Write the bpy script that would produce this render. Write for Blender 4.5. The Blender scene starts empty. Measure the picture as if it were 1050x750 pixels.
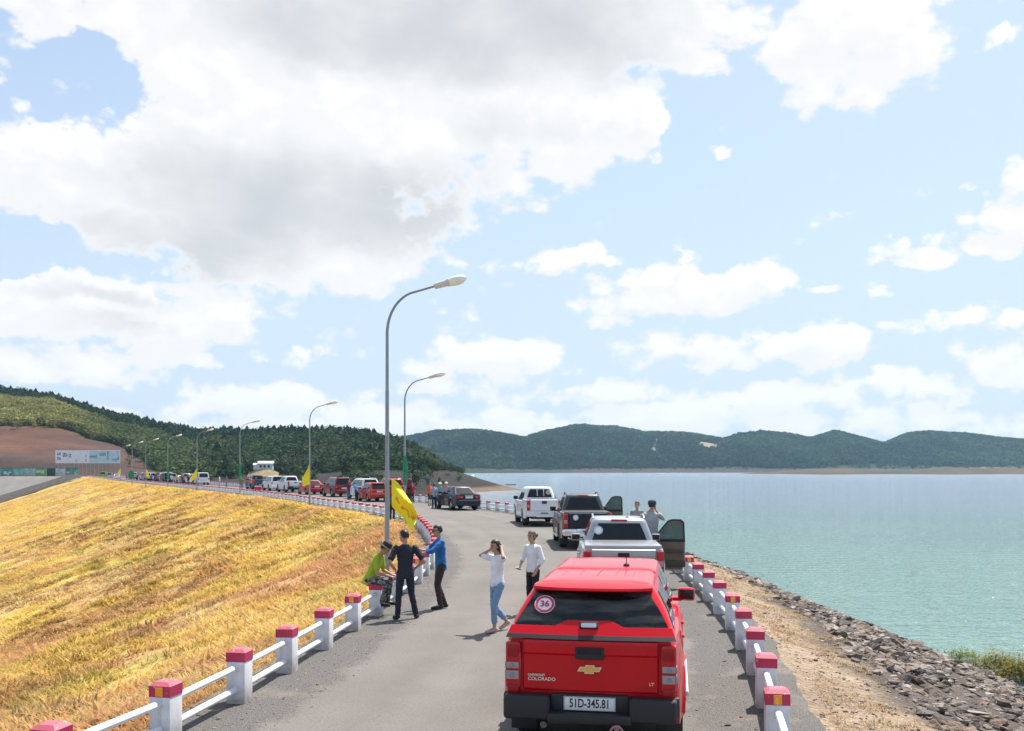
import bpy, bmesh, math, random
import numpy as np
from mathutils import Vector, Matrix, Euler

RND = random.Random(11)
NR = np.random.default_rng(11)
sc = bpy.context.scene
COL = sc.collection
rad = math.radians

# ------------------------------------------------------------------ object helpers
def tag(o, label=None, cat=None, group=None, kind=None):
    if label: o['label'] = label
    if cat: o['category'] = cat
    if group: o['group'] = group
    if kind: o['kind'] = kind
    return o

def empty(name, loc=(0, 0, 0), rz=0.0, parent=None, label=None, cat=None, group=None):
    o = bpy.data.objects.new(name, None)
    o.empty_display_size = 0.2
    COL.objects.link(o)
    o.location = loc
    o.rotation_euler = (0, 0, rz)
    if parent: o.parent = parent
    return tag(o, label, cat, group)

def link(name, me, mats, parent=None, loc=None):
    if mats is not None:
        for m in (mats if isinstance(mats, (list, tuple)) else [mats]):
            me.materials.append(m)
    o = bpy.data.objects.new(name, me)
    COL.objects.link(o)
    if parent: o.parent = parent
    if loc is not None: o.location = loc
    return o

def mesh_np(name, V, F, smooth=False):
    """fast mesh from numpy V (n,3) and F (m,3) triangles or (m,4) quads"""
    me = bpy.data.meshes.new(name)
    V = np.ascontiguousarray(V, dtype=np.float32)
    F = np.ascontiguousarray(F, dtype=np.int32)
    k = F.shape[1]
    me.vertices.add(len(V)); me.vertices.foreach_set('co', V.ravel())
    me.loops.add(F.size); me.loops.foreach_set('vertex_index', F.ravel())
    me.polygons.add(len(F))
    me.polygons.foreach_set('loop_start', np.arange(0, F.size, k, dtype=np.int32))
    me.polygons.foreach_set('use_smooth', np.full(len(F), smooth))
    me.update(calc_edges=True)
    return me

def set_color(me, name, C):
    a = me.attributes.new(name, 'FLOAT_COLOR', 'POINT')
    C4 = np.ones((len(C), 4), np.float32); C4[:, :3] = C
    a.data.foreach_set('color', C4.ravel())

def set_float(me, name, A):
    a = me.attributes.new(name, 'FLOAT', 'POINT')
    a.data.foreach_set('value', np.ascontiguousarray(A, np.float32))

def copy_tree(o, parent=None):
    c = o.copy(); COL.objects.link(c)
    if parent is not None: c.parent = parent
    for ch in list(o.children): copy_tree(ch, c)
    return c

class G:
    """collects shapes into one mesh"""
    def __init__(s): s.V = []; s.F = []; s.M = []; s.cur = 0
    def add(s, V, F, mat=None, mtx=None):
        b = len(s.V)
        if mtx is not None: V = [mtx @ Vector(v) for v in V]
        s.V += [tuple(v) for v in V]
        s.F += [tuple(b + i for i in f) for f in F]
        s.M += [s.cur if mat is None else mat] * len(F)
        return s
    def box(s, c, size, bev=0.0, mat=None, rot=None, seg=2, taper=None):
        bm = bmesh.new()
        bmesh.ops.create_cube(bm, size=1.0)
        for v in bm.verts:
            v.co = Vector((v.co.x * size[0], v.co.y * size[1], v.co.z * size[2]))
            if taper and v.co.z > 0:
                v.co.x *= taper[0]; v.co.y *= taper[1]
        if bev > 0:
            bmesh.ops.bevel(bm, geom=bm.edges[:], offset=bev, segments=seg, affect='EDGES', profile=0.6)
        m = Matrix.Translation(Vector(c))
        if rot is not None: m = m @ Euler(rot).to_matrix().to_4x4()
        bm.verts.index_update()
        s.add([v.co.copy() for v in bm.verts], [[v.index for v in f.verts] for f in bm.faces], mat, m)
        bm.free(); return s
    def tube(s, pts, r, n=8, mat=None, caps=True):
        pts = [Vector(p) for p in pts]
        rs = r if isinstance(r, (list, tuple)) else [r] * len(pts)
        V = []; F = []
        up = None
        for i, p in enumerate(pts):
            if i == 0: t = pts[1] - p
            elif i == len(pts) - 1: t = p - pts[i - 1]
            else: t = pts[i + 1] - pts[i - 1]
            t.normalize()
            if up is None:
                up = Vector((0, 0, 1)) if abs(t.z) < 0.9 else Vector((1, 0, 0))
            a = t.cross(up).normalized(); b = a.cross(t).normalized(); up = b
            for k in range(n):
                an = 2 * math.pi * k / n
                V.append(p + a * math.cos(an) * rs[i] + b * math.sin(an) * rs[i])
        for i in range(len(pts) - 1):
            for k in range(n):
                k2 = (k + 1) % n
                F.append((i * n + k, i * n + k2, (i + 1) * n + k2, (i + 1) * n + k))
        if caps:
            F.append(tuple(range(n))[::-1]); F.append(tuple((len(pts) - 1) * n + k for k in range(n)))
        return s.add(V, F, mat)
    def lathe(s, prof, n=20, axis='X', c=(0, 0, 0), mat=None, close=False):
        V = []; F = []
        for (r, a) in prof:
            for k in range(n):
                t = 2 * math.pi * k / n
                if axis == 'X': V.append((c[0] + a, c[1] + r * math.cos(t), c[2] + r * math.sin(t)))
                elif axis == 'Y': V.append((c[0] + r * math.sin(t), c[1] + a, c[2] + r * math.cos(t)))
                else: V.append((c[0] + r * math.cos(t), c[1] + r * math.sin(t), c[2] + a))
        m = len(prof)
        for i in range(m if close else m - 1):
            j = (i + 1) % m
            for k in range(n):
                k2 = (k + 1) % n
                F.append((i * n + k, i * n + k2, j * n + k2, j * n + k))
        if not close:
            F.append(tuple(range(n))[::-1]); F.append(tuple((m - 1) * n + k for k in range(n)))
        return s.add(V, F, mat)
    def grid(s, P, mat=None):
        nu = len(P); nv = len(P[0]); V = [p for r in P for p in r]; F = []
        for i in range(nu - 1):
            for j in range(nv - 1):
                F.append((i * nv + j, i * nv + j + 1, (i + 1) * nv + j + 1, (i + 1) * nv + j))
        return s.add(V, F, mat)
    def build(s, name, mats, parent=None, loc=None, smooth=35, recalc=True):
        me = bpy.data.meshes.new(name)
        me.from_pydata(s.V, [], s.F)
        if recalc:
            bm = bmesh.new(); bm.from_mesh(me)
            bmesh.ops.recalc_face_normals(bm, faces=bm.faces[:])
            bm.to_mesh(me); bm.free()
        if any(s.M): me.polygons.foreach_set('material_index', s.M)
        if smooth:
            me.polygons.foreach_set('use_smooth', [True] * len(me.polygons))
            me.set_sharp_from_angle(angle=rad(smooth))
        me.update()
        return link(name, me, mats, parent, loc)

def text_mesh(txt, size, depth=0.004, align='CENTER', squash=1.0, bold=0.0):
    cu = bpy.data.curves.new('lettering', 'FONT')
    cu.body = txt; cu.size = size; cu.extrude = depth; cu.align_x = align; cu.align_y = 'CENTER'
    cu.offset = bold; cu.resolution_u = 3
    o = bpy.data.objects.new('lettering', cu); COL.objects.link(o)
    bpy.context.view_layer.update()
    me = bpy.data.meshes.new_from_object(o.evaluated_get(bpy.context.evaluated_depsgraph_get()))
    bpy.data.objects.remove(o)
    V = [(v.co.x * squash, v.co.y, v.co.z) for v in me.vertices]
    F = [tuple(p.vertices) for p in me.polygons]
    bpy.data.meshes.remove(me)
    return V, F

# ------------------------------------------------------------------ materials
_M = {}
def nodes_of(name):
    m = bpy.data.materials.new(name); m.use_nodes = True
    nt = m.node_tree; b = nt.nodes['Principled BSDF']
    return m, nt, b

def mat(name, c, rough=0.5, metal=0.0, coat=0.0, var=0.0, vscale=8.0, bump=0.0, bscale=60.0, spec=0.5, alpha=1.0, sub=0.0):
    if name in _M: return _M[name]
    m, nt, b = nodes_of(name)
    b.inputs['Base Color'].default_value = (*c, 1); b.inputs['Roughness'].default_value = rough
    b.inputs['Metallic'].default_value = metal; b.inputs['Coat Weight'].default_value = coat
    b.inputs['Coat Roughness'].default_value = 0.04
    b.inputs['Specular IOR Level'].default_value = spec; b.inputs['Alpha'].default_value = alpha
    tc = nt.nodes.new('ShaderNodeTexCoord')
    if var > 0:
        n = nt.nodes.new('ShaderNodeTexNoise'); n.inputs['Scale'].default_value = vscale; n.inputs['Detail'].default_value = 6
        nt.links.new(tc.outputs['Object'], n.inputs['Vector'])
        r = nt.nodes.new('ShaderNodeMapRange'); r.inputs[1].default_value = 0.3; r.inputs[2].default_value = 0.7
        r.inputs[3].default_value = 1 - var; r.inputs[4].default_value = 1 + var
        nt.links.new(n.outputs['Fac'], r.inputs[0])
        h = nt.nodes.new('ShaderNodeHueSaturation'); h.inputs['Color'].default_value = (*c, 1)
        nt.links.new(r.outputs[0], h.inputs['Value']); nt.links.new(h.outputs[0], b.inputs['Base Color'])
    if bump > 0:
        n2 = nt.nodes.new('ShaderNodeTexNoise'); n2.inputs['Scale'].default_value = bscale; n2.inputs['Detail'].default_value = 4
        nt.links.new(tc.outputs['Object'], n2.inputs['Vector'])
        bp = nt.nodes.new('ShaderNodeBump'); bp.inputs['Strength'].default_value = bump; bp.inputs['Distance'].default_value = 0.02
        nt.links.new(n2.outputs['Fac'], bp.inputs['Height']); nt.links.new(bp.outputs[0], b.inputs['Normal'])
    _M[name] = m
    return m

def paint(name, c, metal=0.0, rough=0.38):
    return mat('car paint ' + name, c, rough, metal, coat=0.5, var=0.05, vscale=3, spec=0.12)

def attr_mat(name, rough=0.9, noise=(0.25, 3.0), bump=0.0, bscale=20, spec=0.2, trans=0.0, fine=None):
    """colour comes from the mesh's own albedo attribute, broken up by noise"""
    m, nt, b = nodes_of(name)
    a = nt.nodes.new('ShaderNodeAttribute'); a.attribute_name = 'albedo'
    g = nt.nodes.new('ShaderNodeNewGeometry')
    src = a.outputs['Color']
    for (amt, scl) in ([noise] + ([fine] if fine else [])):
        n = nt.nodes.new('ShaderNodeTexNoise'); n.inputs['Scale'].default_value = scl; n.inputs['Detail'].default_value = 8
        n.inputs['Roughness'].default_value = 0.65
        nt.links.new(g.outputs['Position'], n.inputs['Vector'])
        r = nt.nodes.new('ShaderNodeMapRange'); r.inputs[1].default_value = 0.3; r.inputs[2].default_value = 0.7
        r.inputs[3].default_value = 1 - amt; r.inputs[4].default_value = 1 + amt
        nt.links.new(n.outputs['Fac'], r.inputs[0])
        h = nt.nodes.new('ShaderNodeHueSaturation'); nt.links.new(src, h.inputs['Color']); nt.links.new(r.outputs[0], h.inputs['Value'])
        src = h.outputs[0]
    nt.links.new(src, b.inputs['Base Color'])
    b.inputs['Roughness'].default_value = rough; b.inputs['Specular IOR Level'].default_value = spec
    if trans > 0:      # thin leaves and blades let light through
        tr = nt.nodes.new('ShaderNodeBsdfTranslucent'); nt.links.new(src, tr.inputs['Color'])
        mx = nt.nodes.new('ShaderNodeMixShader'); mx.inputs[0].default_value = trans
        nt.links.new(b.outputs[0], mx.inputs[1]); nt.links.new(tr.outputs[0], mx.inputs[2]); nt.links.new(mx.outputs[0], nt.nodes['Material Output'].inputs[0])
    if bump > 0:
        n2 = nt.nodes.new('ShaderNodeTexNoise'); n2.inputs['Scale'].default_value = bscale; n2.inputs['Detail'].default_value = 8
        nt.links.new(g.outputs['Position'], n2.inputs['Vector'])
        bp = nt.nodes.new('ShaderNodeBump'); bp.inputs['Strength'].default_value = bump; bp.inputs['Distance'].default_value = 0.3
        nt.links.new(n2.outputs['Fac'], bp.inputs['Height']); nt.links.new(bp.outputs[0], b.inputs['Normal'])
    return m

BLACK = mat('black plastic', (0.018, 0.018, 0.02), 0.55, bump=0.15, bscale=300)
DARK = mat('dark underbody', (0.012, 0.012, 0.013), 0.8)
RUBBER = mat('tyre rubber', (0.022, 0.022, 0.023), 0.85, var=0.2, vscale=20)
ALLOY = mat('alloy', (0.55, 0.56, 0.58), 0.3, 0.9)
CHROME = mat('chrome', (0.75, 0.76, 0.78), 0.15, 1.0)
GLASS = mat('tinted glass', (0.008, 0.010, 0.012), 0.03, 0.0, spec=0.42)
REDLENS = mat('red lens', (0.5, 0.006, 0.012), 0.18, coat=0.3, spec=.35)
CLEARLENS = mat('clear lens', (0.36, 0.30, 0.30), 0.15, coat=0.3, spec=.3)
AMBER = mat('amber reflector', (0.85, 0.32, 0.02), 0.25, coat=0.6)
WHITEPL = mat('number plate white', (0.72, 0.73, 0.74), 0.4)
INK = mat('black lettering', (0.015, 0.015, 0.02), 0.5)
GOLD = mat('gold emblem', (0.75, 0.48, 0.15), 0.25, 0.8)
STICKER = mat('white sticker', (0.8, 0.78, 0.8), 0.5)
STICKRED = mat('sticker red', (0.6, 0.03, 0.08), 0.5)

def streaked_glass():
    """dark pane with reflections and the seen-through interior painted in as streaks"""
    if 'streaked glass' in _M: return _M['streaked glass']
    m, nt, b = nodes_of('streaked glass'); tc = nt.nodes.new('ShaderNodeTexCoord'); mp = nt.nodes.new('ShaderNodeMapping')
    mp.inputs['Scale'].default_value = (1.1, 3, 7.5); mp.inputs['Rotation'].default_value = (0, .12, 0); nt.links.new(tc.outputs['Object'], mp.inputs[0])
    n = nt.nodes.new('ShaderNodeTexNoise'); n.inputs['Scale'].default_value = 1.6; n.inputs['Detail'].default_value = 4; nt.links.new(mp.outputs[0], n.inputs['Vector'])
    r = nt.nodes.new('ShaderNodeValToRGB'); e = r.color_ramp.elements; e[0].position = .42; e[0].color = (.004, .005, .006, 1); e[1].position = .74; e[1].color = (.085, .082, .078, 1)  # pale streaks put reflections and glimpsed interior into the glass colour
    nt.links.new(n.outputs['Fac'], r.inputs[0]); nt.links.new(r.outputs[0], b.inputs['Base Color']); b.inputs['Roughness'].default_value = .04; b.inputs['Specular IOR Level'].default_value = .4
    _M['streaked glass'] = m
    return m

def clear_glass():
    if 'clear glass' in _M: return _M['clear glass']
    m, nt, b = nodes_of('clear glass')
    t = nt.nodes.new('ShaderNodeBsdfTransparent'); t.inputs[0].default_value = (0.62, 0.7, 0.68, 1)
    mx = nt.nodes.new('ShaderNodeMixShader'); mx.inputs[0].default_value = 0.5
    b.inputs['Base Color'].default_value = (0.03, 0.04, 0.04, 1); b.inputs['Roughness'].default_value = 0.05
    nt.links.new(b.outputs[0], mx.inputs[1]); nt.links.new(t.outputs[0], mx.inputs[2])
    nt.links.new(mx.outputs[0], nt.nodes['Material Output'].inputs[0])
    _M['clear glass'] = m
    return m
# ------------------------------------------------------------------ camera
W0, F0, HY, HC = 525.0, 1000.0, 481.0, 2.9
cam = bpy.data.objects.new('camera', bpy.data.cameras.new('camera')); COL.objects.link(cam)
cam.location = (0, 0, HC); cam.rotation_euler = (rad(90), 0, 0)
cam.data.sensor_width = 36; cam.data.lens = 36 * F0 / 1050
cam.data.shift_y = (HY - 375) / 1050
cam.data.clip_start = 0.1; cam.data.clip_end = 12000
sc.camera = cam

# ------------------------------------------------------------------ dam crest line
LP = [(-8.3, -14), (-7.2, -8), (-5.9, -1), (-4.85, 4.2), (-4.0, 8.9), (-3.66, 10.45), (-3.40, 12.2), (-2.85, 17.6), (-2.5, 22), (-2.36, 27.8),
      (-2.62, 33.2), (-3.12, 37.5), (-3.95, 43.6), (-4.75, 48.5), (-6.0, 54), (-8.2, 60.5), (-11.4, 68), (-15.8, 78), (-22.2, 93),
      (-29.4, 108), (-41.6, 132), (-53.5, 155), (-64.5, 176), (-87.7, 221), (-121, 288), (-158, 362)]
RP = [(-2.2, -14), (-0.9, -8), (0.55, -1), (1.55, 4), (2.73, 10), (3.42, 13.7), (3.96, 17.5), (4.35, 21.8), (4.6, 25.6), (4.72, 30), (4.6, 36),
      (4.2, 42), (3.4, 49), (2.1, 56), (0.1, 64), (-1.7, 69), (-4.6, 76.5), (-8.4, 86), (-12.6, 95), (-19.6, 109), (-31.8, 133),
      (-43.7, 156), (-54.7, 177), (-77.9, 222), (-111.2, 289), (-148.2, 363)]

def spline(P):
    """natural cubic through the points by chord length, resampled every 0.25 m"""
    P = np.array(P, float); t = np.r_[0, np.cumsum(np.hypot(*np.diff(P, axis=0).T))]
    n = len(t); h = np.diff(t); A = np.zeros((n, n)); B = np.zeros((n, 2)); A[0, 0] = A[-1, -1] = 1
    for i in range(1, n - 1):
        A[i, i - 1] = h[i - 1]; A[i, i] = 2 * (h[i - 1] + h[i]); A[i, i + 1] = h[i]
        B[i] = 6 * ((P[i + 1] - P[i]) / h[i] - (P[i] - P[i - 1]) / h[i - 1])
    Mm = np.linalg.solve(A, B)
    tt = np.arange(0, t[-1], 0.25); k = np.clip(np.searchsorted(t, tt, 'right') - 1, 0, n - 2)
    a = (t[k + 1] - tt)[:, None]; b = (tt - t[k])[:, None]; hk = h[k][:, None]
    Q = Mm[k] * a**3 / (6 * hk) + Mm[k + 1] * b**3 / (6 * hk) + (P[k] / hk - Mm[k] * hk / 6) * a + (P[k + 1] / hk - Mm[k + 1] * hk / 6) * b
    s = np.r_[0, np.cumsum(np.hypot(*np.diff(Q, axis=0).T))]
    T = np.gradient(Q, axis=0); T /= np.hypot(T[:, 0], T[:, 1])[:, None]
    return Q, T, s

LQ, LT, LS = spline(LP)
RQ, RT, RS = spline(RP)
def on(Q, T, S, s):
    p = np.array([np.interp(s, S, Q[:, 0]), np.interp(s, S, Q[:, 1])]); t = np.array([np.interp(s, S, T[:, 0]), np.interp(s, S, T[:, 1])])
    return p, t / np.hypot(*t)
def s_at_y(Q, S, y): return float(np.interp(y, Q[:, 1], S))
def xl(y): return float(np.interp(y, LQ[:, 1], LQ[:, 0]))
def xr(y): return float(np.interp(y, RQ[:, 1], RQ[:, 0]))
def heading_r(y):
    _, t = on(RQ, RT, RS, s_at_y(RQ, RS, y)); return math.atan2(-t[0], t[1])
def heading_l(y):
    _, t = on(LQ, LT, LS, s_at_y(LQ, LS, y)); return math.atan2(-t[0], t[1])

# cheap value noise for terrain shapes
_perm = NR.random((64, 64, ))
def vnoise(x, y):
    x = np.asarray(x, float); y = np.asarray(y, float)
    xi = np.floor(x).astype(int); yi = np.floor(y).astype(int); fx = x - xi; fy = y - yi
    fx = fx * fx * (3 - 2 * fx); fy = fy * fy * (3 - 2 * fy)
    g = lambda i, j: _perm[i % 64, j % 64]
    return (g(xi, yi) * (1 - fx) + g(xi + 1, yi) * fx) * (1 - fy) + (g(xi, yi + 1) * (1 - fx) + g(xi + 1, yi + 1) * fx) * fy
def fbm(x, y, o=4):
    r = 0; a = 0.5
    for k in range(o):
        r = r + a * vnoise(x * 2**k + 17.3 * k, y * 2**k + 5.1 * k); a *= 0.5
    return r / (1 - 0.5**o)

# ------------------------------------------------------------------ road
def grid_mesh(P):
    """P (n,m,3) -> verts, quads"""
    n, m = P.shape[:2]
    i, j = np.meshgrid(np.arange(n - 1), np.arange(m - 1), indexing='ij')
    a = i * m + j
    return P.reshape(-1, 3), np.stack([a, a + 1, a + m + 1, a + m], -1).reshape(-1, 4)

def build_road():
    """one asphalt sheet between the rails; its lake side edge is broken and ragged"""
    ys = np.r_[np.arange(-13, 6, .5), np.arange(6, 40, 0.16), np.arange(40, 70, 0.5), np.arange(70, 362, 2.0)]
    fr = np.r_[0, 0.03, 0.06, np.linspace(0.1, 0.9, 13), 0.94, 0.97, 1]
    P = []; E = []
    for y in ys:
        a = xl(y) - 0.5; b = xr(y) + 0.52 + .30 * float(fbm(y * 1.1, 3.3, 4) - .35)
        ch = math.cos(heading_l(y))
        P.append([(a + (b - a) * f, y, 0.0) for f in fr])
        E.append([min((f * (b - a) - 0.5), (1 - f) * (b - a) - 0.62) * ch for f in fr])
    P = np.array(P); V, F = grid_mesh(P)
    me = mesh_np('road', V, F[:, ::-1], True)
    set_float(me, 'edge', np.array(E).ravel())
    m, nt, b = nodes_of('worn asphalt'); L = nt.links
    at = nt.nodes.new('ShaderNodeAttribute'); at.attribute_name = 'edge'
    geo = nt.nodes.new('ShaderNodeNewGeometry')
    def noise(s, d=5, rough=0.6):
        n = nt.nodes.new('ShaderNodeTexNoise'); n.inputs['Scale'].default_value = s; n.inputs['Detail'].default_value = d
        n.inputs['Roughness'].default_value = rough; L.new(geo.outputs['Position'], n.inputs['Vector']); return n.outputs['Fac']
    def mr(src, a, b_, c, d):
        r = nt.nodes.new('ShaderNodeMapRange'); r.inputs[1].default_value = a; r.inputs[2].default_value = b_
        r.inputs[3].default_value = c; r.inputs[4].default_value = d; L.new(src, r.inputs[0]); return r.outputs[0]
    def math2(op, a, b_):
        n = nt.nodes.new('ShaderNodeMath'); n.operation = op
        for k, v in enumerate((a, b_)):
            if isinstance(v, (int, float)): n.inputs[k].default_value = v
            else: L.new(v, n.inputs[k])
        return n.outputs[0]
    def mix(f, a, b_):
        n = nt.nodes.new('ShaderNodeMix'); n.data_type = 'RGBA'
        if isinstance(f, (int, float)): n.inputs[0].default_value = f
        else: L.new(f, n.inputs[0])
        for k, v in ((6, a), (7, b_)):
            if isinstance(v, tuple): n.inputs[k].default_value = (*v, 1)
            else: L.new(v, n.inputs[k])
        return n.outputs[2]
    # edge distance wobbles so that the seal's border is ragged
    wob = math2('ADD', at.outputs['Fac'], mr(noise(1.6, 8, .7), 0.3, 0.7, -0.22, 0.22))
    sh = mr(wob, 0.70, 0.92, 1.0, 0.0)
    speck = noise(70, 3, 0.7); speck2 = noise(22, 4)
    main = mix(mr(noise(0.35, 5), 0.35, 0.65, 0, 1), (0.128, 0.113, 0.100), (0.165, 0.147, 0.131))
    main = mix(mr(speck, 0.35, 0.7, 0.0, 0.55), main, (0.26, 0.24, 0.217))
    main = mix(mr(noise(26, 4, .75), 0.52, 0.66, 0.0, 0.55), main, (0.07, 0.062, 0.056))
    main = mix(mr(noise(34, 4, .75), 0.54, 0.68, 0.0, 0.5), main, (0.36, 0.33, 0.30))
    main = mix(mr(noise(140, 2), 0.5, 0.75, 0, 0.5), main, (0.085, 0.075, 0.068))
    side = mix(mr(speck2, 0.35, 0.65, 0, 1), (0.055, 0.051, 0.048), (0.105, 0.097, 0.09))
    side = mix(mr(speck, 0.50, 0.68, 0, 0.9), side, (0.34, 0.31, 0.28))
    dust = mr(math2('ADD', noise(0.9, 6), math2('MULTIPLY', at.outputs['Fac'], -0.06)), 0.54, 0.70, 0, 0.5)
    side = mix(dust, side, (0.30, 0.245, 0.185))
    c = mix(sh, main, side)
    # tyre paths and patches
    c = mix(mr(noise(0.16, 3), 0.52, 0.7, 0, 0.35), c, (0.10, 0.09, 0.08))
    c = mix(mr(noise(0.75, 2), 0.70, 0.78, 0, 0.5), c, (0.05, 0.045, 0.042))
    # worn wheel paths, a little smoother and darker, and a lighter strip between them
    for e0, amt, colr in ((1.75, .30, (0.10, 0.09, 0.08)), (3.05, .26, (0.10, 0.09, 0.08)), (2.4, .22, (0.22, 0.2, 0.18))):
        d_ = math2('ABSOLUTE', math2('SUBTRACT', wob, e0), 0.0)
        c = mix(math2('MULTIPLY', mr(d_, .08, .38, amt, 0.0), mr(noise(.5, 4), .35, .6, 0, 1)), c, colr)
    # a dark tar streak here and there
    v = nt.nodes.new('ShaderNodeTexVoronoi'); v.feature = 'DISTANCE_TO_EDGE'; v.inputs['Scale'].default_value = 0.32; v.inputs['Randomness'].default_value = 1
    wv = nt.nodes.new('ShaderNodeVectorMath'); wv.operation = 'ADD'; L.new(geo.outputs['Position'], wv.inputs[0])
    nv = nt.nodes.new('ShaderNodeTexNoise'); nv.inputs['Scale'].default_value = 1.4; nv.inputs['Detail'].default_value = 5; L.new(geo.outputs['Position'], nv.inputs['Vector'])
    L.new(nv.outputs['Color'], wv.inputs[1]); L.new(wv.outputs[0], v.inputs['Vector'])
    c = mix(math2('MULTIPLY', mr(v.outputs['Distance'], 0.002, 0.007, 0.6, 0.0), mr(noise(.23, 2), .5, .6, 0, 1)), c, (0.06, 0.052, 0.047))
    L.new(c, b.inputs['Base Color']); b.inputs['Roughness'].default_value = 0.85; b.inputs['Specular IOR Level'].default_value = 0.3
    bp = nt.nodes.new('ShaderNodeBump'); bp.inputs['Strength'].default_value = 0.5; bp.inputs['Distance'].default_value = 0.02
    L.new(math2('ADD', speck, math2('MULTIPLY', speck2, math2('MULTIPLY', sh, 2.0))), bp.inputs['Height']); L.new(bp.outputs[0], b.inputs['Normal'])
    o = link('road', me, m); tag(o, kind='structure')
build_road()

# ------------------------------------------------------------------ dam faces
def offset_face(Q, T, S, side, s0, s1, ds, offs, zfun, xyjit=0.0):
    ss = np.arange(s0, s1, ds); P = np.zeros((len(ss), len(offs), 3)); O = np.zeros((len(ss), len(offs)))
    for i, s in enumerate(ss):
        p, t = on(Q, T, S, s); n = np.array([-t[1], t[0]]) * side
        P[i, :, 0] = p[0] + n[0] * offs; P[i, :, 1] = p[1] + n[1] * offs; O[i] = offs
    SS = np.repeat(ss[:, None], len(offs), 1)
    P[:, :, 2] = zfun(SS, O, P[:, :, 0], P[:, :, 1])
    return P, O, SS

def rill(s, o, x, y):
    """erosion rills running straight down the face: 0..1 strength and position across one bay"""
    w = s + 2.4 * (fbm(s * 0.05 + 3, o * 0.06, 3) - 0.5) * 2 + 1.2 * (vnoise(s * 0.11, o * 0.0 + 7.5) - .5) * 2
    ph = (w / 6.0) % 1.0; k = np.floor(w / 6.0)
    ln = vnoise(k * 0.73 + .37, k * 0.31 + 2.2) * 16 + 5; st = vnoise(k * .51 + 8.3, k * .9 + 1.1) * 9
    act = np.clip((o - st - 1.2) / 1.5, 0, 1) * np.clip((st + ln - o) / 2.5, 0, 1)
    return ph, act

def z_left(s, o, x, y):
    z = -0.03 - 0.33 * np.maximum(o - 0.9, 0) - 0.05 * np.minimum(o, 0.9)
    b = np.clip((o - 1.5) / 3, 0, 1)
    # a little bank on the far side of every rill
    ph, act = rill(s, o, x, y)
    z = z + b * act * 0.55 * (np.where(ph < 0.86, (ph / 0.86) ** 2, (1 - ph) / 0.14) - 0.4)
    return z + b * 0.35 * (fbm(x * 0.35, y * 0.35, 4) - 0.5)

def z_right(s, o, x, y):
    z = -0.05 - 0.20 * np.clip(o - 0.5, 0, 1.7) - 0.40 * np.maximum(o - 2.2, 0)
    return z + 0.12 * np.clip(o - 0.6, 0, 1) * (fbm(x * 0.8, y * 0.8, 4) - 0.5) * 2

def grass_color(s, o, x, y):
    gold = np.array([0.58, 0.405, 0.105]); rust = np.array([0.46, 0.27, 0.125]); straw = np.array([0.60, 0.45, 0.20]); green = np.array([0.34, 0.31, 0.07])
    a = np.clip((fbm(x * 0.16 + 3, y * 0.16, 4) - 0.42) / 0.16, 0, 1)[..., None]
    d = np.clip((np.hypot(x, y) - 12) / 55, 0, 1)[..., None]
    k = np.clip(a * (1 - 0.30 * d) + .40 * (1 - d), 0, 1)
    c = gold * (1 - k) + rust * k
    st = np.clip((fbm(x * 0.35 + 9, y * 0.35 + 4, 3) - 0.55) / 0.15, 0, 1)[..., None]
    c = c * (1 - 0.6 * st) + straw * 0.6 * st
    gr = np.clip((fbm(x * 0.22 + 31, y * 0.22 + 14, 3) - 0.62) / 0.1, 0, 1)[..., None]
    return c * (1 - 0.45 * gr) + green * 0.45 * gr

def build_left_face():
    offs = np.r_[0.35, 0.6, 0.9, 1.2, np.arange(1.6, 12, 0.5), np.arange(12, 30, 1.0), np.arange(30, 75, 3.0)]
    s1 = LS[-1]
    P, O, SS = offset_face(LQ, LT, LS, 1, 0, s1, 0.45, offs, z_left)
    V, F = grid_mesh(P)
    me = mesh_np('embankment', V, F, True)
    c = grass_color(SS, O, P[..., 0], P[..., 1])
    ph, act = rill(SS, O, P[..., 0], P[..., 1])
    soil = (np.clip((ph - 0.82) / 0.05, 0, 1) * act)[..., None]
    c = c * (1 - 0.95 * soil) + np.array([0.10, 0.068, 0.045]) * 0.95 * soil
    c *= 0.9
    verge = np.clip((0.75 - O) / 0.3, 0, 1)[..., None]
    c = c * (1 - verge) + np.array([0.27, 0.19, 0.12]) * verge
    set_color(me, 'albedo', c.reshape(-1, 3))
    m = attr_mat('dry grass ground', 0.95, (0.22, 0.9), bump=0.6, bscale=2.2, fine=(0.35, 9.0))
    tag(link('embankment', me, m), kind='structure')
build_left_face()

def build_right_face():
    offs = np.r_[0.5, 0.7, np.arange(0.9, 6, 0.3), np.arange(6, 18, 0.6), np.arange(18, 26, 2.0)]
    P, O, SS = offset_face(RQ, RT, RS, -1, 0, RS[-1], 0.8, offs, z_right)
    V, F = grid_mesh(P)
    me = mesh_np('upstream_slope', V, F[:, ::-1], True)
    x, y = P[..., 0], P[..., 1]
    n = fbm(x * 0.5, y * 0.5, 4)[..., None]
    verge = np.array([0.40, 0.29, 0.19]) * (1 - n) + np.array([0.29, 0.22, 0.16]) * n
    bed = np.array([0.105, 0.085, 0.072]) * (0.7 + 0.6 * n)
    k = np.clip((O + 1.1 * (fbm(x * 0.6 + 3, y * 0.6, 3) - 0.5) * 2 - 1.8) / 0.5, 0, 1)[..., None]
    set_color(me, 'albedo', (verge * (1 - k) + bed * k).reshape(-1, 3))
    m = attr_mat('gravel slope', 0.95, (0.25, 2.5), bump=0.7, bscale=9, fine=(0.45, 22.0))
    tag(link('upstream_slope', me, m), kind='structure')
build_right_face()

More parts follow.
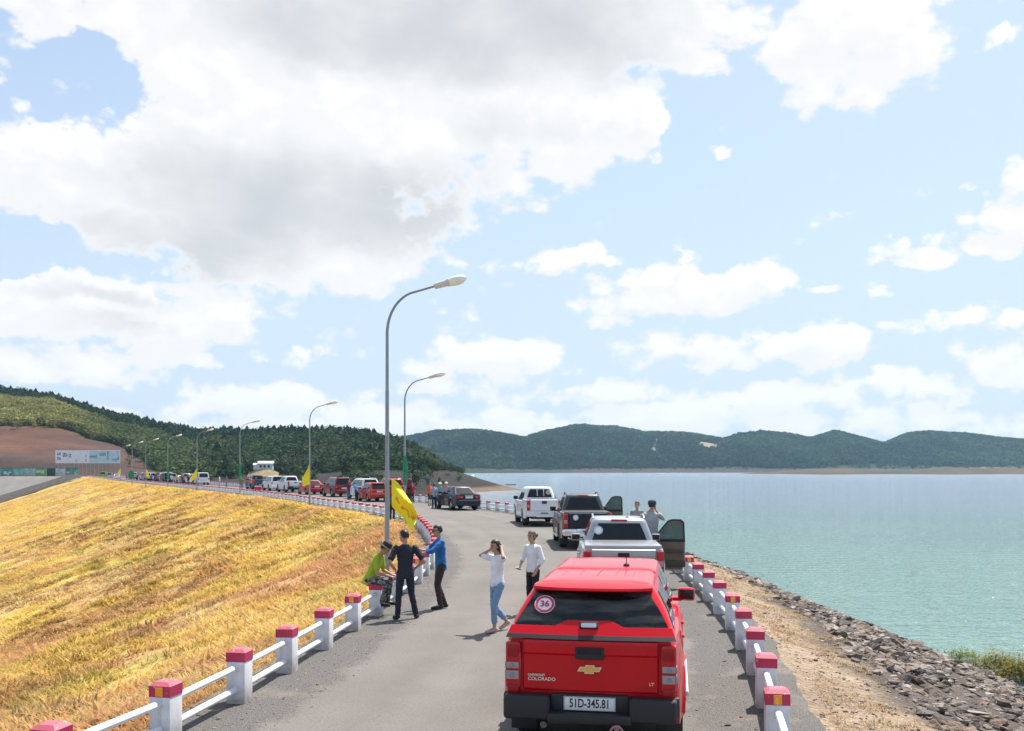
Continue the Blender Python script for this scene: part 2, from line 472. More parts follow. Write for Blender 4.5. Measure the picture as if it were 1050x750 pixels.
# ------------------------------------------------------------------ ground sheet and lake
def simple_sheet(name, pts, z, m):
    me = bpy.data.meshes.new(name); me.from_pydata([(x, y, z) for x, y in pts], [], [tuple(range(len(pts)))]); me.update()
    return tag(link(name, me, m), kind='structure')
simple_sheet('ground', [(-5000, -3000), (6000, -3000), (6000, 7000), (-5000, 7000)], -34, mat('valley floor', (0.16, 0.13, 0.08), 0.95, var=0.3, vscale=0.01))

def build_water():
    pts = []
    for s in np.r_[np.arange(0, 120, 4), np.arange(120, RS[-1], 15)]:
        p, t = on(RQ, RT, RS, s); pts.append((p[0] + t[1] * 12.0, p[1] - t[0] * 12.0))
    pts += [(-150, 420), (-260, 900), (-1500, 4200), (4800, 4200), (4800, -400), (60, -60)]
    m, nt, b = nodes_of('lake water'); L = nt.links
    geo = nt.nodes.new('ShaderNodeNewGeometry')
    b.inputs['Base Color'].default_value = (0.115, 0.235, 0.205, 1); b.inputs['Roughness'].default_value = 0.07; b.inputs['IOR'].default_value = 1.33
    hs = None
    for sc_, st, amp in ((0.42, (0.6, 2.6, 1), 1.0), (1.3, (0.7, 2.2, 1), 0.8), (4.0, (.8, 1.8, 1), 0.42)):
        mp = nt.nodes.new('ShaderNodeMapping'); mp.inputs['Scale'].default_value = st; mp.inputs['Rotation'].default_value = (0, 0, 0.35)
        L.new(geo.outputs['Position'], mp.inputs['Vector'])
        n = nt.nodes.new('ShaderNodeTexNoise'); n.inputs['Scale'].default_value = sc_; n.inputs['Detail'].default_value = 3
        L.new(mp.outputs[0], n.inputs['Vector'])
        ml = nt.nodes.new('ShaderNodeMath'); ml.operation = 'MULTIPLY'; ml.inputs[1].default_value = amp; L.new(n.outputs['Fac'], ml.inputs[0])
        if hs is None: hs = ml.outputs[0]
        else:
            ad = nt.nodes.new('ShaderNodeMath'); ad.operation = 'ADD'; L.new(hs, ad.inputs[0]); L.new(ml.outputs[0], ad.inputs[1]); hs = ad.outputs[0]
    bp = nt.nodes.new('ShaderNodeBump'); bp.inputs['Strength'].default_value = 1.0; bp.inputs['Distance'].default_value = 1.15
    L.new(hs, bp.inputs['Height']); L.new(bp.outputs[0], b.inputs['Normal'])
    # slow drifts in the water's own tint; farther out, sky reflection painted in
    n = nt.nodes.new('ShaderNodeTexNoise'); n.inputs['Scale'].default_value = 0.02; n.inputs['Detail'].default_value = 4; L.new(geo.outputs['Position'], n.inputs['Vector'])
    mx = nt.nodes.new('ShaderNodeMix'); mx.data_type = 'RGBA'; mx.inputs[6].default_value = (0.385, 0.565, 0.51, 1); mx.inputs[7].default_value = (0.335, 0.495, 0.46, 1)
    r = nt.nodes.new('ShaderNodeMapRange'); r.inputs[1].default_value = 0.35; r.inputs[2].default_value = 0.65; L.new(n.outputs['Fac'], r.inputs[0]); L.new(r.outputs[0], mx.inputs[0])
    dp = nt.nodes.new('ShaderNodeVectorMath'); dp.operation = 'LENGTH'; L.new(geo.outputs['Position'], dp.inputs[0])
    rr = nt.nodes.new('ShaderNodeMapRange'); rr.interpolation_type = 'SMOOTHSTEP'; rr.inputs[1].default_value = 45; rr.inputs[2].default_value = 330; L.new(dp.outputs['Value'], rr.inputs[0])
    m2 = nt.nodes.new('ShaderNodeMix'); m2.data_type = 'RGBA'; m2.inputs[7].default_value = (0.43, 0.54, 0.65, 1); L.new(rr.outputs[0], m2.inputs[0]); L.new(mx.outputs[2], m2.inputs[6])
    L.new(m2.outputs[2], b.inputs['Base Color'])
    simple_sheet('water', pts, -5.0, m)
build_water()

# ------------------------------------------------------------------ abutment and hills
def ip(px, tab): return np.interp(px, [t[0] for t in tab], [t[1] for t in tab])

# left hill: a = bearing (tan), Y = distance
RIDGE_Y = [(-260, 392), (-150, 396), (0, 401), (50, 406), (100, 421), (150, 434), (200, 442), (250, 444), (300, 442), (350, 443), (390, 449), (420, 458), (440, 468), (462, 478.5), (479, 487), (510, 496.5), (536, 502.3), (560, 508)]
RIDGE_D = [(-260, 950), (-150, 900), (0, 800), (200, 740), (300, 680), (400, 560), (440, 480), (479, 430), (510, 395), (536, 368), (560, 350)]
FOOT_D = [(-260, 425), (0, 425), (130, 425), (180, 330), (250, 300), (350, 262), (430, 270), (479, 310), (510, 338), (536, 352), (560, 348)]
FOOT_Z = [(-260, -0.6), (130, -0.6), (190, -6), (560, -6)]
BAND = [(-260, 0.12), (130, 0.12), (200, 0.42), (430, 0.5), (479, 0.7), (560, 0.9)]
def hill_z(a, Y, noise=True):
    px = a * F0 + W0
    rd = ip(px, RIDGE_D); fd = ip(px, FOOT_D); fz = ip(px, FOOT_Z)
    tr = 6.0 * np.clip((478 - px) / 60, 0, 1)
    rz = HC + (HY - ip(px, RIDGE_Y)) / F0 * rd - tr
    t = np.clip((Y - fd) / np.maximum(rd - fd, 1), 0, 1.6)
    bt = ip(px, BAND)
    low = np.where(px > 170, np.minimum(rz, 1.6), np.where(px < 130, rz * 0.16, rz * 0.1))
    low = np.minimum(low, rz)
    up = low + (rz - low) * np.sin(np.clip((t - bt) / np.maximum(1 - bt, 0.05), 0, 1) * math.pi / 2) ** 1.15
    dn = fz + (low - fz) * np.sin(np.clip(t / bt, 0, 1) * math.pi / 2)
    z = np.where(t < bt, dn, up)
    z = np.where(t > 1, rz - (t - 1) * (rz + 8) * 1.2, z)
    if noise:
        x = a * Y
        z = z + (fbm(x * 0.02, Y * 0.02, 4) - 0.5) * np.clip(rz, 0, 30) * 0.28 * np.clip(t * 3, 0, 1) * np.clip((1.05 - t) * 6, 0.2, 1)
    return z, t, px

def build_left_hill():
    aa = np.linspace(-1.5, 0.03, 420); tt = np.r_[np.linspace(0, 1.15, 90), 1.3, 1.6]
    P = np.zeros((len(aa), len(tt), 3)); C = np.zeros((len(aa), len(tt), 3))
    for i, a in enumerate(aa):
        px = a * F0 + W0; fd = ip(px, FOOT_D); rd = ip(px, RIDGE_D)
        Y = fd + (rd - fd) * tt
        z, t, pxx = hill_z(np.full_like(Y, a), Y)
        P[i, :, 0] = a * Y; P[i, :, 1] = Y; P[i, :, 2] = z
        x = a * Y
        n = fbm(x * 0.03, Y * 0.03, 4)[:, None]; n2 = fbm(x * 0.008 + 4, Y * 0.02, 3)[:, None]
        bs = fbm(x * 0.012 + z * 0.05, z * 0.22, 4)[:, None]; brown = np.array([0.088, 0.050, 0.040]) * (0.15 + .9 * bs); pale = np.array([0.145, 0.066, 0.040]) * (0.1 + 1.1 * bs)
        c = brown * (1 - np.clip((n2 - 0.48 + .25 * (t[:, None] - .2)) * 5, 0, 1)) + pale * np.clip((n2 - 0.48 + .25 * (t[:, None] - .2)) * 5, 0, 1)
        floor = np.array([0.05, 0.065, 0.028]) * (0.7 + 0.6 * n)
        drawdown = np.array([0.022, 0.0175, 0.015]) * (0.7 + 0.6 * n)
        k = forest_mask(px, t, x, Y)[:, None]
        base = c if px < 150 else (c * max(0, (200 - px) / 50) + drawdown * min(1, (px - 150) / 50))
        tip = (np.clip((px - 455) / 30, 0, 1) * np.clip((-3.3 - z + .8 * (n[:, 0] - .5)) / 0.7, 0, 1))[:, None]
        base = base * (1 - .8 * tip) + np.array([0.17, 0.115, 0.075]) * .8 * tip
        C[i] = base * (1 - k) + floor * k
    V, F = grid_mesh(P); me = mesh_np('hillside', V, F[:, ::-1], True)
    set_color(me, 'albedo', C.reshape(-1, 3))
    tag(link('hillside', me, attr_mat('hillside earth', 0.95, (0.22, 0.05), bump=0.5, bscale=0.3, fine=(0.2, 0.4))), kind='structure')

def forest_mask(px, t, x, Y):
    """where trees grow on the left hill"""
    cut = ip(px, [(-260, 0.45), (0, 0.33), (40, 0.36), (75, 0.36), (110, 0.37), (140, 0.35), (165, 0.25), (200, 0.2), (250, 0.34), (300, 0.38), (400, 0.44), (440, 0.50), (470, 0.8), (495, 1.2), (560, 2)])
    e = 0.16 * (fbm(x * 0.035 + 8, Y * 0.05, 4) - 0.5)
    return np.clip((t + e - cut) / 0.03, 0, 1)
build_left_hill()

def build_bench():
    """level ground behind the dam end, its lined front slope and the rock strip along the groin"""
    e = np.array([-157.5, 361.0]); dn = np.array([-0.89, -0.45])
    top = [(-148, 366), (-158, 364), (-172, 369), (-190, 377), (-215, 386), (-260, 395), (-330, 405), (-600, 425)]
    P = []
    for x, y in top: P.append([(x, y, -0.25), (x * 1.02, y + 30, -0.3), (x * 1.1, y + 75, -0.4)])
    V, F = grid_mesh(np.array(P, float)); me = mesh_np('terrain', V, F, True)
    tag(link('terrain', me, mat('bench earth', (0.22, 0.15, 0.1), 0.95, var=0.2, vscale=0.1)), kind='structure')
    ts = np.linspace(0, 75, 24); P = []; Q = []
    for t in ts:
        g = np.array([e[0] + dn[0] * t - 9.0, e[1] + dn[1] * t + 4.0, -0.3 - 0.33 * t])
        u = t / 75 * (len(top) - 2) + 1; k = min(int(u), len(top) - 2); f = u - k
        tp = np.array([top[k][0] * (1 - f) + top[k + 1][0] * f, top[k][1] * (1 - f) + top[k + 1][1] * f, -0.3])
        P.append([g + (tp - g) * w for w in np.linspace(0, 1, 10)])
        r0 = np.array([e[0] + dn[0] * t + 3.5 + .06 * t, e[1] + dn[1] * t - 9.0, 0.55 - 0.33 * t]); Q.append([r0 + (g + np.array([0, 0, .9]) - r0) * w for w in np.linspace(0, 1, 6)])
    V, F = grid_mesh(np.array(P)); me = mesh_np('lined_slope', V, F, True)
    tag(link('lined_slope', me, mat('lined slope', (0.19, 0.175, 0.16), 0.9, var=0.18, vscale=0.15, bump=0.4, bscale=1)), kind='structure')
    Q = np.array(Q); Q[:, 1:-1, 2] += 0.5 * NR.random((len(ts), 4))
    V, F = grid_mesh(Q); me = mesh_np('rock_strip', V, F, False)
    tag(link('rock_strip', me, mat('groin rock', (0.060, 0.047, 0.04), 0.95, var=0.4, vscale=0.8, bump=0.8, bscale=2)), kind='structure')
build_bench()

# far shore
FR_Y = [(380, 452), (418, 450), (450, 444), (490, 444), (538, 452), (560, 443), (592, 436.5), (630, 440), (660, 446), (700, 447), (742, 453), (757, 446.5), (780, 443), (805, 446), (832, 452), (856, 444), (880, 450), (906, 457), (932, 447), (955, 445), (985, 446.5), (1025, 452), (1060, 454.5), (1150, 450), (1300, 446)]
FOOT2 = [(380, 1700), (560, 1850), (700, 1975), (800, 2050), (1050, 2250), (1300, 2400)]
def far_z(a, Y):
    px = a * F0 + W0
    fd = ip(px, FOOT2); rd = fd + 650 + 130 * np.sin(px * 0.021)
    rz = HC + (HY - ip(px, FR_Y)) / F0 * rd - 9
    t = np.clip((Y - fd) / (rd - fd), 0, 1.5)
    x = a * Y
    fold = (fbm(x * 0.0045 + 2, Y * 0.0035, 4) - 0.5)
    z = -6 + 17 * np.clip(t / 0.16, 0, 1) ** 0.8
    z = np.where(t > 0.16, 11 + (rz - 11) * np.sin(np.clip((t - 0.16) / 0.84, 0, 1) * math.pi / 2) ** 1.2, z)
    z = z + fold * 130 * np.clip((t - 0.12) * 2.2, 0, 1) * np.clip((1.0 - t) * 2.5, 0.12, 1)
    z = np.minimum(z, HC + (HY - ip(px, FR_Y)) / F0 * Y - 9 + 4 * fold)
    z = np.where(t > 1.02, rz - (t - 1.02) * 260, z)
    return z, t, px
def far_clear(px, t):
    c = 1.2 * np.exp(-(((px - 663) / 8) ** 2 + ((t - 0.36) / 0.08) ** 2)) + 1.5 * np.exp(-(((px - 726) / 12) ** 2 + ((t - 0.48) / 0.10) ** 2)) + 0.9 * np.exp(-(((px - 673) / 6) ** 2 + ((t - 0.50) / 0.14) ** 2))
    return c
def build_far():
    aa = np.linspace(-0.15, 0.76, 520); tt = np.r_[np.linspace(0, 1.1, 70), 1.3, 1.5]
    P = np.zeros((len(aa), len(tt), 3)); C = np.zeros_like(P)
    for i, a in enumerate(aa):
        px = a * F0 + W0; fd = ip(px, FOOT2); rd = fd + 650 + 130 * math.sin(px * 0.021); Y = fd + (rd - fd) * tt
        z, t, _ = far_z(np.full_like(Y, a), Y); x = a * Y
        P[i, :, 0] = x; P[i, :, 1] = Y; P[i, :, 2] = z
        n = fbm(x * 0.01, Y * 0.01, 4)[:, None]; n2 = fbm(x * 0.004 + 7, Y * 0.015, 3)[:, None]
        earth = np.array([0.048, 0.036, 0.031]) * (0.6 + 0.8 * n)
        red = np.clip((px - 860) / 110, 0, 1) * 0.8 + 0.06
        earth = earth * (1 - red) + np.array([0.27, 0.125, 0.075]) * (0.5 + 0.9 * n2) * red
        k = np.clip((t + 0.09 * (fbm(x * 0.006 + 1, Y * 0.01, 3) - 0.5) * 2 - 0.07) / 0.02, 0, 1)[:, None]
        k = np.maximum(k, (np.clip((fbm(x * 0.012 + 5, Y * 0.02 + 3, 3) - 0.52) * 12, 0, 0.9))[:, None])
        g = np.array([0.020, 0.036, 0.018]) * (0.8 + 0.5 * n)
        c = earth * (1 - k) + g * k
        cl = np.clip(far_clear(px, t) * 1.4, 0, 1)[:, None]
        C[i] = c * (1 - cl) + np.array([0.24, 0.19, 0.12]) * cl
    V, F = grid_mesh(P); me = mesh_np('hills', V, F[:, ::-1], True); set_color(me, 'albedo', C.reshape(-1, 3))
    tag(link('hills', me, attr_mat('far hills', 0.95, (0.2, 0.012), bump=0.4, bscale=0.1)), kind='structure')
    # low green spit in front of the far shore on the right
    P = []; C = []
    for i, px in enumerate(np.linspace(752, 1180, 120)):
        a = (px - W0) / F0; w = min(1, (px - 752) / 90)
        f = 1500 - 120 * w + 40 * math.sin(px * 0.05)
        row = []
        for k, t in enumerate(np.linspace(0, 1, 9)):
            Y = f + 260 * t * (0.3 + 0.7 * w); h = -5.6 + 9.0 * w * math.sin(t * math.pi) * (0.6 + 0.7 * float(fbm(px * 0.03, t * 2, 3)))
            row.append((a * Y, Y, h))
            n = float(fbm(px * 0.06, t * 4, 3)); C.append(np.array([0.03, 0.042, 0.022]) * (1 - n) + np.array([0.13, 0.075, 0.05]) * n * 0.9)
        P.append(row)
    V, F = grid_mesh(np.array(P)); me = mesh_np('spit', V, F[:, ::-1], True); set_color(me, 'albedo', np.array(C))
    tag(link('spit', me, bpy.data.materials['far hills']), kind='structure')
build_far()

# ------------------------------------------------------------------ scattered geometry (numpy instancing into one mesh)
def scatter(name, temps, which, pos, scl, rot, colr, tilt=None, smooth=False):
    Vs = []; Fs = []; Cs = []; base = 0
    for ti, (TV, TF, TC) in enumerate(temps):
        idx = np.where(which == ti)[0]
        if not len(idx): continue
        c, s = np.cos(rot[idx]), np.sin(rot[idx])
        v = TV[None] * scl[idx][:, None, :]
        x = v[..., 0] * c[:, None] - v[..., 1] * s[:, None]; y = v[..., 0] * s[:, None] + v[..., 1] * c[:, None]
        V = np.stack([x, y, v[..., 2]], -1)
        if tilt is not None: V[..., 0] += tilt[idx][:, None, 0] * v[..., 2]; V[..., 1] += tilt[idx][:, None, 1] * v[..., 2]
        V += pos[idx][:, None, :]
        n = len(TV)
        Fs.append((TF[None] + (np.arange(len(idx)) * n)[:, None, None] + base).reshape(-1, 3)); base += n * len(idx)
        Vs.append(V.reshape(-1, 3)); Cs.append((colr[idx][:, None, :] * TC[None, :, None]).reshape(-1, 3))
    me = mesh_np(name, np.concatenate(Vs), np.concatenate(Fs), smooth)
    set_color(me, 'albedo', np.concatenate(Cs))
    return me

def leaf_clump(n, spread, size, rnd, cone=False, squash=1.0):
    """crown made of many small leaf-clump triangles on an uneven volume"""
    V = []; F = []; C = []
    lobes = [(rnd.uniform(-.5, .5), rnd.uniform(-.5, .5), rnd.uniform(.3, .85), rnd.uniform(.28, .5)) for _ in range(6)]
    for i in range(n):
        if cone:
            h = rnd.random() ** 0.7; r = (1 - h ** 1.8) * 0.36 * (0.45 + 0.55 * rnd.random()) + 0.02; t = rnd.uniform(0, 6.283)
            p = Vector((r * math.cos(t), r * math.sin(t), 0.16 + 0.84 * h)); nrm = Vector((math.cos(t), math.sin(t), 0.5))
        else:
            L = lobes[rnd.randrange(6)]; d = Vector((rnd.gauss(0, 1), rnd.gauss(0, 1), rnd.gauss(0, 1))).normalized()
            p = Vector((L[0] * spread, L[1] * spread, L[2])) + d * L[3] * (0.7 + 0.3 * rnd.random()) * spread * 1.1; nrm = d
            p.z = max(0.08, p.z * squash)
        nrm = (nrm + Vector((rnd.gauss(0, .5), rnd.gauss(0, .5), rnd.gauss(0, .5)))).normalized()
        a = nrm.orthogonal().normalized(); b = nrm.cross(a); s = size * rnd.uniform(.6, 1.3)
        k = len(V); th = rnd.uniform(0, 6.28)
        for q in range(3):
            an = th + q * 2.094; V.append(p + a * math.cos(an) * s + b * math.sin(an) * s)
        c = rnd.uniform(.75, 1.25); C += [c] * 3; F.append((k, k + 1, k + 2))
    V.append(Vector((0.03, 0, 0))); V.append(Vector((-0.02, 0.025, 0))); V.append(Vector((-0.02, -0.025, 0))); V.append(Vector((0, 0, 0.6))); k = len(V) - 4
    F += [(k, k + 1, k + 3), (k + 1, k + 2, k + 3), (k + 2, k, k + 3)]; C += [0.8] * 4
    return np.array([tuple(v) for v in V]), np.array(F), np.array(C)

FOLIAGE = attr_mat('foliage', 0.85, (0.2, 0.15), spec=0.15, trans=0.3)
def build_forests():
    rnd = random.Random(3)
    temps = [leaf_clump(60, 0, 0.10, rnd, cone=True), leaf_clump(64, .62, 0.11, rnd), leaf_clump(70, .75, 0.13, rnd), leaf_clump(70, .75, 0.13, rnd)]
    # left hill
    n = 150000; a = NR.uniform(-0.95, -0.05, n); u = NR.random(n)
    px = a * F0 + W0; fd = ip(px, FOOT_D); rd = ip(px, RIDGE_D); Y = fd + (rd - fd) * (0.1 + 0.98 * u)
    z, t, _ = hill_z(a, Y); x = a * Y
    keep = ((forest_mask(px, t, x, Y) > 0.5) | ((NR.random(n) < np.where(px < 160, .0012, .010)) & (t > .1) & (px < 480))) & ~((px > 256) & (px < 285) & (Y < 440)) & (NR.random(n) < Y / 950) & (t < 1.06)
    a, Y, z, t, px, x = [q[keep] for q in (a, Y, z, t, px, x)]; n = len(a)
    # dark pines towards the ridge, light bushes lower on the left, mixed wood on the right
    band = ip(px, [(-260, .62), (0, .66), (60, .64), (150, .62), (220, .70), (300, .78), (420, .75), (460, .8)]) + 0.2 * (fbm(x * 0.02, Y * 0.02, 3) - 0.5)
    pine = (t > band) & (NR.random(n) < 0.92)
    pine |= (NR.random(n) < 0.16) & (px > 200)
    h = np.where(pine, NR.uniform(4.5, 8.0, n) * np.where(NR.random(n) < .06, 1.3, 1), NR.uniform(3.0, 6.5, n)) * np.where(px < 130, 0.85, 1) * np.clip((478 - px) / 55, .35, 1)
    w = np.where(pine, h * NR.uniform(.75, 1.05, n), h * NR.uniform(.9, 1.4, n))
    col = np.where(pine[:, None], np.array([0.028, 0.054, 0.026]), np.array([0.044, 0.076, 0.028]))
    light = (np.clip((115 - px) / 50, .0, 1) * (~pine) * NR.uniform(.5, 1, n) + np.clip((240 - px) / 60, 0, .22) * (~pine))[:, None]; light = np.clip(light, 0, 1)
    col = col * (1 - light) + np.array([0.25, 0.24, 0.075]) * light
    grn = ((~pine) & (px > 150) & (px < 280) & (t < .6) & (NR.random(n) < 0.5))[:, None]
    col = np.where(grn, np.array([0.055, 0.095, 0.03]), col)
    dull = ((px > 300) & (fbm(x * 0.03 + 11, Y * 0.03, 3) > 0.56))[:, None]
    col = np.where(dull, col * 0.6 + np.array([0.06, 0.058, 0.03]) * 0.5, col)
    col = col * NR.uniform(.7, 1.3, (n, 1)) * (0.8 + 0.5 * fbm(x * 0.05, Y * 0.05, 3))[:, None]
    which = np.where(pine, NR.integers(0, 2, n), 2 + NR.integers(0, 2, n))
    me = scatter('forest', temps, which, np.stack([x, Y, z - .3], -1), np.stack([w, w, h], -1), NR.uniform(0, 6.28, n), col)
    o = link('forest', me, FOLIAGE); tag(o, 'dark pine wood and lighter bushes covering the left hillside', 'forest', kind='stuff')
    # far hills
    temps2 = [leaf_clump(14, 0, 0.24, rnd, cone=True), leaf_clump(16, .8, 0.30, rnd), leaf_clump(16, .8, 0.30, rnd)]
    n = 52000; a = NR.uniform(-0.14, 0.62, n); px = a * F0 + W0; fd = ip(px, FOOT2); rd = fd + 650 + 130 * np.sin(px * 0.021); Y = fd + (rd - fd) * (0.05 + 0.98 * NR.random(n) ** 0.85)
    z, t, _ = far_z(a, Y); x = a * Y
    edge = 0.075 + 0.09 * np.clip((px - 800) / 80, 0, 1) + 0.07 * (fbm(x * 0.006 + 1, Y * 0.01, 3) - 0.5) * 2
    keep = ((t > edge) | ((NR.random(n) < 0.10) & (t > .02))) & (NR.random(n) > far_clear(px, t) * 1.3)
    a, Y, z, t, px, x = [q[keep] for q in (a, Y, z, t, px, x)]; n = len(a)
    h = NR.uniform(8, 17, n) * (0.8 + 0.4 * fbm(x * 0.01, Y * 0.01, 3)) * np.clip((t - 0.02) * 8, 0.30, 1); w = h * NR.uniform(0.9, 1.35, n)
    which = NR.integers(0, 3, n)
    col = np.array([0.022, 0.056, 0.032]) * NR.uniform(.6, 1.4, (n, 1)) * (0.5 + 1.0 * fbm(x * 0.006 + 3, Y * 0.006, 4))[:, None]
    lt = (np.clip((fbm(x * 0.004 + 9, Y * 0.005, 3) - 0.47) * 6, 0, 1) * 0.8)[:, None]
    col = col * (1 - lt) + np.array([0.06, 0.105, 0.045]) * lt * NR.uniform(.7, 1.3, (n, 1))
    me = scatter('distant_forest', temps2, which, np.stack([x, Y, z - .5], -1), np.stack([w, w, h], -1), NR.uniform(0, 6.28, n), col)
    o = link('distant_forest', me, FOLIAGE); tag(o, 'bluish wood covering the far hills across the lake', 'forest', kind='stuff')
build_forests()

# ------------------------------------------------------------------ dry grass on the dam face
def tuft(n, rnd, spread=0.5, lean=0.5, wid=0.05):
    V = []; F = []; C = []
    for i in range(n):
        t = rnd.uniform(0, 6.28); r = spread * rnd.random() ** .7; bx, by = r * math.cos(t), r * math.sin(t)
        t2 = t + rnd.gauss(0, .8); l = lean * rnd.uniform(.2, 1.2); h = rnd.uniform(.55, 1.0); w = wid * rnd.uniform(.6, 1.3)
        px_, py_ = -math.sin(t2) * w, math.cos(t2) * w
        k = len(V)
        V += [(bx - px_, by - py_, 0), (bx + px_, by + py_, 0), (bx + l * .4 * math.cos(t2) - px_ * .7, by + l * .4 * math.sin(t2) - py_ * .7, h * .6), (bx + l * .4 * math.cos(t2) + px_ * .7, by + l * .4 * math.sin(t2) + py_ * .7, h * .6), (bx + l * math.cos(t2), by + l * math.sin(t2), h)]
        F += [(k, k + 1, k + 3), (k, k + 3, k + 2), (k + 2, k + 3, k + 4)]
        c = rnd.uniform(.7, 1.25); C += [c * .9, c * .9, c, c, c * 1.1]
    return np.array(V), np.array(F), np.array(C)

GRASSM = attr_mat('dry grass', 0.9, (0.12, 0.6), spec=0.15, trans=0.5)
def build_grass():
    rnd = random.Random(5)
    temps = [tuft(9, rnd), tuft(11, rnd, .6, .8), tuft(8, rnd, .4, .4)]
    n = 720000
    s = LS[0] + (NR.random(n) ** 1.5) * 380; o = 0.45 + (NR.random(n) ** 1.25) * 40
    p = np.stack([np.interp(s, LS, LQ[:, 0]), np.interp(s, LS, LQ[:, 1])], -1); t = np.stack([np.interp(s, LS, LT[:, 0]), np.interp(s, LS, LT[:, 1])], -1)
    x = p[:, 0] - t[:, 1] * o; y = p[:, 1] + t[:, 0] * o
    d = np.hypot(x, y)
    keep = (y > 5) & (x / y > -0.9) & (x / y < 0.02) & (NR.random(n) < np.clip(18 / d, 0.10, 0.8)) & (o < 6 + d * 0.6)
    # thin it out by bare patches
    keep &= (fbm(x * 0.5, y * 0.5, 3) + 0.25 * NR.random(n)) > 0.42
    ph, act = rill(s, o, x, y)
    keep &= ~((ph > 0.82) & (act > .3) & (NR.random(n) < .97))
    s, o, x, y, d = [q[keep] for q in (s, o, x, y, d)]
    # dense fringe just behind the guardrail
    nf = 34000; sf = 14 + (NR.random(nf) ** 1.4) * 110; of = 0.5 + np.abs(NR.normal(0, 1.0, nf))
    pf = np.stack([np.interp(sf, LS, LQ[:, 0]), np.interp(sf, LS, LQ[:, 1])], -1); tf = np.stack([np.interp(sf, LS, LT[:, 0]), np.interp(sf, LS, LT[:, 1])], -1)
    xf = pf[:, 0] - tf[:, 1] * of; yf = pf[:, 1] + tf[:, 0] * of
    s = np.r_[s, sf]; o = np.r_[o, of]; x = np.r_[x, xf]; y = np.r_[y, yf]; d = np.hypot(x, y)
    n0 = len(s)
    # taller dark weeds standing in the rills, and scattered rank clumps
    nw = 60000; sw = NR.random(nw) * 150 + 10; ow = 1.5 + NR.random(nw) * 26
    pw = np.stack([np.interp(sw, LS, LQ[:, 0]), np.interp(sw, LS, LQ[:, 1])], -1); tw = np.stack([np.interp(sw, LS, LT[:, 0]), np.interp(sw, LS, LT[:, 1])], -1)
    xw = pw[:, 0] - tw[:, 1] * ow; yw = pw[:, 1] + tw[:, 0] * ow; ph, act = rill(sw, ow, xw, yw)
    kw = ((ph > .74) & (ph < .90) & (act > .3) & (fbm(xw * .6, yw * .6, 3) > .38)) | ((fbm(xw * .35 + 40, yw * .35, 3) > .66) & (NR.random(nw) < .5))
    sw, ow, xw, yw = [q[kw] for q in (sw, ow, xw, yw)]
    s = np.r_[s, sw]; o = np.r_[o, ow]; x = np.r_[x, xw]; y = np.r_[y, yw]; d = np.hypot(x, y)
    n = len(s)
    z = z_left(s, o, x, y) - 0.02
    h = NR.uniform(.045, .145, n) * np.where(NR.random(n) < .03, 1.8, 1) * (1 + np.clip(d / 140, 0, 1.0)) * (0.55 + 0.9 * fbm(x * 0.4, y * 0.4, 3)); h = np.where(o < 0.9, h * .8, h)
    w = h * NR.uniform(1.4, 2.7, n) * (1 + np.clip(d / 80, 0, 0.8))
    h[n0:] = NR.uniform(.12, .30, n - n0)
    cw = np.ones((n, 1)); cw[n0:] = NR.uniform(.45, .9, (n - n0, 1))
    c = cw * grass_color(s, o, x, y) * NR.uniform(.75, 1.4, (n, 1)) * (1 + NR.normal(0, .05, (n, 3)))
    me = scatter('dry_grass', temps, NR.integers(0, 3, n), np.stack([x, y, z], -1), np.stack([w, w, h], -1), NR.uniform(0, 6.28, n), np.clip(c, 0.01, .75))
    tag(link('dry_grass', me, GRASSM), 'golden dry grass covering the downstream face of the dam', 'grass', kind='stuff')
    # sparse straw on the lake side verge
    n = 12000; s = 14 + (NR.random(n) ** 1.3) * 60; o = 0.75 + np.abs(NR.normal(0, .95, n))
    p = np.stack([np.interp(s, RS, RQ[:, 0]), np.interp(s, RS, RQ[:, 1])], -1); t = np.stack([np.interp(s, RS, RT[:, 0]), np.interp(s, RS, RT[:, 1])], -1)
    x = p[:, 0] + t[:, 1] * o; y = p[:, 1] - t[:, 0] * o
    k = (fbm(x * 0.9, y * 0.9, 3) > 0.46) & (o < 3.4); s, o, x, y = [q[k] for q in (s, o, x, y)]; n = len(s)
    z = z_right(s, o, x, y) - .02; h = NR.uniform(.02, .07, n); w = h * NR.uniform(1.4, 2.6, n)
    c = np.array([0.46, 0.34, 0.205]) * NR.uniform(.7, 1.3, (n, 1)) * (1 + NR.normal(0, .06, (n, 3)))
    me = scatter('straw', temps, NR.integers(0, 3, n), np.stack([x, y, z], -1), np.stack([w, w, h], -1), NR.uniform(0, 6.28, n), c)
    tag(link('straw', me, GRASSM), 'pale dry straw on the verge between guardrail and rocks', 'dry grass', kind='stuff')
build_grass()

# ------------------------------------------------------------------ riprap
def rock_template(rnd):
    bm = bmesh.new(); bmesh.ops.create_icosphere(bm, subdivisions=2, radius=0.55)
    for _ in range(12):
        nrm = Vector((rnd.gauss(0, 1), rnd.gauss(0, 1), rnd.gauss(0, 1))).normalized(); d = rnd.uniform(.17, .40)
        for v in bm.verts:
            q = v.co.dot(nrm)
            if q > d: v.co -= nrm * (q - d) * 0.96
    for v in bm.verts: v.co += Vector((rnd.gauss(0, .012), rnd.gauss(0, .012), rnd.gauss(0, .012)))
    bmesh.ops.triangulate(bm, faces=bm.faces[:]); bm.verts.index_update()
    V = np.array([tuple(v.co) for v in bm.verts]); F = np.array([[v.index for v in f.verts] for f in bm.faces]); bm.free()
    return V, F, np.full(len(V), 1.0)

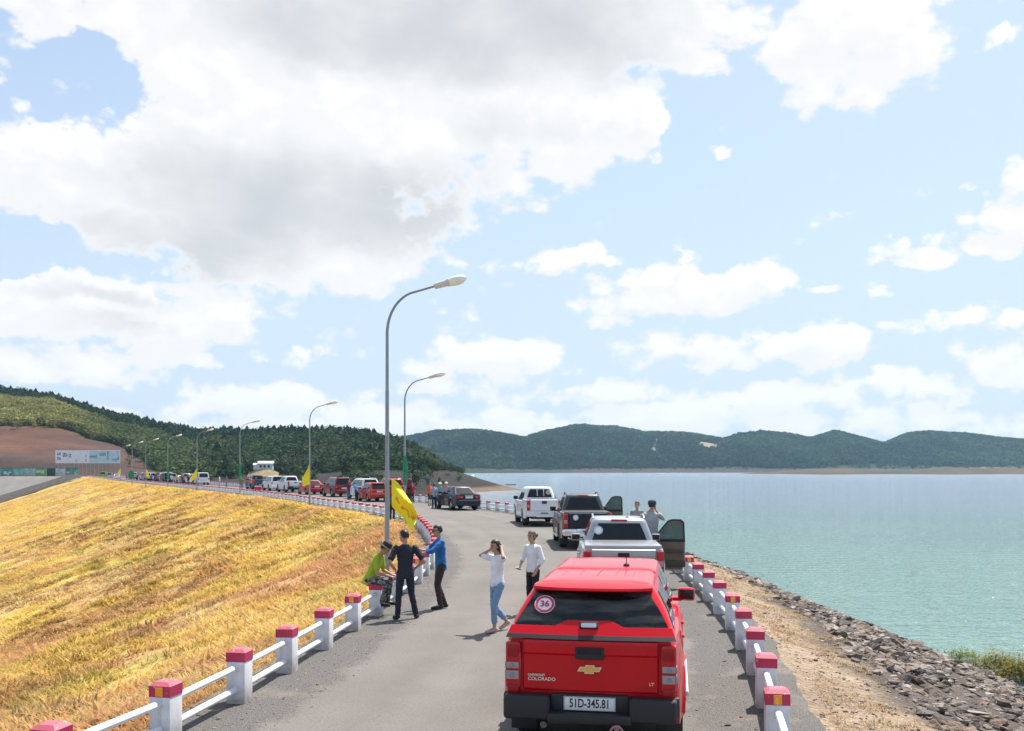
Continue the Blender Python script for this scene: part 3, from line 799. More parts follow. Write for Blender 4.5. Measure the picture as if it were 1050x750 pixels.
def build_rocks():
    rnd = random.Random(8); temps = [rock_template(rnd) for _ in range(8)]
    m = attr_mat('rock', 0.9, (0.25, 1.5), bump=0.5, bscale=14, fine=(0.25, 8.0))
    n = 25000; s = 22 + (NR.random(n) ** 1.35) * 85; o = 1.4 + NR.random(n) * 13.4
    p = np.stack([np.interp(s, RS, RQ[:, 0]), np.interp(s, RS, RQ[:, 1])], -1); t = np.stack([np.interp(s, RS, RT[:, 0]), np.interp(s, RS, RT[:, 1])], -1)
    x = p[:, 0] + t[:, 1] * o; y = p[:, 1] - t[:, 0] * o; d = np.hypot(x, y)
    k = (o > 1.25 + 1.5 * fbm(x * 0.5, y * 0.5, 3)) & (NR.random(n) < np.clip((o - 1.1) / 1.3, .10, 1)) & (x / y < 0.62)
    s, o, x, y, d = [q[k] for q in (s, o, x, y, d)]; n = len(s)
    z = z_right(s, o, x, y)
    size = np.clip(NR.lognormal(-1.78, .46, n), .06, .52)
    scl = np.stack([size * NR.uniform(.9, 1.5, n), size * NR.uniform(.8, 1.2, n), size * NR.uniform(.28, .7, n)], -1)
    pal = np.array([[0.21, 0.175, 0.150], [0.27, 0.22, 0.185], [0.15, 0.125, 0.11], [0.33, 0.29, 0.255], [0.23, 0.17, 0.13], [0.095, 0.082, 0.074]])
    ci = NR.integers(0, 6, n); c = pal[ci] * NR.uniform(.8, 1.25, (n, 1)); rot = NR.uniform(0, 6.28, n); which = NR.integers(0, 8, n)
    px = W0 + F0 * x / y; py = HY + F0 * (HC - z) / y
    vis = (px < 1065) & (py < 765) & (px > 740)
    rank = np.where(vis, size / d, 0); big = np.argsort(-rank)[:280]
    rest = np.ones(n, bool); rest[big] = False
    pos = np.stack([x, y, z + scl[:, 2] * .12], -1)
    tl = NR.normal(0, .35, (n, 2))
    me = scatter('riprap', temps, which[rest], pos[rest], scl[rest], rot[rest], c[rest], tl[rest])
    tag(link('riprap', me, m), 'broken brown stone riprap covering the slope down to the lake', 'rocks', kind='stuff')
    meshes = {}
    zone = lambda i: ('near the bottom of the picture' if d[i] < 22 else 'half way along the bank')
    for i in big:
        key = (which[i], ci[i])
        if key not in meshes:
            TV, TF, TC = temps[which[i]]; mm = mesh_np('rock', TV, TF); set_color(mm, 'albedo', np.repeat(pal[ci[i]][None], len(TV), 0)); mm.materials.append(m); meshes[key] = mm
        ob = bpy.data.objects.new('rock', meshes[key]); COL.objects.link(ob)
        ob.location = pos[i]; ob.scale = scl[i]; ob.rotation_euler = (tl[i, 0] * .5, tl[i, 1] * .5 + .3, rot[i])
        tag(ob, 'angular brown or grey stone of the rocky lake bank', 'rock', 'larger stones of the lake bank')
build_rocks()

def build_gravel():
    """loose stones and grit on the road edges and on the verge by the lake"""
    rnd = random.Random(21); temps = [rock_template(rnd) for _ in range(3)]
    for (Q, T, S, side, n, lo, hi, nm, lab, zf) in ((RQ, RT, RS, -1, 14000, .62, 3.6, 'gravel', 'loose pale stones strewn on the lake side verge', z_right), (RQ, RT, RS, 1, 5000, -.6, 1.1, 'grit', 'small loose grit along the lake side road edge', None), (LQ, LT, LS, -1, 7000, -.3, 1.0, 'grit', 'small loose grit along the grass side road edge', None)):
        s = 14 + NR.random(n) ** 1.4 * 55; o = lo + (hi - lo) * NR.random(n)
        p = np.stack([np.interp(s, S, Q[:, 0]), np.interp(s, S, Q[:, 1])], -1); t = np.stack([np.interp(s, S, T[:, 0]), np.interp(s, S, T[:, 1])], -1)
        x = p[:, 0] - side * t[:, 1] * o; y = p[:, 1] + side * t[:, 0] * o
        z = zf(s, o, x, y) if zf is not None else np.zeros(n)
        sz = np.clip(NR.lognormal(-3.6 if zf is not None else -4.2, .5, n), .008, .11)
        c = np.array([0.34, 0.28, 0.22]) * NR.uniform(.5, 1.3, (n, 1)) * (1 + NR.normal(0, .05, (n, 3)))
        me = scatter(nm, temps, NR.integers(0, 3, n), np.stack([x, y, z + sz * .1], -1), np.stack([sz * NR.uniform(.8, 1.5, n), sz, sz * .6], -1), NR.uniform(0, 6.28, n), c)
        tag(link(nm, me, bpy.data.materials['rock']), lab, 'gravel', kind='stuff')
build_gravel()

# ------------------------------------------------------------------ green plants at the water's edge
def build_plants():
    rnd = random.Random(4)
    def plant(name, label, px, Y, zoff, w, h, n, c1, c2, seed):
        x = (px - W0) / F0 * Y
        root = empty(name, (x, Y, zoff), 0, None, label, 'shrub')
        g = G(); r = random.Random(seed); cols = []
        st = G()
        for i in range(n):
            bx, by = r.gauss(0, w * .33), r.gauss(0, w * .2); hh = h * r.uniform(.4, 1.0) * max(.3, 1 - abs(bx) / w); lx, ly = r.gauss(0, .18) * hh, r.gauss(0, .18) * hh
            if i % 3 == 0: st.tube([(bx, by, -.1), (bx + lx * .5, by + ly * .5, hh * .5), (bx + lx, by + ly, hh * .95)], [.006, .005, .002], 4)
            for q in range(9):
                f = r.uniform(.25, 1.05); p = Vector((bx + lx * f, by + ly * f, hh * f)); an = r.uniform(0, 6.28); l = r.uniform(.06, .14); wd = l * .22
                d = Vector((math.cos(an), math.sin(an), r.uniform(-.2, .7))).normalized(); sd = d.cross(Vector((0, 0, 1))).normalized() * wd
                k = len(g.V); g.V += [tuple(p), tuple(p + d * l * .5 + sd), tuple(p + d * l), tuple(p + d * l * .5 - sd)]; g.F += [(k, k + 1, k + 2), (k, k + 2, k + 3)]; g.M += [0, 0]
                f2 = r.random(); cc = [c1[j] * (1 - f2) + c2[j] * f2 for j in range(3)]; cols += [cc] * 4
        o = g.build('foliage', FOLIAGE, root, smooth=0, recalc=False); set_color(o.data, 'albedo', np.array(cols))
        st.build('stem', mat('plant stem', (0.12, 0.1, 0.05), .9), root)
    plant('shrub', 'wide yellow green shrub at the water edge, far right', 1022, 37.5, -4.95, 2.0, 1.0, 420, (0.16, 0.17, 0.03), (0.30, 0.24, 0.05), 1)
    plant('shrub', 'broad olive shrub cut off by the right picture edge', 1052, 36.2, -4.95, 2.0, 1.15, 420, (0.13, 0.15, 0.03), (0.33, 0.25, 0.06), 2)
    plant('shrub', 'low thin green shrub at the left end of the shrubs by the water', 985, 40, -4.95, 1.8, .55, 160, (0.10, 0.17, 0.03), (0.22, 0.22, 0.05), 3)
    plant('shrub', 'small green sprig standing above the dark rocks at the shoreline', 808, 38.5, -2.6, 1.3, .8, 90, (0.09, 0.17, 0.04), (0.2, 0.25, 0.08), 5)
build_plants()
# ------------------------------------------------------------------ guardrails
def weathered(name, c, under, rough, chip, dirt):
    """painted concrete with chips down to the grey and dirt splashed up from the road"""
    m, nt, b = nodes_of(name); L = nt.links; g = nt.nodes.new('ShaderNodeNewGeometry')
    def nz(s, d=5, r=.6):
        n = nt.nodes.new('ShaderNodeTexNoise'); n.inputs['Scale'].default_value = s; n.inputs['Detail'].default_value = d; n.inputs['Roughness'].default_value = r; L.new(g.outputs['Position'], n.inputs['Vector']); return n.outputs['Fac']
    def mr(src, a, b_, c_, d):
        r = nt.nodes.new('ShaderNodeMapRange'); [setattr(r.inputs[k], 'default_value', v) for k, v in zip((1, 2, 3, 4), (a, b_, c_, d))]; L.new(src, r.inputs[0]); return r.outputs[0]
    def mix(f, a, b_):
        n = nt.nodes.new('ShaderNodeMix'); n.data_type = 'RGBA'; L.new(f, n.inputs[0])
        for k, v in ((6, a), (7, b_)):
            if isinstance(v, tuple): n.inputs[k].default_value = (*v, 1)
            else: L.new(v, n.inputs[k])
        return n.outputs[2]
    col = mix(mr(nz(5), .35, .65, 0, 1), tuple(v * .9 for v in c), tuple(min(1, v * 1.06) for v in c))
    col = mix(mr(nz(17, 6, .7), chip, chip + .03, 0, .85), col, under)
    sp = nt.nodes.new('ShaderNodeSeparateXYZ'); L.new(g.outputs['Position'], sp.inputs[0])
    if dirt:
        h = mr(sp.outputs[2], 0.0, .30, 1, 0); ad = nt.nodes.new('ShaderNodeMath'); ad.operation = 'MULTIPLY'; L.new(h, ad.inputs[0]); L.new(mr(nz(9, 6, .7), .36, .62, 0, .9), ad.inputs[1])
        col = mix(ad.outputs[0], col, (.34, .28, .22))
        mp = nt.nodes.new('ShaderNodeMapping'); mp.inputs['Scale'].default_value = (14, 14, 1.2); L.new(g.outputs['Position'], mp.inputs[0])
        n = nt.nodes.new('ShaderNodeTexNoise'); n.inputs['Scale'].default_value = 1.0; n.inputs['Detail'].default_value = 5; L.new(mp.outputs[0], n.inputs['Vector'])
        col = mix(mr(n.outputs['Fac'], .54, .72, 0, .4), col, (.45, .43, .40))
    L.new(col, b.inputs['Base Color']); b.inputs['Roughness'].default_value = rough
    bp = nt.nodes.new('ShaderNodeBump'); bp.inputs['Strength'].default_value = .2; bp.inputs['Distance'].default_value = .01; L.new(nz(45), bp.inputs['Height']); L.new(bp.outputs[0], b.inputs['Normal'])
    _M[name] = m
    return m
WHITEC = weathered('white painted concrete', (0.74, 0.75, 0.77), (0.42, 0.40, 0.37), 0.6, .66, True)
REDC = weathered('crimson paint', (0.47, 0.024, 0.085), (0.60, 0.42, 0.42), 0.5, .64, False)
CAPT = weathered('paler crimson top', (0.52, 0.10, 0.14), (0.60, 0.45, 0.43), 0.6, .60, False)  # cap tops in a paler crimson than the sides
RAILW = mat('white rail pipe', (0.72, 0.75, 0.80), 0.42, var=0.05, vscale=4)

def post_shapes():
    w = 0.24
    b = G(); b.box((0, 0, 0.245), (w, w, 0.53), .008)
    bm_ = b.build('post', WHITEC).data
    c = G(); h = w / 2 + .004
    V = [(-h, -h, .51), (h, -h, .51), (h, h, .51), (-h, h, .51), (-h, -h, .625), (h, -h, .625), (h, h, .625), (-h, h, .625)]
    q = h * .62
    V += [(-q, -q, .662), (q, -q, .662), (q, q, .662), (-q, q, .662)]
    F = [(0, 1, 2, 3)] + [(i, (i + 1) % 4, 4 + (i + 1) % 4, 4 + i) for i in range(4)]
    c.add(V, F, 0); c.V = V
    c.F += [(4 + i, 4 + (i + 1) % 4, 8 + (i + 1) % 4, 8 + i) for i in range(4)] + [(8, 9, 10, 11)]; c.M += [1] * 5
    cm = c.build('cap', [REDC, CAPT], smooth=0).data
    r = G()
    for s in (-1, 1): r.box((0, s * (h + .004), .566), (.085, .012, .095), .003)
    rm = r.build('reflector', AMBER).data
    for o in [o for o in bpy.data.objects if o.data in (bm_, cm, rm)]: bpy.data.objects.remove(o)
    return bm_, cm, rm

def build_guardrails():
    pm, cmesh, rmesh = post_shapes()
    for (Q, T, S, y0, yref, yend, side, label, sp, ph) in (
            (LQ, LT, LS, 6.4, 12.15, 361, 1, 'low white post and pipe guardrail with crimson caps along the dry grass', 1.80, 3),
            (RQ, RT, RS, 7.6, 10.0, 362, -1, 'low white post and pipe guardrail with crimson caps along the lake side', 1.93, 0)):
        sref = s_at_y(Q, S, yref)
        k0 = -int((sref - s_at_y(Q, S, y0)) / sp)
        k1 = int((s_at_y(Q, S, yend) - sref) / sp)
        p0, _ = on(Q, T, S, sref + k0 * sp)
        root = empty('guardrail', (p0[0], p0[1], 0), 0, None, label, 'guardrail')
        gp = G(); gr = G(); far = False; prev = None; nr = 0; npost = 0
        for k in range(k0, k1):
            p, t = on(Q, T, S, sref + k * sp); rz = math.atan2(-t[0], t[1]) + RND.uniform(-.03, .03)
            loc = Vector((p[0] - p0[0] + RND.uniform(-.012, .012), p[1] - p0[1], RND.uniform(-.012, .008)))
            refl = (k + ph) % 4 == 0 if side == -1 else (k + 1) % 4 == 0
            if npost < 100:
                o = link('post', pm, None, root, loc); o.rotation_euler = (RND.uniform(-.012, .012), RND.uniform(-.012, .012), rz)
                link('cap', cmesh, None, o)
                if refl: link('reflector', rmesh, None, o)
            else:
                m = Matrix.Translation(loc) @ Matrix.Rotation(rz, 4, 'Z')
                gp.add([v.co for v in pm.vertices], [p_.vertices[:] for p_ in pm.polygons], 0, m)
                gp.add([v.co for v in cmesh.vertices], [p_.vertices[:] for p_ in cmesh.polygons], 1, m)
            npost += 1
            if prev is not None:
                for z in (.165, .435):
                    a = prev + Vector((0, 0, z)); b = loc + Vector((0, 0, z))
                    if nr < 100:
                        g = G(); g.tube([a, b], .039, 10); g.build('rail', RAILW, root)
                    else: gr.tube([a, b], .039, 6)
                    nr += 1
            prev = loc
        if gp.V: tag(gp.build('post', [WHITEC, REDC], root, smooth=0), kind='stuff')
        if gr.V: tag(gr.build('rail', RAILW, root), kind='stuff')
build_guardrails()

# ------------------------------------------------------------------ street lamps
STEEL = mat('galvanised steel', (0.30, 0.32, 0.34), 0.45, 0.6, var=0.12, vscale=3)
LAMPH = mat('lamp housing', (0.62, 0.62, 0.58), 0.4, 0.1)
LAMPG = mat('lamp bowl', (0.86, 0.86, 0.76), 0.2, coat=0.5)
def lamp_shapes():
    H = 8.05
    pole = G(); pole.lathe([(.13, -.4), (.13, .02), (.072, .05), (.070, .6), (.065, 2.5), (.060, 2.52), (.053, 5.2), (.049, 5.24), (.044, 6.88)], 14, 'Z')
    for k in range(4):
        a = k * math.pi / 2 + .78; pole.lathe([(.018, -.0), (.018, .07)], 6, 'Z', (.135 * math.cos(a), .135 * math.sin(a), .02))
    arm = G(); P = []
    for i in range(13):
        a = math.pi - i / 12 * rad(72); P.append((.95 + .95 * math.cos(a), 0, 6.83 + 1.2 * math.sin(a)))
    e = Vector(P[-1]); d = Vector((math.cos(rad(16)), 0, math.sin(rad(16))))
    for t in (.3, .6, .82): P.append(tuple(e + d * t))
    arm.tube(P, [.043 - .014 * i / (len(P) - 1) for i in range(len(P))], 10)
    tip = Vector(P[-1])
    def head(g, prof, flat, off):
        V = []; F = []; n = 14; q = Matrix.Translation(tip) @ Matrix.Rotation(-rad(16), 4, 'Y')
        for (x, r) in prof:
            for k in range(n):
                a = 2 * math.pi * k / n; V.append(q @ Vector((x, r * math.cos(a), r * math.sin(a) * flat + off)))
        for i in range(len(prof) - 1):
            for k in range(n): F.append((i * n + k, i * n + (k + 1) % n, (i + 1) * n + (k + 1) % n, (i + 1) * n + k))
        F += [tuple(range(n)), tuple((len(prof) - 1) * n + k for k in range(n))]
        g.add(V, F)
    hs = G(); head(hs, [(-.12, .06), (-.1, .10), (.25, .115), (.27, .135), (.33, .14)], .85, 0)
    bowl = G(); head(bowl, [(.335, .135), (.42, .165), (.55, .175), (.68, .15), (.78, .10), (.83, .03)], .8, -.01)
    return [(n, g.build(n, m).data) for n, g, m in (('pole', pole, STEEL), ('arm', arm, STEEL), ('lamp_head', hs, LAMPH), ('lamp_bowl', bowl, LAMPG))]

GREENP = mat('green wrapped cloth', (0.01, 0.24, 0.12), 0.7, var=0.15, vscale=4)
YELLOW = mat('yellow flag cloth', (0.90, 0.76, 0.012), 0.65, var=0.06, vscale=3)
ORANGEP = mat('orange print', (0.80, 0.33, 0.02), 0.65)

def cloth(name, pts, mats, thick=.006, mf=None):
    """pts: grid of corner-mapped points -> thickened cloth"""
    n, m = len(pts), len(pts[0]); g = G(); V = [Vector(p) for r in pts for p in r]
    g.grid(pts); me = bpy.data.meshes.new(name); me.from_pydata(g.V, [], g.F)
    bm = bmesh.new(); bm.from_mesh(me); bmesh.ops.recalc_face_normals(bm, faces=bm.faces[:])
    bmesh.ops.solidify(bm, geom=bm.faces[:], thickness=thick); bm.to_mesh(me); bm.free()
    me.polygons.foreach_set('use_smooth', [True] * len(me.polygons)); me.set_sharp_from_angle(angle=rad(60))
    o = link(name, me, mats)
    return o

def build_lamps():
    parts = lamp_shapes()
    for o in [o for o in bpy.data.objects if any(o.data is m for _, m in parts)]: bpy.data.objects.remove(o)
    spots = [(397, 27.6), (415, 53.8), (317.5, 78), (246, 108), (202, 132), (172, 154), (149.5, 174), (135.5, 193), (123.5, 220)]
    lab = ['tall grey street lamp nearest the camera, standing behind the seated man', 'curved grey street lamp second along the dam, standing just right of the nearest lamp',
           'grey street lamp beside the row of parked cars with a small yellow flag', 'grey street lamp standing right of the white van, third lamp beyond the red cars',
           'grey street lamp with a yellow flag left of the white van', 'street lamp rising above the distant car row, next left of the lamp by the van',
           'small distant street lamp third from the billboard, yellow flag at its foot', 'small distant street lamp second from the right edge of the billboard', 'farthest street lamp, right at the corner of the billboard']
    H = Vector(parts[0][1].vertices[0].co)
    for i, (px, Y) in enumerate(spots):
        x = (px - W0) / F0 * Y
        s = s_at_y(LQ, LS, Y); p, t = on(LQ, LT, LS, s); off = (x - p[0]) * -1 * t[1]
        z = -0.1 if off > 0 else -.1
        root = empty('street_lamp', (x, Y, z), [0, 0, .05, .1, .05, .0, .1, .0, .1][i], None, lab[i], 'street lamp', 'street lamps along the dam road')
        sc_ = [1.0, .985, 1.0, 1.0, 1.0, 1.0, 1.0, 1.0, 1.0][i]
        root.scale = (1, 1, sc_)
        for nme, me in parts: link(nme, me, None, root)
    # ---- flags
    def at(px, Y, z): return ((px - W0) / F0 * Y, Y, z)
    # big yellow flag hanging from the nearest lamp
    x, Y, _ = at(398.2, 27.6, 0)
    pts = []
    for i in range(22):
        u = i / 21; row = []
        for j in range(14):
            v = j / 13
            top = Vector((0, 0, 2.62)) + Vector((0.76, -.25, -0.98)) * u + Vector((0.02, 0, .10)) * math.sin(u * 3.14)
            bot = Vector((0.02, 0, 1.80)) + Vector((0.62, -.30, -.64)) * u + Vector((0, 0, .05)) * math.sin(u * 3.14)
            q = top.lerp(bot, v)
            q += Vector((.02, .11 * math.sin(u * 6 + v * 6.5) * (.25 + u) + .04 * math.sin(v * 14 + u * 3), .03 * math.sin(u * 9 + 2 * v)))
            row.append((x + .075 + q.x, Y - .06 + q.y, q.z))
        pts.append(row)
    o = cloth('flag', pts, [YELLOW, ORANGEP])
    # faint orange print running down the middle
    mi = []
    for p in o.data.polygons:
        c = p.center; u = (c.x - x - .1) / .78; zt = 2.62 - 1.05 * u; zb = 1.72 - .66 * u; v = (zt - c.z) / (zt - zb)
        k = abs(v - .48 - .06 * math.sin(u * 21)) < .05 + .04 * math.sin(u * 33) and .12 < u < .85
        mi.append(1 if k else 0)
    o.data.polygons.foreach_set('material_index', mi)
    tag(o, 'large yellow flag with orange print hanging from the nearest street lamp', 'flag', 'flags on the street lamps')
    # green flag furled round the second lamp
    def furled(px, Y, z0, z1, label, m=GREENP, r=.11):
        g = G(); x, _, _ = at(px, Y, 0); prof = []
        n = 12
        for i in range(n + 1):
            f = i / n; prof.append((r * (.55 + .55 * math.sin(f * 2.6 + .3)) * (1 + .15 * math.sin(i * 2.1)), z0 + (z1 - z0) * f))
        g.lathe(prof, 12, 'Z', (x + .03, Y - .02, 0))
        for k, v in enumerate(g.V):
            a = math.atan2(v[1] - Y, v[0] - x); w = 1 + .18 * math.sin(a * 4 + v[2] * 3); g.V[k] = (x + (v[0] - x) * w, Y + (v[1] - Y) * w, v[2])
        tag(g.build('flag', m), label, 'flag', 'flags on the street lamps')
    furled(415, 53.8, 2.0, 3.6, 'furled green flag on the second lamp, above the red pickup')
    furled(246, 108, 1.3, 3.5, 'furled green flag on the lamp right of the white van')
    furled(172, 154, 1.2, 3.3, 'furled green flag on the lamp above the distant car row', r=.12)
    def pennant(px, Y, z, w, h, label, drop=.25):
        x, _, _ = at(px, Y, 0); pts = []
        for i in range(12):
            u = i / 11
            pts.append([(x + w * u, Y - .15 + .12 * math.sin(u * 6 + v * 2), z + h * (1 - v) * (1 - .55 * u) - drop * h * u * (1 if w > 0 else 1) + .04 * math.sin(u * 7)) for v in [j / 7 for j in range(8)]])
        tag(cloth('flag', pts, YELLOW, .02), label, 'flag', 'flags on the street lamps')
    pennant(317.5, 77.9, 1.65, -.55, 1.5, 'small yellow flag on the lamp in front of the red sedan', .1)
    pennant(202, 131.8, 1.7, -.75, 1.2, 'small yellow flag on the lamp just left of the white van', .35)
    pennant(150, 173.8, 1.6, .6, 1.3, 'tiny yellow flag on a distant lamp near the start of the far car row', .3)
    pennant(123.8, 219.8, 1.6, -.55, 1.5, 'tiny yellow flag on the farthest lamp by the billboard', .1)
    # green flag spread on the lamp next to the billboard
    g = []
    for i in range(10):
        u = i / 9; g.append([(at(135.5, 193, 0)[0] -.7 + 1.1 * u, 192.8 + .15 * math.sin(u * 7 + v), .9 + 1.7 * v * (.75 + .25 * math.sin(u * 3.1))) for v in [j / 6 for j in range(7)]])
    tag(cloth('flag', g, GREENP, .02), 'dark green flag spread at the foot of the second farthest lamp', 'flag', 'flags on the street lamps')
build_lamps()

# ------------------------------------------------------------------ far end: billboard, hoarding, house, boat
def build_far_things():
    BW = mat('billboard sheet', (0.66, 0.72, 0.76), 0.5, var=0.06, vscale=.3)
    BL = mat('billboard pale blue', (0.42, 0.60, 0.70), 0.5, var=0.15, vscale=.6)
    BD = mat('billboard dark print', (0.05, 0.07, 0.08), 0.5)
    Y = 418.0; sx = Y / F0; X0 = (57 - W0) * sx; X1 = (123.5 - W0) * sx; zt = HC + (HY - 462) * sx; zb = HC + (HY - 475.2) * sx
    w = X1 - X0; h = zt - zb; root = empty('billboard', (X0, Y, -.3), 0, None, 'long white billboard with dark lettering standing on many thin posts below the hill', 'billboard')
    zb += .3; zt += .3
    g = G(); g.box((w / 2, 0, (zb + zt) / 2), (w, .4, h), .03); g.build('panel', BW, root)
    g = G(); g.box((w * .76, -.215, (zb + zt) / 2), (w * .46, .02, h * .93)); g.build('picture', BL, root)
    def fx(u): return u * w
    def fz(v): return zb + v * h
    r = random.Random(2); g = G()
    def letters(u0, u1, v0, v1, n):
        for i in range(n):
            a = u0 + (u1 - u0) * i / n; b = a + (u1 - u0) / n * .78; lw = (b - a) * .3
            for (ua, ub, va, vb) in ((a, a + lw, v0, v1), (b - lw, b, v0, v1 if r.random() < .6 else (v0 + v1) / 2), (a, b, *r.choice([(v0, v0 + (v1 - v0) * .25), (v0 + (v1 - v0) * .4, v0 + (v1 - v0) * .62), (v1 - (v1 - v0) * .25, v1)]))):
                g.box((fx((ua + ub) / 2), -.235 - .004 * (i % 2), fz((va + vb) / 2)), (fx(ub - ua), .02, (vb - va) * h))
    letters(.03, .085, .62, .85, 2); letters(.03, .09, .25, .48, 2); letters(.115, .19, .5, .8, 3); letters(.205, .25, .45, .72, 2)
    letters(.315, .335, .1, .28, 1); letters(.465, .485, .12, .3, 1); letters(.465, .485, .5, .62, 1)
    g.build('lettering', BD, root)
    g = G(); letters(.53, .65, .4, .66, 4); letters(.68, .78, .58, .8, 4); letters(.80, .82, .2, .9, 1); letters(.96, .98, .25, .9, 1); letters(.87, .95, .2, .35, 3)
    g.build('lettering', mat('billboard grey blue print', (0.08, 0.15, 0.19), .5), root)
    for i in range(16):
        g = G(); x = w * (i + .5) / 16; g.box((x, .35, zb / 2 + h * .4), (.22, .22, zb + h * .8)); g.box((x, .9, zb * .35), (.12, .12, zb * .9), rot=(rad(18), 0, 0)); g.build('post', STEEL, root)
    # row of printed hoarding panels
    cols = [(0.05, 0.26, 0.20), (0.16, 0.40, 0.30), (0.10, 0.33, 0.33), (0.06, 0.25, 0.27), (0.14, 0.40, 0.36), (0.30, 0.45, 0.42), (0.12, 0.36, 0.14), (0.02, 0.05, 0.05), (0.45, 0.50, 0.55), (0.05, 0.22, 0.20)]
    edges = [-38, -26, -11, 1, 14, 26, 36, 48, 57, 67, 73, 81]
    desc = ['dark teal', 'pale green', 'sea green', 'deep teal', 'teal and white', 'whitish green', 'grass green', 'black', 'bluish white', 'dark green', 'narrow dark green']
    for i in range(len(edges) - 1):
        Yh = 392; s = Yh / F0; xa = (edges[i] - W0) * s; xb = (edges[i + 1] - W0) * s; ww = xb - xa - .25
        if edges[i] < -12: continue
        root = empty('hoarding_panel', ((xa + xb) / 2, Yh, -.3), 0, None, f'{desc[i]} printed hoarding panel in the row at the left picture edge', 'hoarding', 'printed hoarding panels')
        c = cols[i % len(cols)]
        g = G(); g.box((0, 0, 2.0), (ww, .15, 3.3), .02); g.build('panel', mat(f'hoarding tint {desc[i]}', c, .6, var=.25, vscale=.5), root)
        g = G(); g.box((0, -.09, 3.5), (ww * .98, .04, .28)); g.build('header', mat('hoarding dark green', (0.02, .14, .10), .6), root)
        if i not in (7,):
            g = G(); r2 = random.Random(i)
            for q in range(4): g.box((ww * r2.uniform(-.32, .32), -.085 - q * .004, r2.uniform(1.0, 2.6)), (ww * r2.uniform(.15, .3), .02, r2.uniform(.35, 1.0)))
            g.build('print', mat(f'hoarding print {i % 3}', [(0.5, .58, .56), (0.32, .5, .42), (.2, .4, .45)][i % 3], .6), root)
        for s_ in (-1, 1):
            g = G(); g.box((s_ * ww * .45, .2, 1.0), (.12, .12, 2.4)); g.build('post', STEEL, root)
    # white house on the hillside
    px, Yh = 272.5, 420.0; x = (px - W0) / F0 * Yh; zg = HC + (HY - 480.6) / F0 * Yh
    root = empty('house', (x, Yh, zg), .15, None, 'small white house with pale roofs on the hillside above the cars', 'house')
    wl = mat('house white', (.72, .72, .72), .7); rf = mat('house pale roof', (.5, .5, .52), .6)
    g = G(); g.box((0, 0, .8), (6.2, 4, 2.8)); g.box((-3.9, -.6, .5), (2.2, 3, 2.2)); g.build('wall', wl, root)
    def gable(name, cx, cy, w_, d_, z_, h_):
        g = G(); V = [(cx - w_ / 2, cy - d_ / 2, z_), (cx + w_ / 2, cy - d_ / 2, z_), (cx + w_ / 2, cy + d_ / 2, z_), (cx - w_ / 2, cy + d_ / 2, z_), (cx - w_ / 2, cy, z_ + h_), (cx + w_ / 2, cy, z_ + h_)]
        g.add(V, [(0, 1, 5, 4), (2, 3, 4, 5), (0, 4, 3), (1, 2, 5), (0, 3, 2, 1)]); g.build(name, rf, root, smooth=0)
    gable('roof', .1, 0, 6.8, 4.8, 2.15, 1.1); gable('roof', -3.9, -.6, 2.6, 3.6, 1.55, .8)
    for q in (-1.9, -.3, 1.4):
        g = G(); g.box((q, -2.02, .95), (.9, .06, 1.1)); g.build('window', GLASS, root)
    # tan cut bank below the house is part of the hill; a small mound of bare soil
    g = G(); P = []
    for i in range(14):
        u = i / 13; P.append([(x - 6.5 + 13 * u, Yh - 3 - 5 * v, zg - .2 - 3.4 * v + .5 * math.sin(u * 9 + v * 4) * v - 1.6 * (2 * u - 1) ** 2) for v in [j / 5 for j in range(6)]])
    g.grid(P); tag(g.build('bank', mat('tan soil', (.30, .22, .11), .95, var=.25, vscale=.5)), kind='structure')
    # red roofed house far across the lake
    px, Yh = 572.5, 2060.0; x = (px - W0) / F0 * Yh; zg = float(far_z(np.array([x / Yh]), np.array([Yh]))[0][0])
    root = empty('house', (x, Yh, zg), 0, None, 'tiny red roofed house on the far lake shore', 'house')
    g = G(); g.box((0, 0, 2.2), (13, 9, 6)); g.build('wall', mat('far house wall', (.34, .2, .17), .8), root)
    g = G(); V = [(-8, -6, 5), (8, -6, 5), (8, 6, 5), (-8, 6, 5), (-2, 0, 13), (2, 0, 13)]; g.add(V, [(0, 1, 5, 4), (2, 3, 4, 5), (0, 4, 3), (1, 2, 5), (0, 3, 2, 1)])
    g.build('roof', mat('far red roof', (.30, .085, .07), .8), root, smooth=0)
    # small boat with a standing rower
    px, Yb = 524, 7.9 / (497.6 - HY) * F0; x = (px - W0) / F0 * Yb
    root = empty('boat', (x, Yb, -5.0), 1.45, None, 'small dark rowing boat with an upright pole out on the lake', 'boat')
    g = G(); P = []
    for i in range(11):
        u = i / 10; w_ = .6 * math.sin(math.pi * min(max(u * .94 + .03, 0), 1)) ** .6; y = -2.4 + 4.8 * u; k = .35 * (2 * u - 1) ** 4
        P.append([(-w_, y, .35 + k), (-w_ * .85, y, .05 + k * .6), (0, y, -.12 + k * .5), (w_ * .85, y, .05 + k * .6), (w_, y, .35 + k), (w_ * .9, y, .33 + k), (w_ * .7, y, .1 + k * .6), (0, y, .02 + k * .5), (-w_ * .7, y, .1 + k * .6), (-w_ * .9, y, .33 + k), (-w_, y, .35 + k)])
    g.grid(P); g.build('hull', mat('boat hull', (.06, .07, .07), .6), root)
    g = G(); g.tube([(0, .5, .05), (0, .55, 2.4)], [.06, .04], 6); g.build('pole', mat('boat pole', (.12, .13, .13), .7), root)
    g = G(); g.box((0, -.8, .3), (1.0, .3, .05)); g.build('seat', mat('boat seat', (.2, .17, .12), .7), root)
build_far_things()
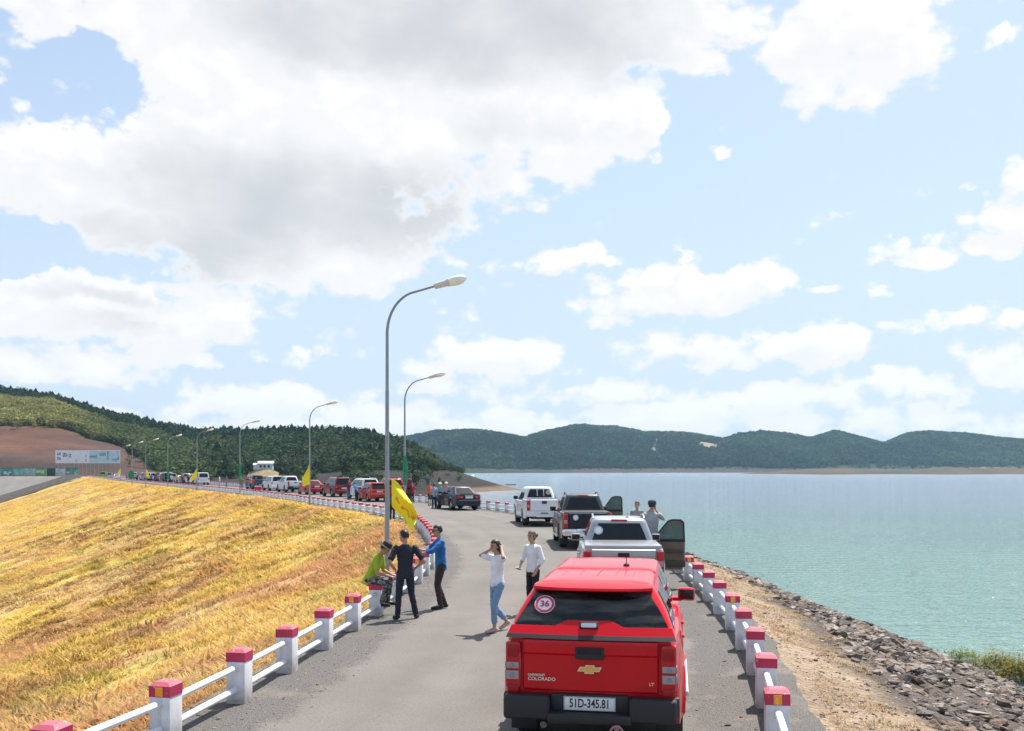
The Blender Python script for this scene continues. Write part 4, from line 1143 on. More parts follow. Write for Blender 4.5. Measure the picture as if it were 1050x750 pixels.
# ------------------------------------------------------------------ vehicles
SPEC = {
 'pickup': dict(L=5.3, hw=.90, zb=.36, belt=1.12, rear=1.24, bed=1.58, cowl=4.02, hood=1.13, nose=.98, ra=1.18, fa=4.28, R=.385, arch=.47,
                yb=(1.60, 4.22), yt=(1.86, 3.36), hwb=.80, hwt=.60, zt=1.735, crown=.05, taper=.055),
 'suv': dict(L=4.75, hw=.92, zb=.32, belt=1.06, rear=1.06, bed=0, cowl=3.55, hood=1.07, nose=.92, ra=.98, fa=3.78, R=.37, arch=.44,
             yb=(.04, 3.75), yt=(.34, 2.85), hwb=.82, hwt=.62, zt=1.69, crown=.05, taper=.07),
 'sedan': dict(L=4.65, hw=.89, zb=.24, belt=.94, rear=1.0, bed=.62, cowl=3.3, hood=.93, nose=.76, ra=1.02, fa=3.74, R=.325, arch=.385,
               yb=(.50, 3.52), yt=(1.28, 2.55), hwb=.78, hwt=.57, zt=1.40, crown=.05, taper=.10),
 'hatch': dict(L=3.95, hw=.84, zb=.24, belt=.92, rear=.92, bed=0, cowl=2.9, hood=.95, nose=.78, ra=.72, fa=3.2, R=.31, arch=.37,
               yb=(.05, 3.1), yt=(.45, 2.25), hwb=.76, hwt=.58, zt=1.44, crown=.05, taper=.08),
 'van': dict(L=5.1, hw=.95, zb=.30, belt=1.12, rear=1.12, bed=0, cowl=4.3, hood=1.12, nose=.95, ra=1.0, fa=4.1, R=.36, arch=.43,
             yb=(.02, 4.55), yt=(.16, 3.75), hwb=.88, hwt=.74, zt=1.92, crown=.05, taper=.05),
}

def make_vehicle(kind, name, label, cat, loc, rz, paintm, group=None, detail=2, **op):
    S = dict(SPEC[kind]); S.update(op.get('spec', {}))
    root = empty(name, loc, rz, None, label, cat, group)
    L, hw, zb, R = S['L'], S['hw'], S['zb'], S['R']
    trim = op.get('bumper', BLACK)
    # ---------------- lower body shell
    def top(y):
        if kind == 'pickup' and y < S['bed']: return S['rear']
        if kind == 'pickup' and y < S['bed'] + .05: return S['rear'] + (S['belt'] - S['rear']) * (y - S['bed']) / .05
        if kind == 'sedan' and y < S['bed']: return S['rear'] - .03 * (1 - y / S['bed'])
        if y < S['cowl']: return S['belt']
        u = (y - S['cowl']) / (L - S['cowl'])
        return S['hood'] + (S['nose'] - S['hood']) * u ** 1.8 - .16 * max(0, (u - .9) / .1) ** 2
    def plan(y):
        return 1 - S['taper'] * (max(0, 1 - y / .75)) ** 2 - .035 * max(0, 1 - y / .07) - .17 * max(0, 1 - (L - y) / .9) ** 2 - .05 * max(0, 1 - (L - y) / .08)
    def low(y):
        z = zb + (.22 if y < .25 and kind == 'pickup' else .02 if y < .3 else 0) + (.0 if y < L - .4 else .02)
        for ya in (S['ra'], S['fa']):
            d = abs(y - ya)
            if d < S['arch']: z = max(z, R + math.sqrt(S['arch'] ** 2 - d * d))
        return z
    KF = [0, .10, .24, .42, .60, .74, .86, .95]
    def row(y):
        w = hw * plan(y); zl, zt = low(y), top(y); pts = []
        H = zt - zl
        for k in KF:
            z = zl + H * k
            x = w * (1 - .05 * (max(0, (z - .62 * S['belt'])) / (.5 * S['belt'])) ** 1.6 - .035 * (max(0, .5 - z) / .3))
            if abs(z - .80 * S['belt']) < .05: x += .006
            for ya in (S['ra'], S['fa']):
                rr = math.hypot(y - ya, z - R) - S['arch']
                x += (.034 if kind == 'pickup' else .02) * math.exp(-(max(rr, 0) / .07) ** 2) * (1 if z > R - .1 else .4)
            pts.append((x, z))
        xs = pts[-1][0]
        cr = .05 if y > S['cowl'] else .0
        pts += [(xs - .012, zt - .012), (xs - .04, zt), (xs * .86, zt + cr * .35), (xs * .6, zt + cr * .8), (0, zt + cr)]
        return pts
    ys = {0.0, .03, .08, .16, .25, .3, .5, S['bed'], S['bed'] + .05, S['cowl'], L - .9, L - .6, L - .4, L - .25, L - .13, L - .05, L}
    for ya in (S['ra'], S['fa']):
        for i in range(-12, 13): ys.add(ya + S['arch'] * math.sin(i / 12 * math.pi / 2))
        for e in (-.02, .02, -.07, .07): ys.add(ya + (S['arch'] + abs(e)) * (1 if e > 0 else -1))
    y = .5
    while y < L: ys.add(y); y += .16
    ys = sorted(v for v in ys if 0 <= v <= L)
    g = G(); P = []
    for y in ys:
        r = row(y); inn = [(r[0][0] - .07, r[0][1] + .01)]
        full = [(x, y, z) for x, z in inn + r] + [(-x, y, z) for x, z in (inn + r)[:-1][::-1]]
        P.append(full)
    g.grid(P); n = len(P[0])
    g.F.append(tuple(range(n))); g.M.append(0); b = (len(P) - 1) * n; g.F.append(tuple(b + i for i in range(n))); g.M.append(0)
    # ---------------- upper house as lofted rings
    def house(yb, yt, hwb, hwt, z0, zt, crown, bowr=.05, bowf=.12, cr=.10, bulge=.02):
        def ring(t, ins=0.0, dz=0.0):
            yr = yb[0] + (yt[0] - yb[0]) * t + ins; yf = yb[1] + (yt[1] - yb[1]) * t - ins * 1.6
            w = hwb + (hwt - hwb) * t + bulge * math.sin(math.pi * min(t, 1)) - ins; z = z0 + (zt - z0) * t + dz
            br, bf = bowr, bowf; pts = []
            def corner(cx, cy, a0, a1):
                for i in range(5):
                    a = a0 + (a1 - a0) * i / 4; pts.append((cx + cr * math.cos(a), cy + cr * math.sin(a), z))
            for i in range(7): pts.append((w, yr + cr + (yf - yr - 2 * cr) * i / 6, z))
            corner(w - cr, yf - cr, 0.26, math.pi / 2 - .1)
            for i in range(1, 8): x = (w - cr) * (1 - i / 4); pts.append((x, yf + bf * (1 - (x / (w - cr)) ** 2), z))
            corner(-w + cr, yf - cr, math.pi / 2 + .1, math.pi - .26)
            for i in range(7): pts.append((-w, yf - cr - (yf - yr - 2 * cr) * i / 6, z))
            corner(-w + cr, yr + cr, math.pi + .26, 1.5 * math.pi - .1)
            for i in range(1, 8): x = -(w - cr) * (1 - i / 4); pts.append((x, yr - br * (1 - (x / (w - cr)) ** 2), z))
            corner(w - cr, yr + cr, 1.5 * math.pi + .1, 2 * math.pi - .26)
            return pts
        rs = [ring(t) for t in (0, .25, .5, .75, .9, 1)] + [ring(1, .035, crown * .55), ring(1, .09, crown * .85), ring(1, .22, crown), ring(1, .42, crown * 1.12)]
        V = []; F = []; n = len(rs[0])
        for r in rs: V += r
        for i in range(len(rs) - 1):
            for k in range(n): F.append((i * n + k, i * n + (k + 1) % n, (i + 1) * n + (k + 1) % n, (i + 1) * n + k))
        F.append(tuple((len(rs) - 1) * n + k for k in range(n)))
        def side(s):
            def f(u, t):
                yr = yb[0] + (yt[0] - yb[0]) * t + cr; yf = yb[1] + (yt[1] - yb[1]) * t - cr
                return Vector((s * (hwb + (hwt - hwb) * t + bulge * math.sin(math.pi * t)), yr + (yf - yr) * u, z0 + (zt - z0) * t))
            return f
        def rear(u, t):
            w = hwb + (hwt - hwb) * t + bulge * math.sin(math.pi * t); x = (w - cr) * (2 * u - 1)
            return Vector((x, yb[0] + (yt[0] - yb[0]) * t - bowr * (1 - (2 * u - 1) ** 2), z0 + (zt - z0) * t))
        def front(u, t):
            w = hwb + (hwt - hwb) * t; x = (w - cr) * (2 * u - 1)
            return Vector((x, yb[1] + (yt[1] - yb[1]) * t + bowf * (1 - (2 * u - 1) ** 2), z0 + (zt - z0) * t))
        return V, F, side, rear, front
    def patch(pname, fn, c, m, off=.007, nu=8, nv=6, parent=None, depth=.02, rnd=.0):
        """panel on a body surface: c = four (u,t) corners; closed rim so that it has thickness"""
        gg = G(); out = []
        eps = 1e-3
        for i in range(nu + 1):
            rw = []
            for j in range(nv + 1):
                a, bb = i / nu, j / nv
                u = (c[0][0] * (1 - a) + c[1][0] * a) * (1 - bb) + (c[3][0] * (1 - a) + c[2][0] * a) * bb
                t = (c[0][1] * (1 - a) + c[1][1] * a) * (1 - bb) + (c[3][1] * (1 - a) + c[2][1] * a) * bb
                du = fn(u + eps, t) - fn(u - eps, t); dv = fn(u, t + eps) - fn(u, t - eps); nn = du.cross(dv).normalized()
                p = fn(u, t)
                ctr = Vector((0, (S['yb'][0] + S['yb'][1]) / 2 if S['yb'][0] < p.y < S['yb'][1] else p.y, .9))
                if nn.dot(p - Vector((0, L / 2, .9))) < 0: nn = -nn
                rw.append((p, nn))
            out.append(rw)
        gg.grid([[tuple(p + nn * off) for p, nn in rw] for rw in out])
        rim = [(i, 0) for i in range(nu + 1)] + [(nu, j) for j in range(1, nv + 1)] + [(i, nv) for i in range(nu - 1, -1, -1)] + [(0, j) for j in range(nv - 1, 0, -1)]
        V = []; F = []
        for (i, j) in rim: p, nn = out[i][j]; V += [tuple(p + nn * off), tuple(p + nn * (off - depth))]
        k = len(rim)
        for i in range(k): i2 = (i + 1) % k; F.append((2 * i, 2 * i2, 2 * i2 + 1, 2 * i + 1))
        gg.add(V, F)
        return gg.build(pname, m, parent or root)
    hv, hf, side, rear, front = house(S['yb'], S['yt'], S['hwb'] * 1.0, S['hwt'], S['belt'] - .03, S['zt'], S['crown'])
    g.add(hv, hf)
    body = g.build('body', paintm, root, smooth=32)
    can = op.get('canopy')
    # ---------------- glass
    glass = op.get('glass', GLASS)
    rt = (.16, .92) if kind != 'pickup' else (.30, .90)
    rw = None
    if not can:
        patch('rear_window', rear, [(.03, rt[0]), (.97, rt[0]), (.94, rt[1]), (.06, rt[1])], glass)
    patch('windscreen', front, [(.01, .1), (.99, .1), (.97, .94), (.03, .94)], glass)
    for s in (-1, 1):
        sd = side(s)
        if kind in ('suv', 'van'): spans = [(.03, .25), (.28, .57), (.60, .96)]
        elif kind == 'hatch': spans = [(.06, .20), (.23, .55), (.58, .95)]
        else: spans = [(.06, .46), (.50, .95)]
        for a, bb in spans:
            front_cut = .12 if bb > .9 else 0
            patch('side_window', sd, [(a, .14), (bb, .14), (bb - front_cut * .3, .9), (a + (.03 if a < .1 else 0), .9)], glass, nu=4, nv=4)
    # ---------------- floor and wheel wells
    gg = G(); gg.box((0, L / 2, .62), (hw * 1.36, L - .5, .5)); gg.box((0, L / 2, .42), (hw * 1.15, L - 1.0, .2)); gg.build('chassis', DARK, root, smooth=0)
    # ---------------- wheels
    for s in (-1, 1):
        for ya in (S['ra'], S['fa']):
            w = empty('wheel', (s * (hw - .125), ya, R), 0, root)
            tw = .125
            gt = G(); gt.lathe([(R * .62, -tw * .9), (R * .80, -tw * 1.02), (R * .93, -tw), (R * .985, -tw * .8), (R, -tw * .5), (R, tw * .5), (R * .985, tw * .8), (R * .93, tw), (R * .80, tw * 1.02), (R * .62, tw * .9)], 30, 'X', close=True)
            if detail >= 3:
                for k in range(44):
                    a = 2 * math.pi * k / 44
                    for q in (-.06, .0, .06): gt.box((q, R * .997 * math.cos(a + q), R * .997 * math.sin(a + q)), (.045, .03, .016), rot=(a + q - math.pi / 2, 0, 0))
            gt.build('tyre', RUBBER, w)
            gr = G(); gr.lathe([(R * .64, s * -.04), (R * .64, s * .09), (R * .56, s * .10), (R * .55, s * .04)], 24, 'X', close=True)
            gr.lathe([(R * .18, s * .03), (R * .17, s * .09), (R * .05, s * .1)], 12, 'X')
            for k in range(6):
                a = 2 * math.pi * k / 6; gr.box((s * .075, R * .36 * math.cos(a), R * .36 * math.sin(a)), (.035, R * .48, .065), .008, rot=(a, 0, 0))
            gr.build('rim', op.get('rim', ALLOY), w)
            gd = G(); gd.lathe([(R * .5, s * .0), (R * .5, s * .03)], 20, 'X'); gd.build('brake_disc', DARK, w)
    # ---------------- doors drawn as panels standing just proud of the body, with shut lines between
    openside = op.get('open_door')
    def door_fn(s):
        def f(u, k):
            r = row(u); zl, zt = r[0][1], r[len(KF) - 1][1]; kk = k * (len(KF) - 1); i = min(int(kk), len(KF) - 2); fr = kk - i
            x = r[i][0] * (1 - fr) + r[i + 1][0] * fr; z = r[i][1] * (1 - fr) + r[i + 1][1] * fr
            return Vector((s * x, u, z))
        return f
    if detail >= 1:
        a0 = S['ra'] + S['arch'] + .05; a1 = S['fa'] - S['arch'] - .06
        if kind == 'pickup': a0 = max(a0, S['bed'] + .1)
        mid = a0 + (a1 - a0) * .47
        for s in (-1, 1):
            for (a, bb) in ((a0, mid - .008), (mid + .008, a1)):
                if openside == s and bb > mid + .1: continue
                d = patch('door', door_fn(s), [(a, .13), (bb, .13), (bb, .97), (a, .97)], paintm, off=.006, nu=6, nv=10)
                yh = a + .12; p = door_fn(s)(yh, .82)
                gh = G(); gh.box((p.x + s * .028, yh + .02, p.z), (.035, .2, .032), .012); gh.build('handle', op.get('handle', paintm), d)
    # ---------------- mirrors
    for s in (-1, 1):
        if openside == s and not op.get('mirror_on_body'): pass
        ym = S['yb'][1] - .62; zm = S['belt'] + .10; xm = S['hwb'] + .03
        gm = G(); gm.box((s * (xm + .14), ym, zm + .02), (.22, .13, .17), .045, seg=3); gm.box((s * (xm + .02), ym + .02, zm - .05), (.12, .07, .05), .015)
        mo = gm.build('mirror', op.get('mirror', paintm), root)
        g2 = G(); g2.box((s * (xm + .145), ym - .068, zm + .025), (.17, .012, .125), .004); g2.build('mirror_glass', GLASS, mo)
    # ---------------- front end
    gf = G(); gf.box((0, L - .015, .74), (hw * 1.05, .06, .24), .03); gf.build('grille', BLACK, root)
    for s in (-1, 1):
        gl = G(); gl.box((s * hw * .72, L - .10, .80), (.30, .22, .16), .05, rot=(0, 0, -s * .35)); gl.build('headlight', CLEARLENS, root)
    gb = G(); gb.box((0, L - .02, .47), (hw * 1.62, .22, .24), .06); gb.build('front_bumper', op.get('fbump', paintm), root)
    # ---------------- rear end
    if kind == 'pickup': pickup_rear(root, S, paintm, trim, op, patch, house, row, detail)
    else: car_rear(root, S, kind, paintm, op, detail)
    # roof rails, rear spoiler, antenna
    if op.get('rails'):
        for s in (-1, 1):
            gr = G(); y0, y1 = S['yt'][0] + .25, S['yt'][1] - .3; x = s * (S['hwt'] - .02); z = S['zt'] + .03
            gr.tube([(x, y0, z), (x, y0 + .1, z + .06), (x, (y0 + y1) / 2, z + .075), (x, y1 - .1, z + .06), (x, y1, z)], .02, 6)
            gr.build('roof_rail', op['rails'], root)
    if op.get('antenna'):
        ga = G(); ax, ay = op['antenna']; ga.tube([(ax, ay, S['zt'] + .03), (ax, ay - .05, S['zt'] + .20)], [.008, .003], 5); ga.box((ax, ay, S['zt'] + .05), (.07, .1, .03), .012)
        ga.build('antenna', BLACK, root)
    if op.get('brake_lamp'):
        gb = G(); gb.box((0, S['yt'][0] - .03, S['zt'] + .005), (.36, .07, .045), .012); gb.build('brake_lamp', REDLENS, root)
    if openside: open_door(root, S, openside, paintm, op)
    return root

def disc_sticker(parent, centre, r, tilt, name='sticker', txt=None, ring=None, rim=STICKER):
    """round sticker lying on a pane: white disc, coloured ring, lettering"""
    q = Matrix.Translation(Vector(centre)) @ Euler(tilt).to_matrix().to_4x4()
    def disc(r0, r1, z0, z1, m, nm, par):
        g = G(); n = 36; V = []; F = []
        for z in (z0, z1):
            for rr in (r0, r1):
                for k in range(n): V.append(q @ Vector((rr * math.cos(2 * math.pi * k / n), rr * math.sin(2 * math.pi * k / n), z)))
        for k in range(n):
            j = (k + 1) % n
            F += [(2 * n + k, 2 * n + j, 3 * n + j, 3 * n + k), (n + k, n + j, 3 * n + j, 3 * n + k), (k, j, n + j, n + k)]
            if r0 > 0: F.append((k, j, 2 * n + j, 2 * n + k))
        g.add(V, F); return g.build(nm, m, par, smooth=0)
    s = disc(0.0005, r, 0, .003, rim, name, parent)
    if ring:
        disc(r * .70, r * .94, .0032, .0052, ring, 'ring', s)
    if txt:
        V, F = text_mesh(txt, r * .92, .001, bold=.004 * r / .14)
        g = G(); g.add([q @ Vector((v[0], v[1], v[2] + .006)) for v in V], F); g.build('lettering', ring or INK, s, smooth=0, recalc=False)
    return s

def pickup_rear(root, S, paintm, trim, op, patch, house, row, detail):
    hw, zt = S['hw'], S['rear']; w = hw * (1 - S['taper'] - .035)
    hero = op.get('hero')
    zb0 = S['zb'] + .36
    # tailgate: moulded panel with a ledge near the top
    gw = w - .155; rowsz = [(zb0, .0), (zb0 + .015, -.022), (zb0 + .05, -.026), (zb0 + .2, -.030), (zt - .20, -.034), (zt - .165, -.036), (zt - .145, -.052), (zt - .06, -.056), (zt - .02, -.05), (zt - .002, -.02), (zt - .002, .0)]
    g = G(); P = []
    for z, yo in rowsz:
        P.append([(x, yo + (.02 if abs(x) > gw - .004 else 0) - .012 * (1 - (x / gw) ** 2), z) for x in [-gw, -gw + .012, -gw * .8, -gw * .62, -gw * .58, -gw * .3, 0, gw * .3, gw * .58, gw * .62, gw * .8, gw - .012, gw]])
    g.grid(P); tg = g.build('tailgate', op.get('tailgate', paintm), root)
    g = G(); hwid = .14 if hero else .12
    g.box((0, -.062, zt - .135), (hwid * 2, .045, .12), .018, seg=3); g.build('handle', op.get('tg_handle', BLACK), tg)
    g = G(); g.box((0, -.088, zt - .115), (hwid * 1.7, .012, .05), .005); g.build('handle', DARK, tg)
    # lamps
    for s in (-1, 1):
        x = s * (w - .062); zc = (zb0 + zt) / 2 - .015; hgt = (zt - zb0) - .06
        g = G(); g.box((x, .075, zc), (.155, .24, hgt), .028, seg=3); lamp = g.build('tail_light', REDLENS, root)
        if detail >= 2:
            if hero:
                for (z0, hh, m, nm) in ((zc + .0, .062, CLEARLENS, 'indicator'), (zc - .095, .085, CLEARLENS, 'reversing_lamp')):
                    g = G(); g.box((x + s * .004, -.052, z0), (.125, .022, hh), .01); g.box((x + s * .075, .03, z0), (.02, .14, hh), .008); il = g.build(nm, m, lamp)
                    g = G(); g.lathe([(.022, -.012), (.022, .0)], 14, 'Y', (x + s * .01, -.060, z0)); g.build('bulb', mat('lamp bulb', (.25, .3, .38), .2, .6), lamp)
                g = G(); g.box((x, -.052, zc + .14), (.11, .012, .11), .006); g.build('lens', mat('deep red lens', (.32, .004, .008), .2, coat=.2, spec=.3), lamp)
                g = G(); g.box((x, -.052, zc - .235), (.11, .012, .09), .006); g.build('lens', bpy.data.materials['deep red lens'], lamp)
            else:
                g = G(); g.box((x + s * .004, -.05, zc - .03), (.11, .02, hgt * .26), .008); g.build('reversing_lamp', CLEARLENS, lamp)
    # bumper with a stepped middle
    bz = zb0 - .02; g = G()
    bw = w + .03
    for s in (-1, 1):
        g.box((s * (bw * .72), -.03, bz - .125), (bw * .54, .26, .235), .045, seg=3)
        g.box((s * (bw * .965), .16, bz - .11), (.09, .34, .2), .035)
    g.box((0, -.035, bz - .215), (bw * .96, .28, .10), .03); g.box((0, .02, bz - .09), (bw * .9, .14, .18), .02)
    g.build('bumper', trim, root)
    if op.get('bumper_step'):
        g = G(); g.box((0, -.06, bz - .02), (bw * .84, .18, .02), .006); g.build('step_pad', BLACK, root)
    # plate
    pz = bz - .085
    if op.get('plate', True):
        g = G(); g.box((0, -.065, pz), (.50, .014, .125), .006); pl = g.build('number_plate', WHITEPL, root)
        if hero:
            V, F = text_mesh('51D-345.81', .118, .0015, squash=.70, bold=.0022)
            q = Matrix.Translation(Vector((0, -.0735, pz))) @ Euler((rad(90), 0, 0)).to_matrix().to_4x4()
            g = G(); g.add(V, F, mtx=q); g.build('lettering', INK, pl, smooth=0, recalc=False)
            g = G()
            for s in (-1, 1): g.box((s * .247, -.066, pz), (.012, .018, .135), .003); g.box((0, -.066, pz + s * .062), (.50, .018, .010), .003)
            g.build('plate_frame', mat('grey plate frame', (.4, .4, .42), .4), pl)
        else:
            g = G(); g.box((0, -.074, pz), (.36, .004, .06)); g.build('lettering', mat('plate lettering', (.12, .12, .13), .6), pl)
    # mud flaps, exhaust, side steps
    for s in (-1, 1):
        g = G(); g.box((s * (hw - .14), S['ra'] - S['arch'] - .03, .33), (.27, .02, .36), .006); g.build('mud_flap', BLACK, root)
        g = G(); y0, y1 = S['ra'] + S['arch'] + .1, S['fa'] - S['arch'] - .1
        g.box((s * (hw - .01), (y0 + y1) / 2, S['zb'] - .02), (.17, y1 - y0, .06), .025, seg=3); g.build('side_step', op.get('step', ALLOY), root)
        g = G(); A = S['arch']; P = []
        for k in range(17):
            a = math.pi * (k / 16)
            P.append([(s * (hw + e), S['ra'] + (A + r_) * math.cos(a), S['R'] + (A + r_) * math.sin(a)) for e, r_ in ((-.02, -.012), (.022, -.01), (.03, .01), (.024, .05), (-.02, .06))])
        g.grid(P); g.build('wheel_flare', op.get('flare', paintm), root)
    g = G(); g.tube([(-.45, .9, .42), (-.45, .2, .40), (-.46, -.02, .38)], .035, 10); g.build('exhaust_pipe', mat('exhaust', (.2, .19, .18), .5, .8), root)
    can = op.get('canopy')
    if not can:
        g = G(); 
        g.box((0, S['bed'] / 2 + .02, zt + .004 + (.0 if not op.get('lid') else .03)), ((w - .02) * 2, S['bed'] - .10, .02 if not op.get('lid') else .085), .008 if not op.get('lid') else .035, seg=3)
        g.build('bed_cover', op['lid'] if op.get('lid') else mat('black bed cover', (.025, .025, .027), .7, var=.2, vscale=5), root)
        if op.get('bars'):
            for s in (-1, 1):
                g = G(); x = s * (w - .1)
                g.tube([(x, .12, zt), (x, .2, zt + .07), (x, S['bed'] - .5, zt + .08), (x * .86, S['bed'] - .12, zt + .42)], .026, 8); g.build('sports_bar', op['bars'], root)
    else:
        # canopy over the bed
        z0 = zt + .012
        hv, hf, side, rear, front = house((.0, S['bed'] - .02), (.36, S['bed'] + .22), w + .005, .605, z0, 1.70, .055, bowr=.04, bowf=.0, cr=.12, bulge=.025)
        g = G(); g.add(hv, hf); shell = g.build('canopy', paintm, root, smooth=32)
        # roof ribs
        g = G()
        for x in (-.38, -.19, 0, .19, .38): g.tube([(x, .56, 1.744 - abs(x) * .02), (x, .9, 1.757 - abs(x) * .02), (x, S['bed'] - .05, 1.757 - abs(x) * .02)], .012, 6)
        g.build('roof_rib', paintm, shell)
        # rear hatch: glass, painted lower frame with raised middle, spoiler lip, handle
        gl = patch('rear_window', rear, [(-.06, .20), (1.06, .20), (1.035, .93), (-.035, .93)], streaked_glass(), off=.012, nu=14, nv=8, parent=shell, depth=.035)
        def strip(nm, us, t0f, t1f, m, off, par):
            gg = G(); P = []
            for u in us:
                P.append([tuple(rear(u, t0f(u) + (t1f(u) - t0f(u)) * k / 3) + Vector((0, -off, off * .35))) for k in range(4)])
            gg.grid(P)
            P2 = [[tuple(Vector(p) + Vector((0, off + .01, -.0))) for p in r] for r in P]
            V = []; F = []
            rim = [(i, 3) for i in range(len(us))]
            for i, j in rim: V += [P[i][j], P2[i][j]]
            for i in range(len(rim) - 1): F.append((2 * i, 2 * i + 2, 2 * i + 3, 2 * i + 1))
            gg.add(V, F)
            return gg.build(nm, m, par)
        us = [-.085 + 1.17 * i / 40 for i in range(41)]
        def hump(u):
            d = abs(u - .49); return .20 + .125 * (1 - min(1, max(0, (d - .17) / .08)))
        strip('hatch_frame', us, lambda u: .03, hump, paintm, .022, shell)
        strip('hatch_seal', us, lambda u: -.055, lambda u: .03, mat('black rubber seal', (.02, .02, .022), .5), .026, shell)
        # spoiler lip above the glass
        g = G(); P = []
        for i in range(31):
            u = i / 30; x = -.60 + 1.20 * u; e = 1 - (2 * u - 1) ** 4; bw_ = 1 - (2 * u - 1) ** 2
            yb_ = .34 - .05 * bw_; P.append([(x, yb_ + .06, 1.70 - .03), (x, yb_ - .06 * e - .02, 1.668), (x, yb_ - .09 * e - .025, 1.682), (x, yb_ - .08 * e - .02, 1.706), (x, yb_ + .03, 1.742 - .02 * (1 - e)), (x, yb_ + .2, 1.751 - .03 * (1 - e)), (x, yb_ + .2, 1.70)])
        g.grid(P); n = 7
        g.F += [tuple(range(n)), tuple(30 * n + k for k in range(n))]; g.M += [0, 0]
        g.build('spoiler', paintm, shell)
        hp = rear(.49, .25)
        g = G(); g.box((hp.x, hp.y - .05, hp.z), (.15, .04, .052), .016, rot=(-.6, 0, 0), seg=3); h_ = g.build('hatch_handle', CHROME, shell)
        g = G(); g.box((hp.x, hp.y - .036, hp.z), (.185, .03, .075), .016, rot=(-.6, 0, 0), seg=3); g.build('handle_recess', BLACK, shell)
        for s in (-1, 1):
            patch('canopy_window', side(s), [(.10, .13), (.90, .13), (.88, .86), (.16, .86)], GLASS, nu=5, nv=5, parent=shell)
            g = G(); P = []
        if op.get('sticker'):
            p = rear(.10, .62); q = rear(.10, .58); tl = math.atan2((rear(.135, .7).y - rear(.135, .6).y), (rear(.135, .7).z - rear(.135, .6).z))
            n = rear(.135, .66); disc_sticker(gl, (p.x, p.y - .016, p.z + .008), .102, (rad(90) - tl, 0, 0), 'sticker', op['sticker'], STICKRED)
    if hero:
        # gold emblem, lettering, tow ring
        z = .985 * 1.0; zc = zt - .29; y = -.058
        g = G()
        def prism(pts, y0, y1):
            n = len(pts); V = [(x, y0, z_) for x, z_ in pts] + [(x, y1, z_) for x, z_ in pts]
            g.add(V, [tuple(range(n)), tuple(range(2 * n - 1, n - 1, -1))] + [(i, (i + 1) % n, n + (i + 1) % n, n + i) for i in range(n)])
        k = .012
        prism([(-.120, zc - .022), (-.092, zc + .024), (-.042, zc + .024), (-.042, zc + .042), (.052, zc + .042), (.046, zc + .024), (.120, zc + .024), (.094, zc - .022), (.042, zc - .022), (.042, zc - .042), (-.052, zc - .042), (-.046, zc - .022)], y, y - .014)
        em = g.build('emblem', CHROME, tg, smooth=0)
        g = G()
        prism([(-.108, zc - .016), (-.086, zc + .018), (-.037, zc + .018), (-.037, zc + .036), (.044, zc + .036), (.039, zc + .018), (.108, zc + .018), (.086, zc - .016), (.037, zc - .016), (.037, zc - .036), (-.044, zc - .036), (-.039, zc - .016)], y - .0145, y - .0165)
        g.build('emblem', GOLD, tg, smooth=0)
        q = lambda x, z_: Matrix.Translation(Vector((x, -.0495, z_))) @ Euler((rad(90), 0, 0)).to_matrix().to_4x4()
        for txt, size, x, z_, sq in (('CHEVROLET', .034, -gw + .055, zb0 + .155, .9), ('COLORADO', .046, -gw + .055, zb0 + .117, 1.05)):
            V, F = text_mesh(txt, size, .002, 'LEFT', sq, .001); g = G(); g.add(V, F, mtx=q(x, z_)); g.build('lettering', CHROME, tg, smooth=0, recalc=False)
        V, F = text_mesh('LT', .042, .002, 'LEFT', 1.0, .0008); g = G(); g.add(V, F, mtx=q(gw - .09, zb0 + .10)); g.build('lettering', CHROME, tg, smooth=0, recalc=False)
        g = G(); n = 22
        for k in range(1): pass
        P = []
        for i in range(n + 1):
            a = 2 * math.pi * i / n; P.append([(.27 + (.058 + .011 * math.cos(b)) * math.cos(a), -.21 + .011 * math.sin(b), .385 + (.058 + .011 * math.cos(b)) * math.sin(a)) for b in [2 * math.pi * j / 8 for j in range(9)]])
        g.grid(P); g.box((.27, -.12, .42), (.05, .16, .05), .01); g.build('tow_ring', mat('pale pink paint', (.36, .20, .20), .5), root)

def car_rear(root, S, kind, paintm, op, detail):
    hw = S['hw']; w = hw * (1 - S['taper'] - .03)
    zl = S['belt'] - .16 if kind != 'sedan' else S['rear'] - .17
    for s in (-1, 1):
        g = G()
        if kind in ('suv', 'van', 'hatch'): g.box((s * (w - .085), .035, zl + .02), (.17, .12, .26), .03, seg=3)
        else: g.box((s * (w - .19), .035, zl), (.38, .12, .16), .035, seg=3); 
        lamp = g.build('tail_light', REDLENS, root)
        g = G(); g.box((s * (w - (.085 if kind != 'sedan' else .27)), -.028, zl - .02), (.10, .02, .06), .008); g.build('reversing_lamp', CLEARLENS, lamp)
    g = G(); g.box((0, -.03, .50), (w * 1.94, .24, .30), .06, seg=3); g.build('bumper', paintm, root)
    g = G(); g.box((0, -.04, .345), (w * 1.7, .22, .09), .03); g.build('bumper_skirt', BLACK, root)
    pz = .80 if kind != 'sedan' else S['rear'] - .20
    g = G(); g.box((0, -.045, pz), (.50, .02, .13), .006); g.build('number_plate', WHITEPL, root)
    g = G(); g.box((0, -.025, pz + .10), (.56, .04, .035), .01); g.build('trunk_trim', CHROME if kind == 'sedan' else paintm, root)
    if kind == 'sedan':
        g = G(); g.box((0, .05, S['rear'] + .012), (w * 1.5, .12, .035), .012); g.build('spoiler', paintm, root)
    elif kind in ('suv', 'hatch'):
        g = G(); g.box((0, S['yt'][0] - .05, S['zt'] + .0), (S['hwt'] * 1.8, .2, .04), .015); g.build('spoiler', paintm, root)
        if detail >= 2:
            g = G(); g.box((.1, S['yb'][0] - .02, S['belt'] + .08), (.5, .02, .02), .004, rot=(0, -.15, 0)); g.build('wiper', BLACK, root)

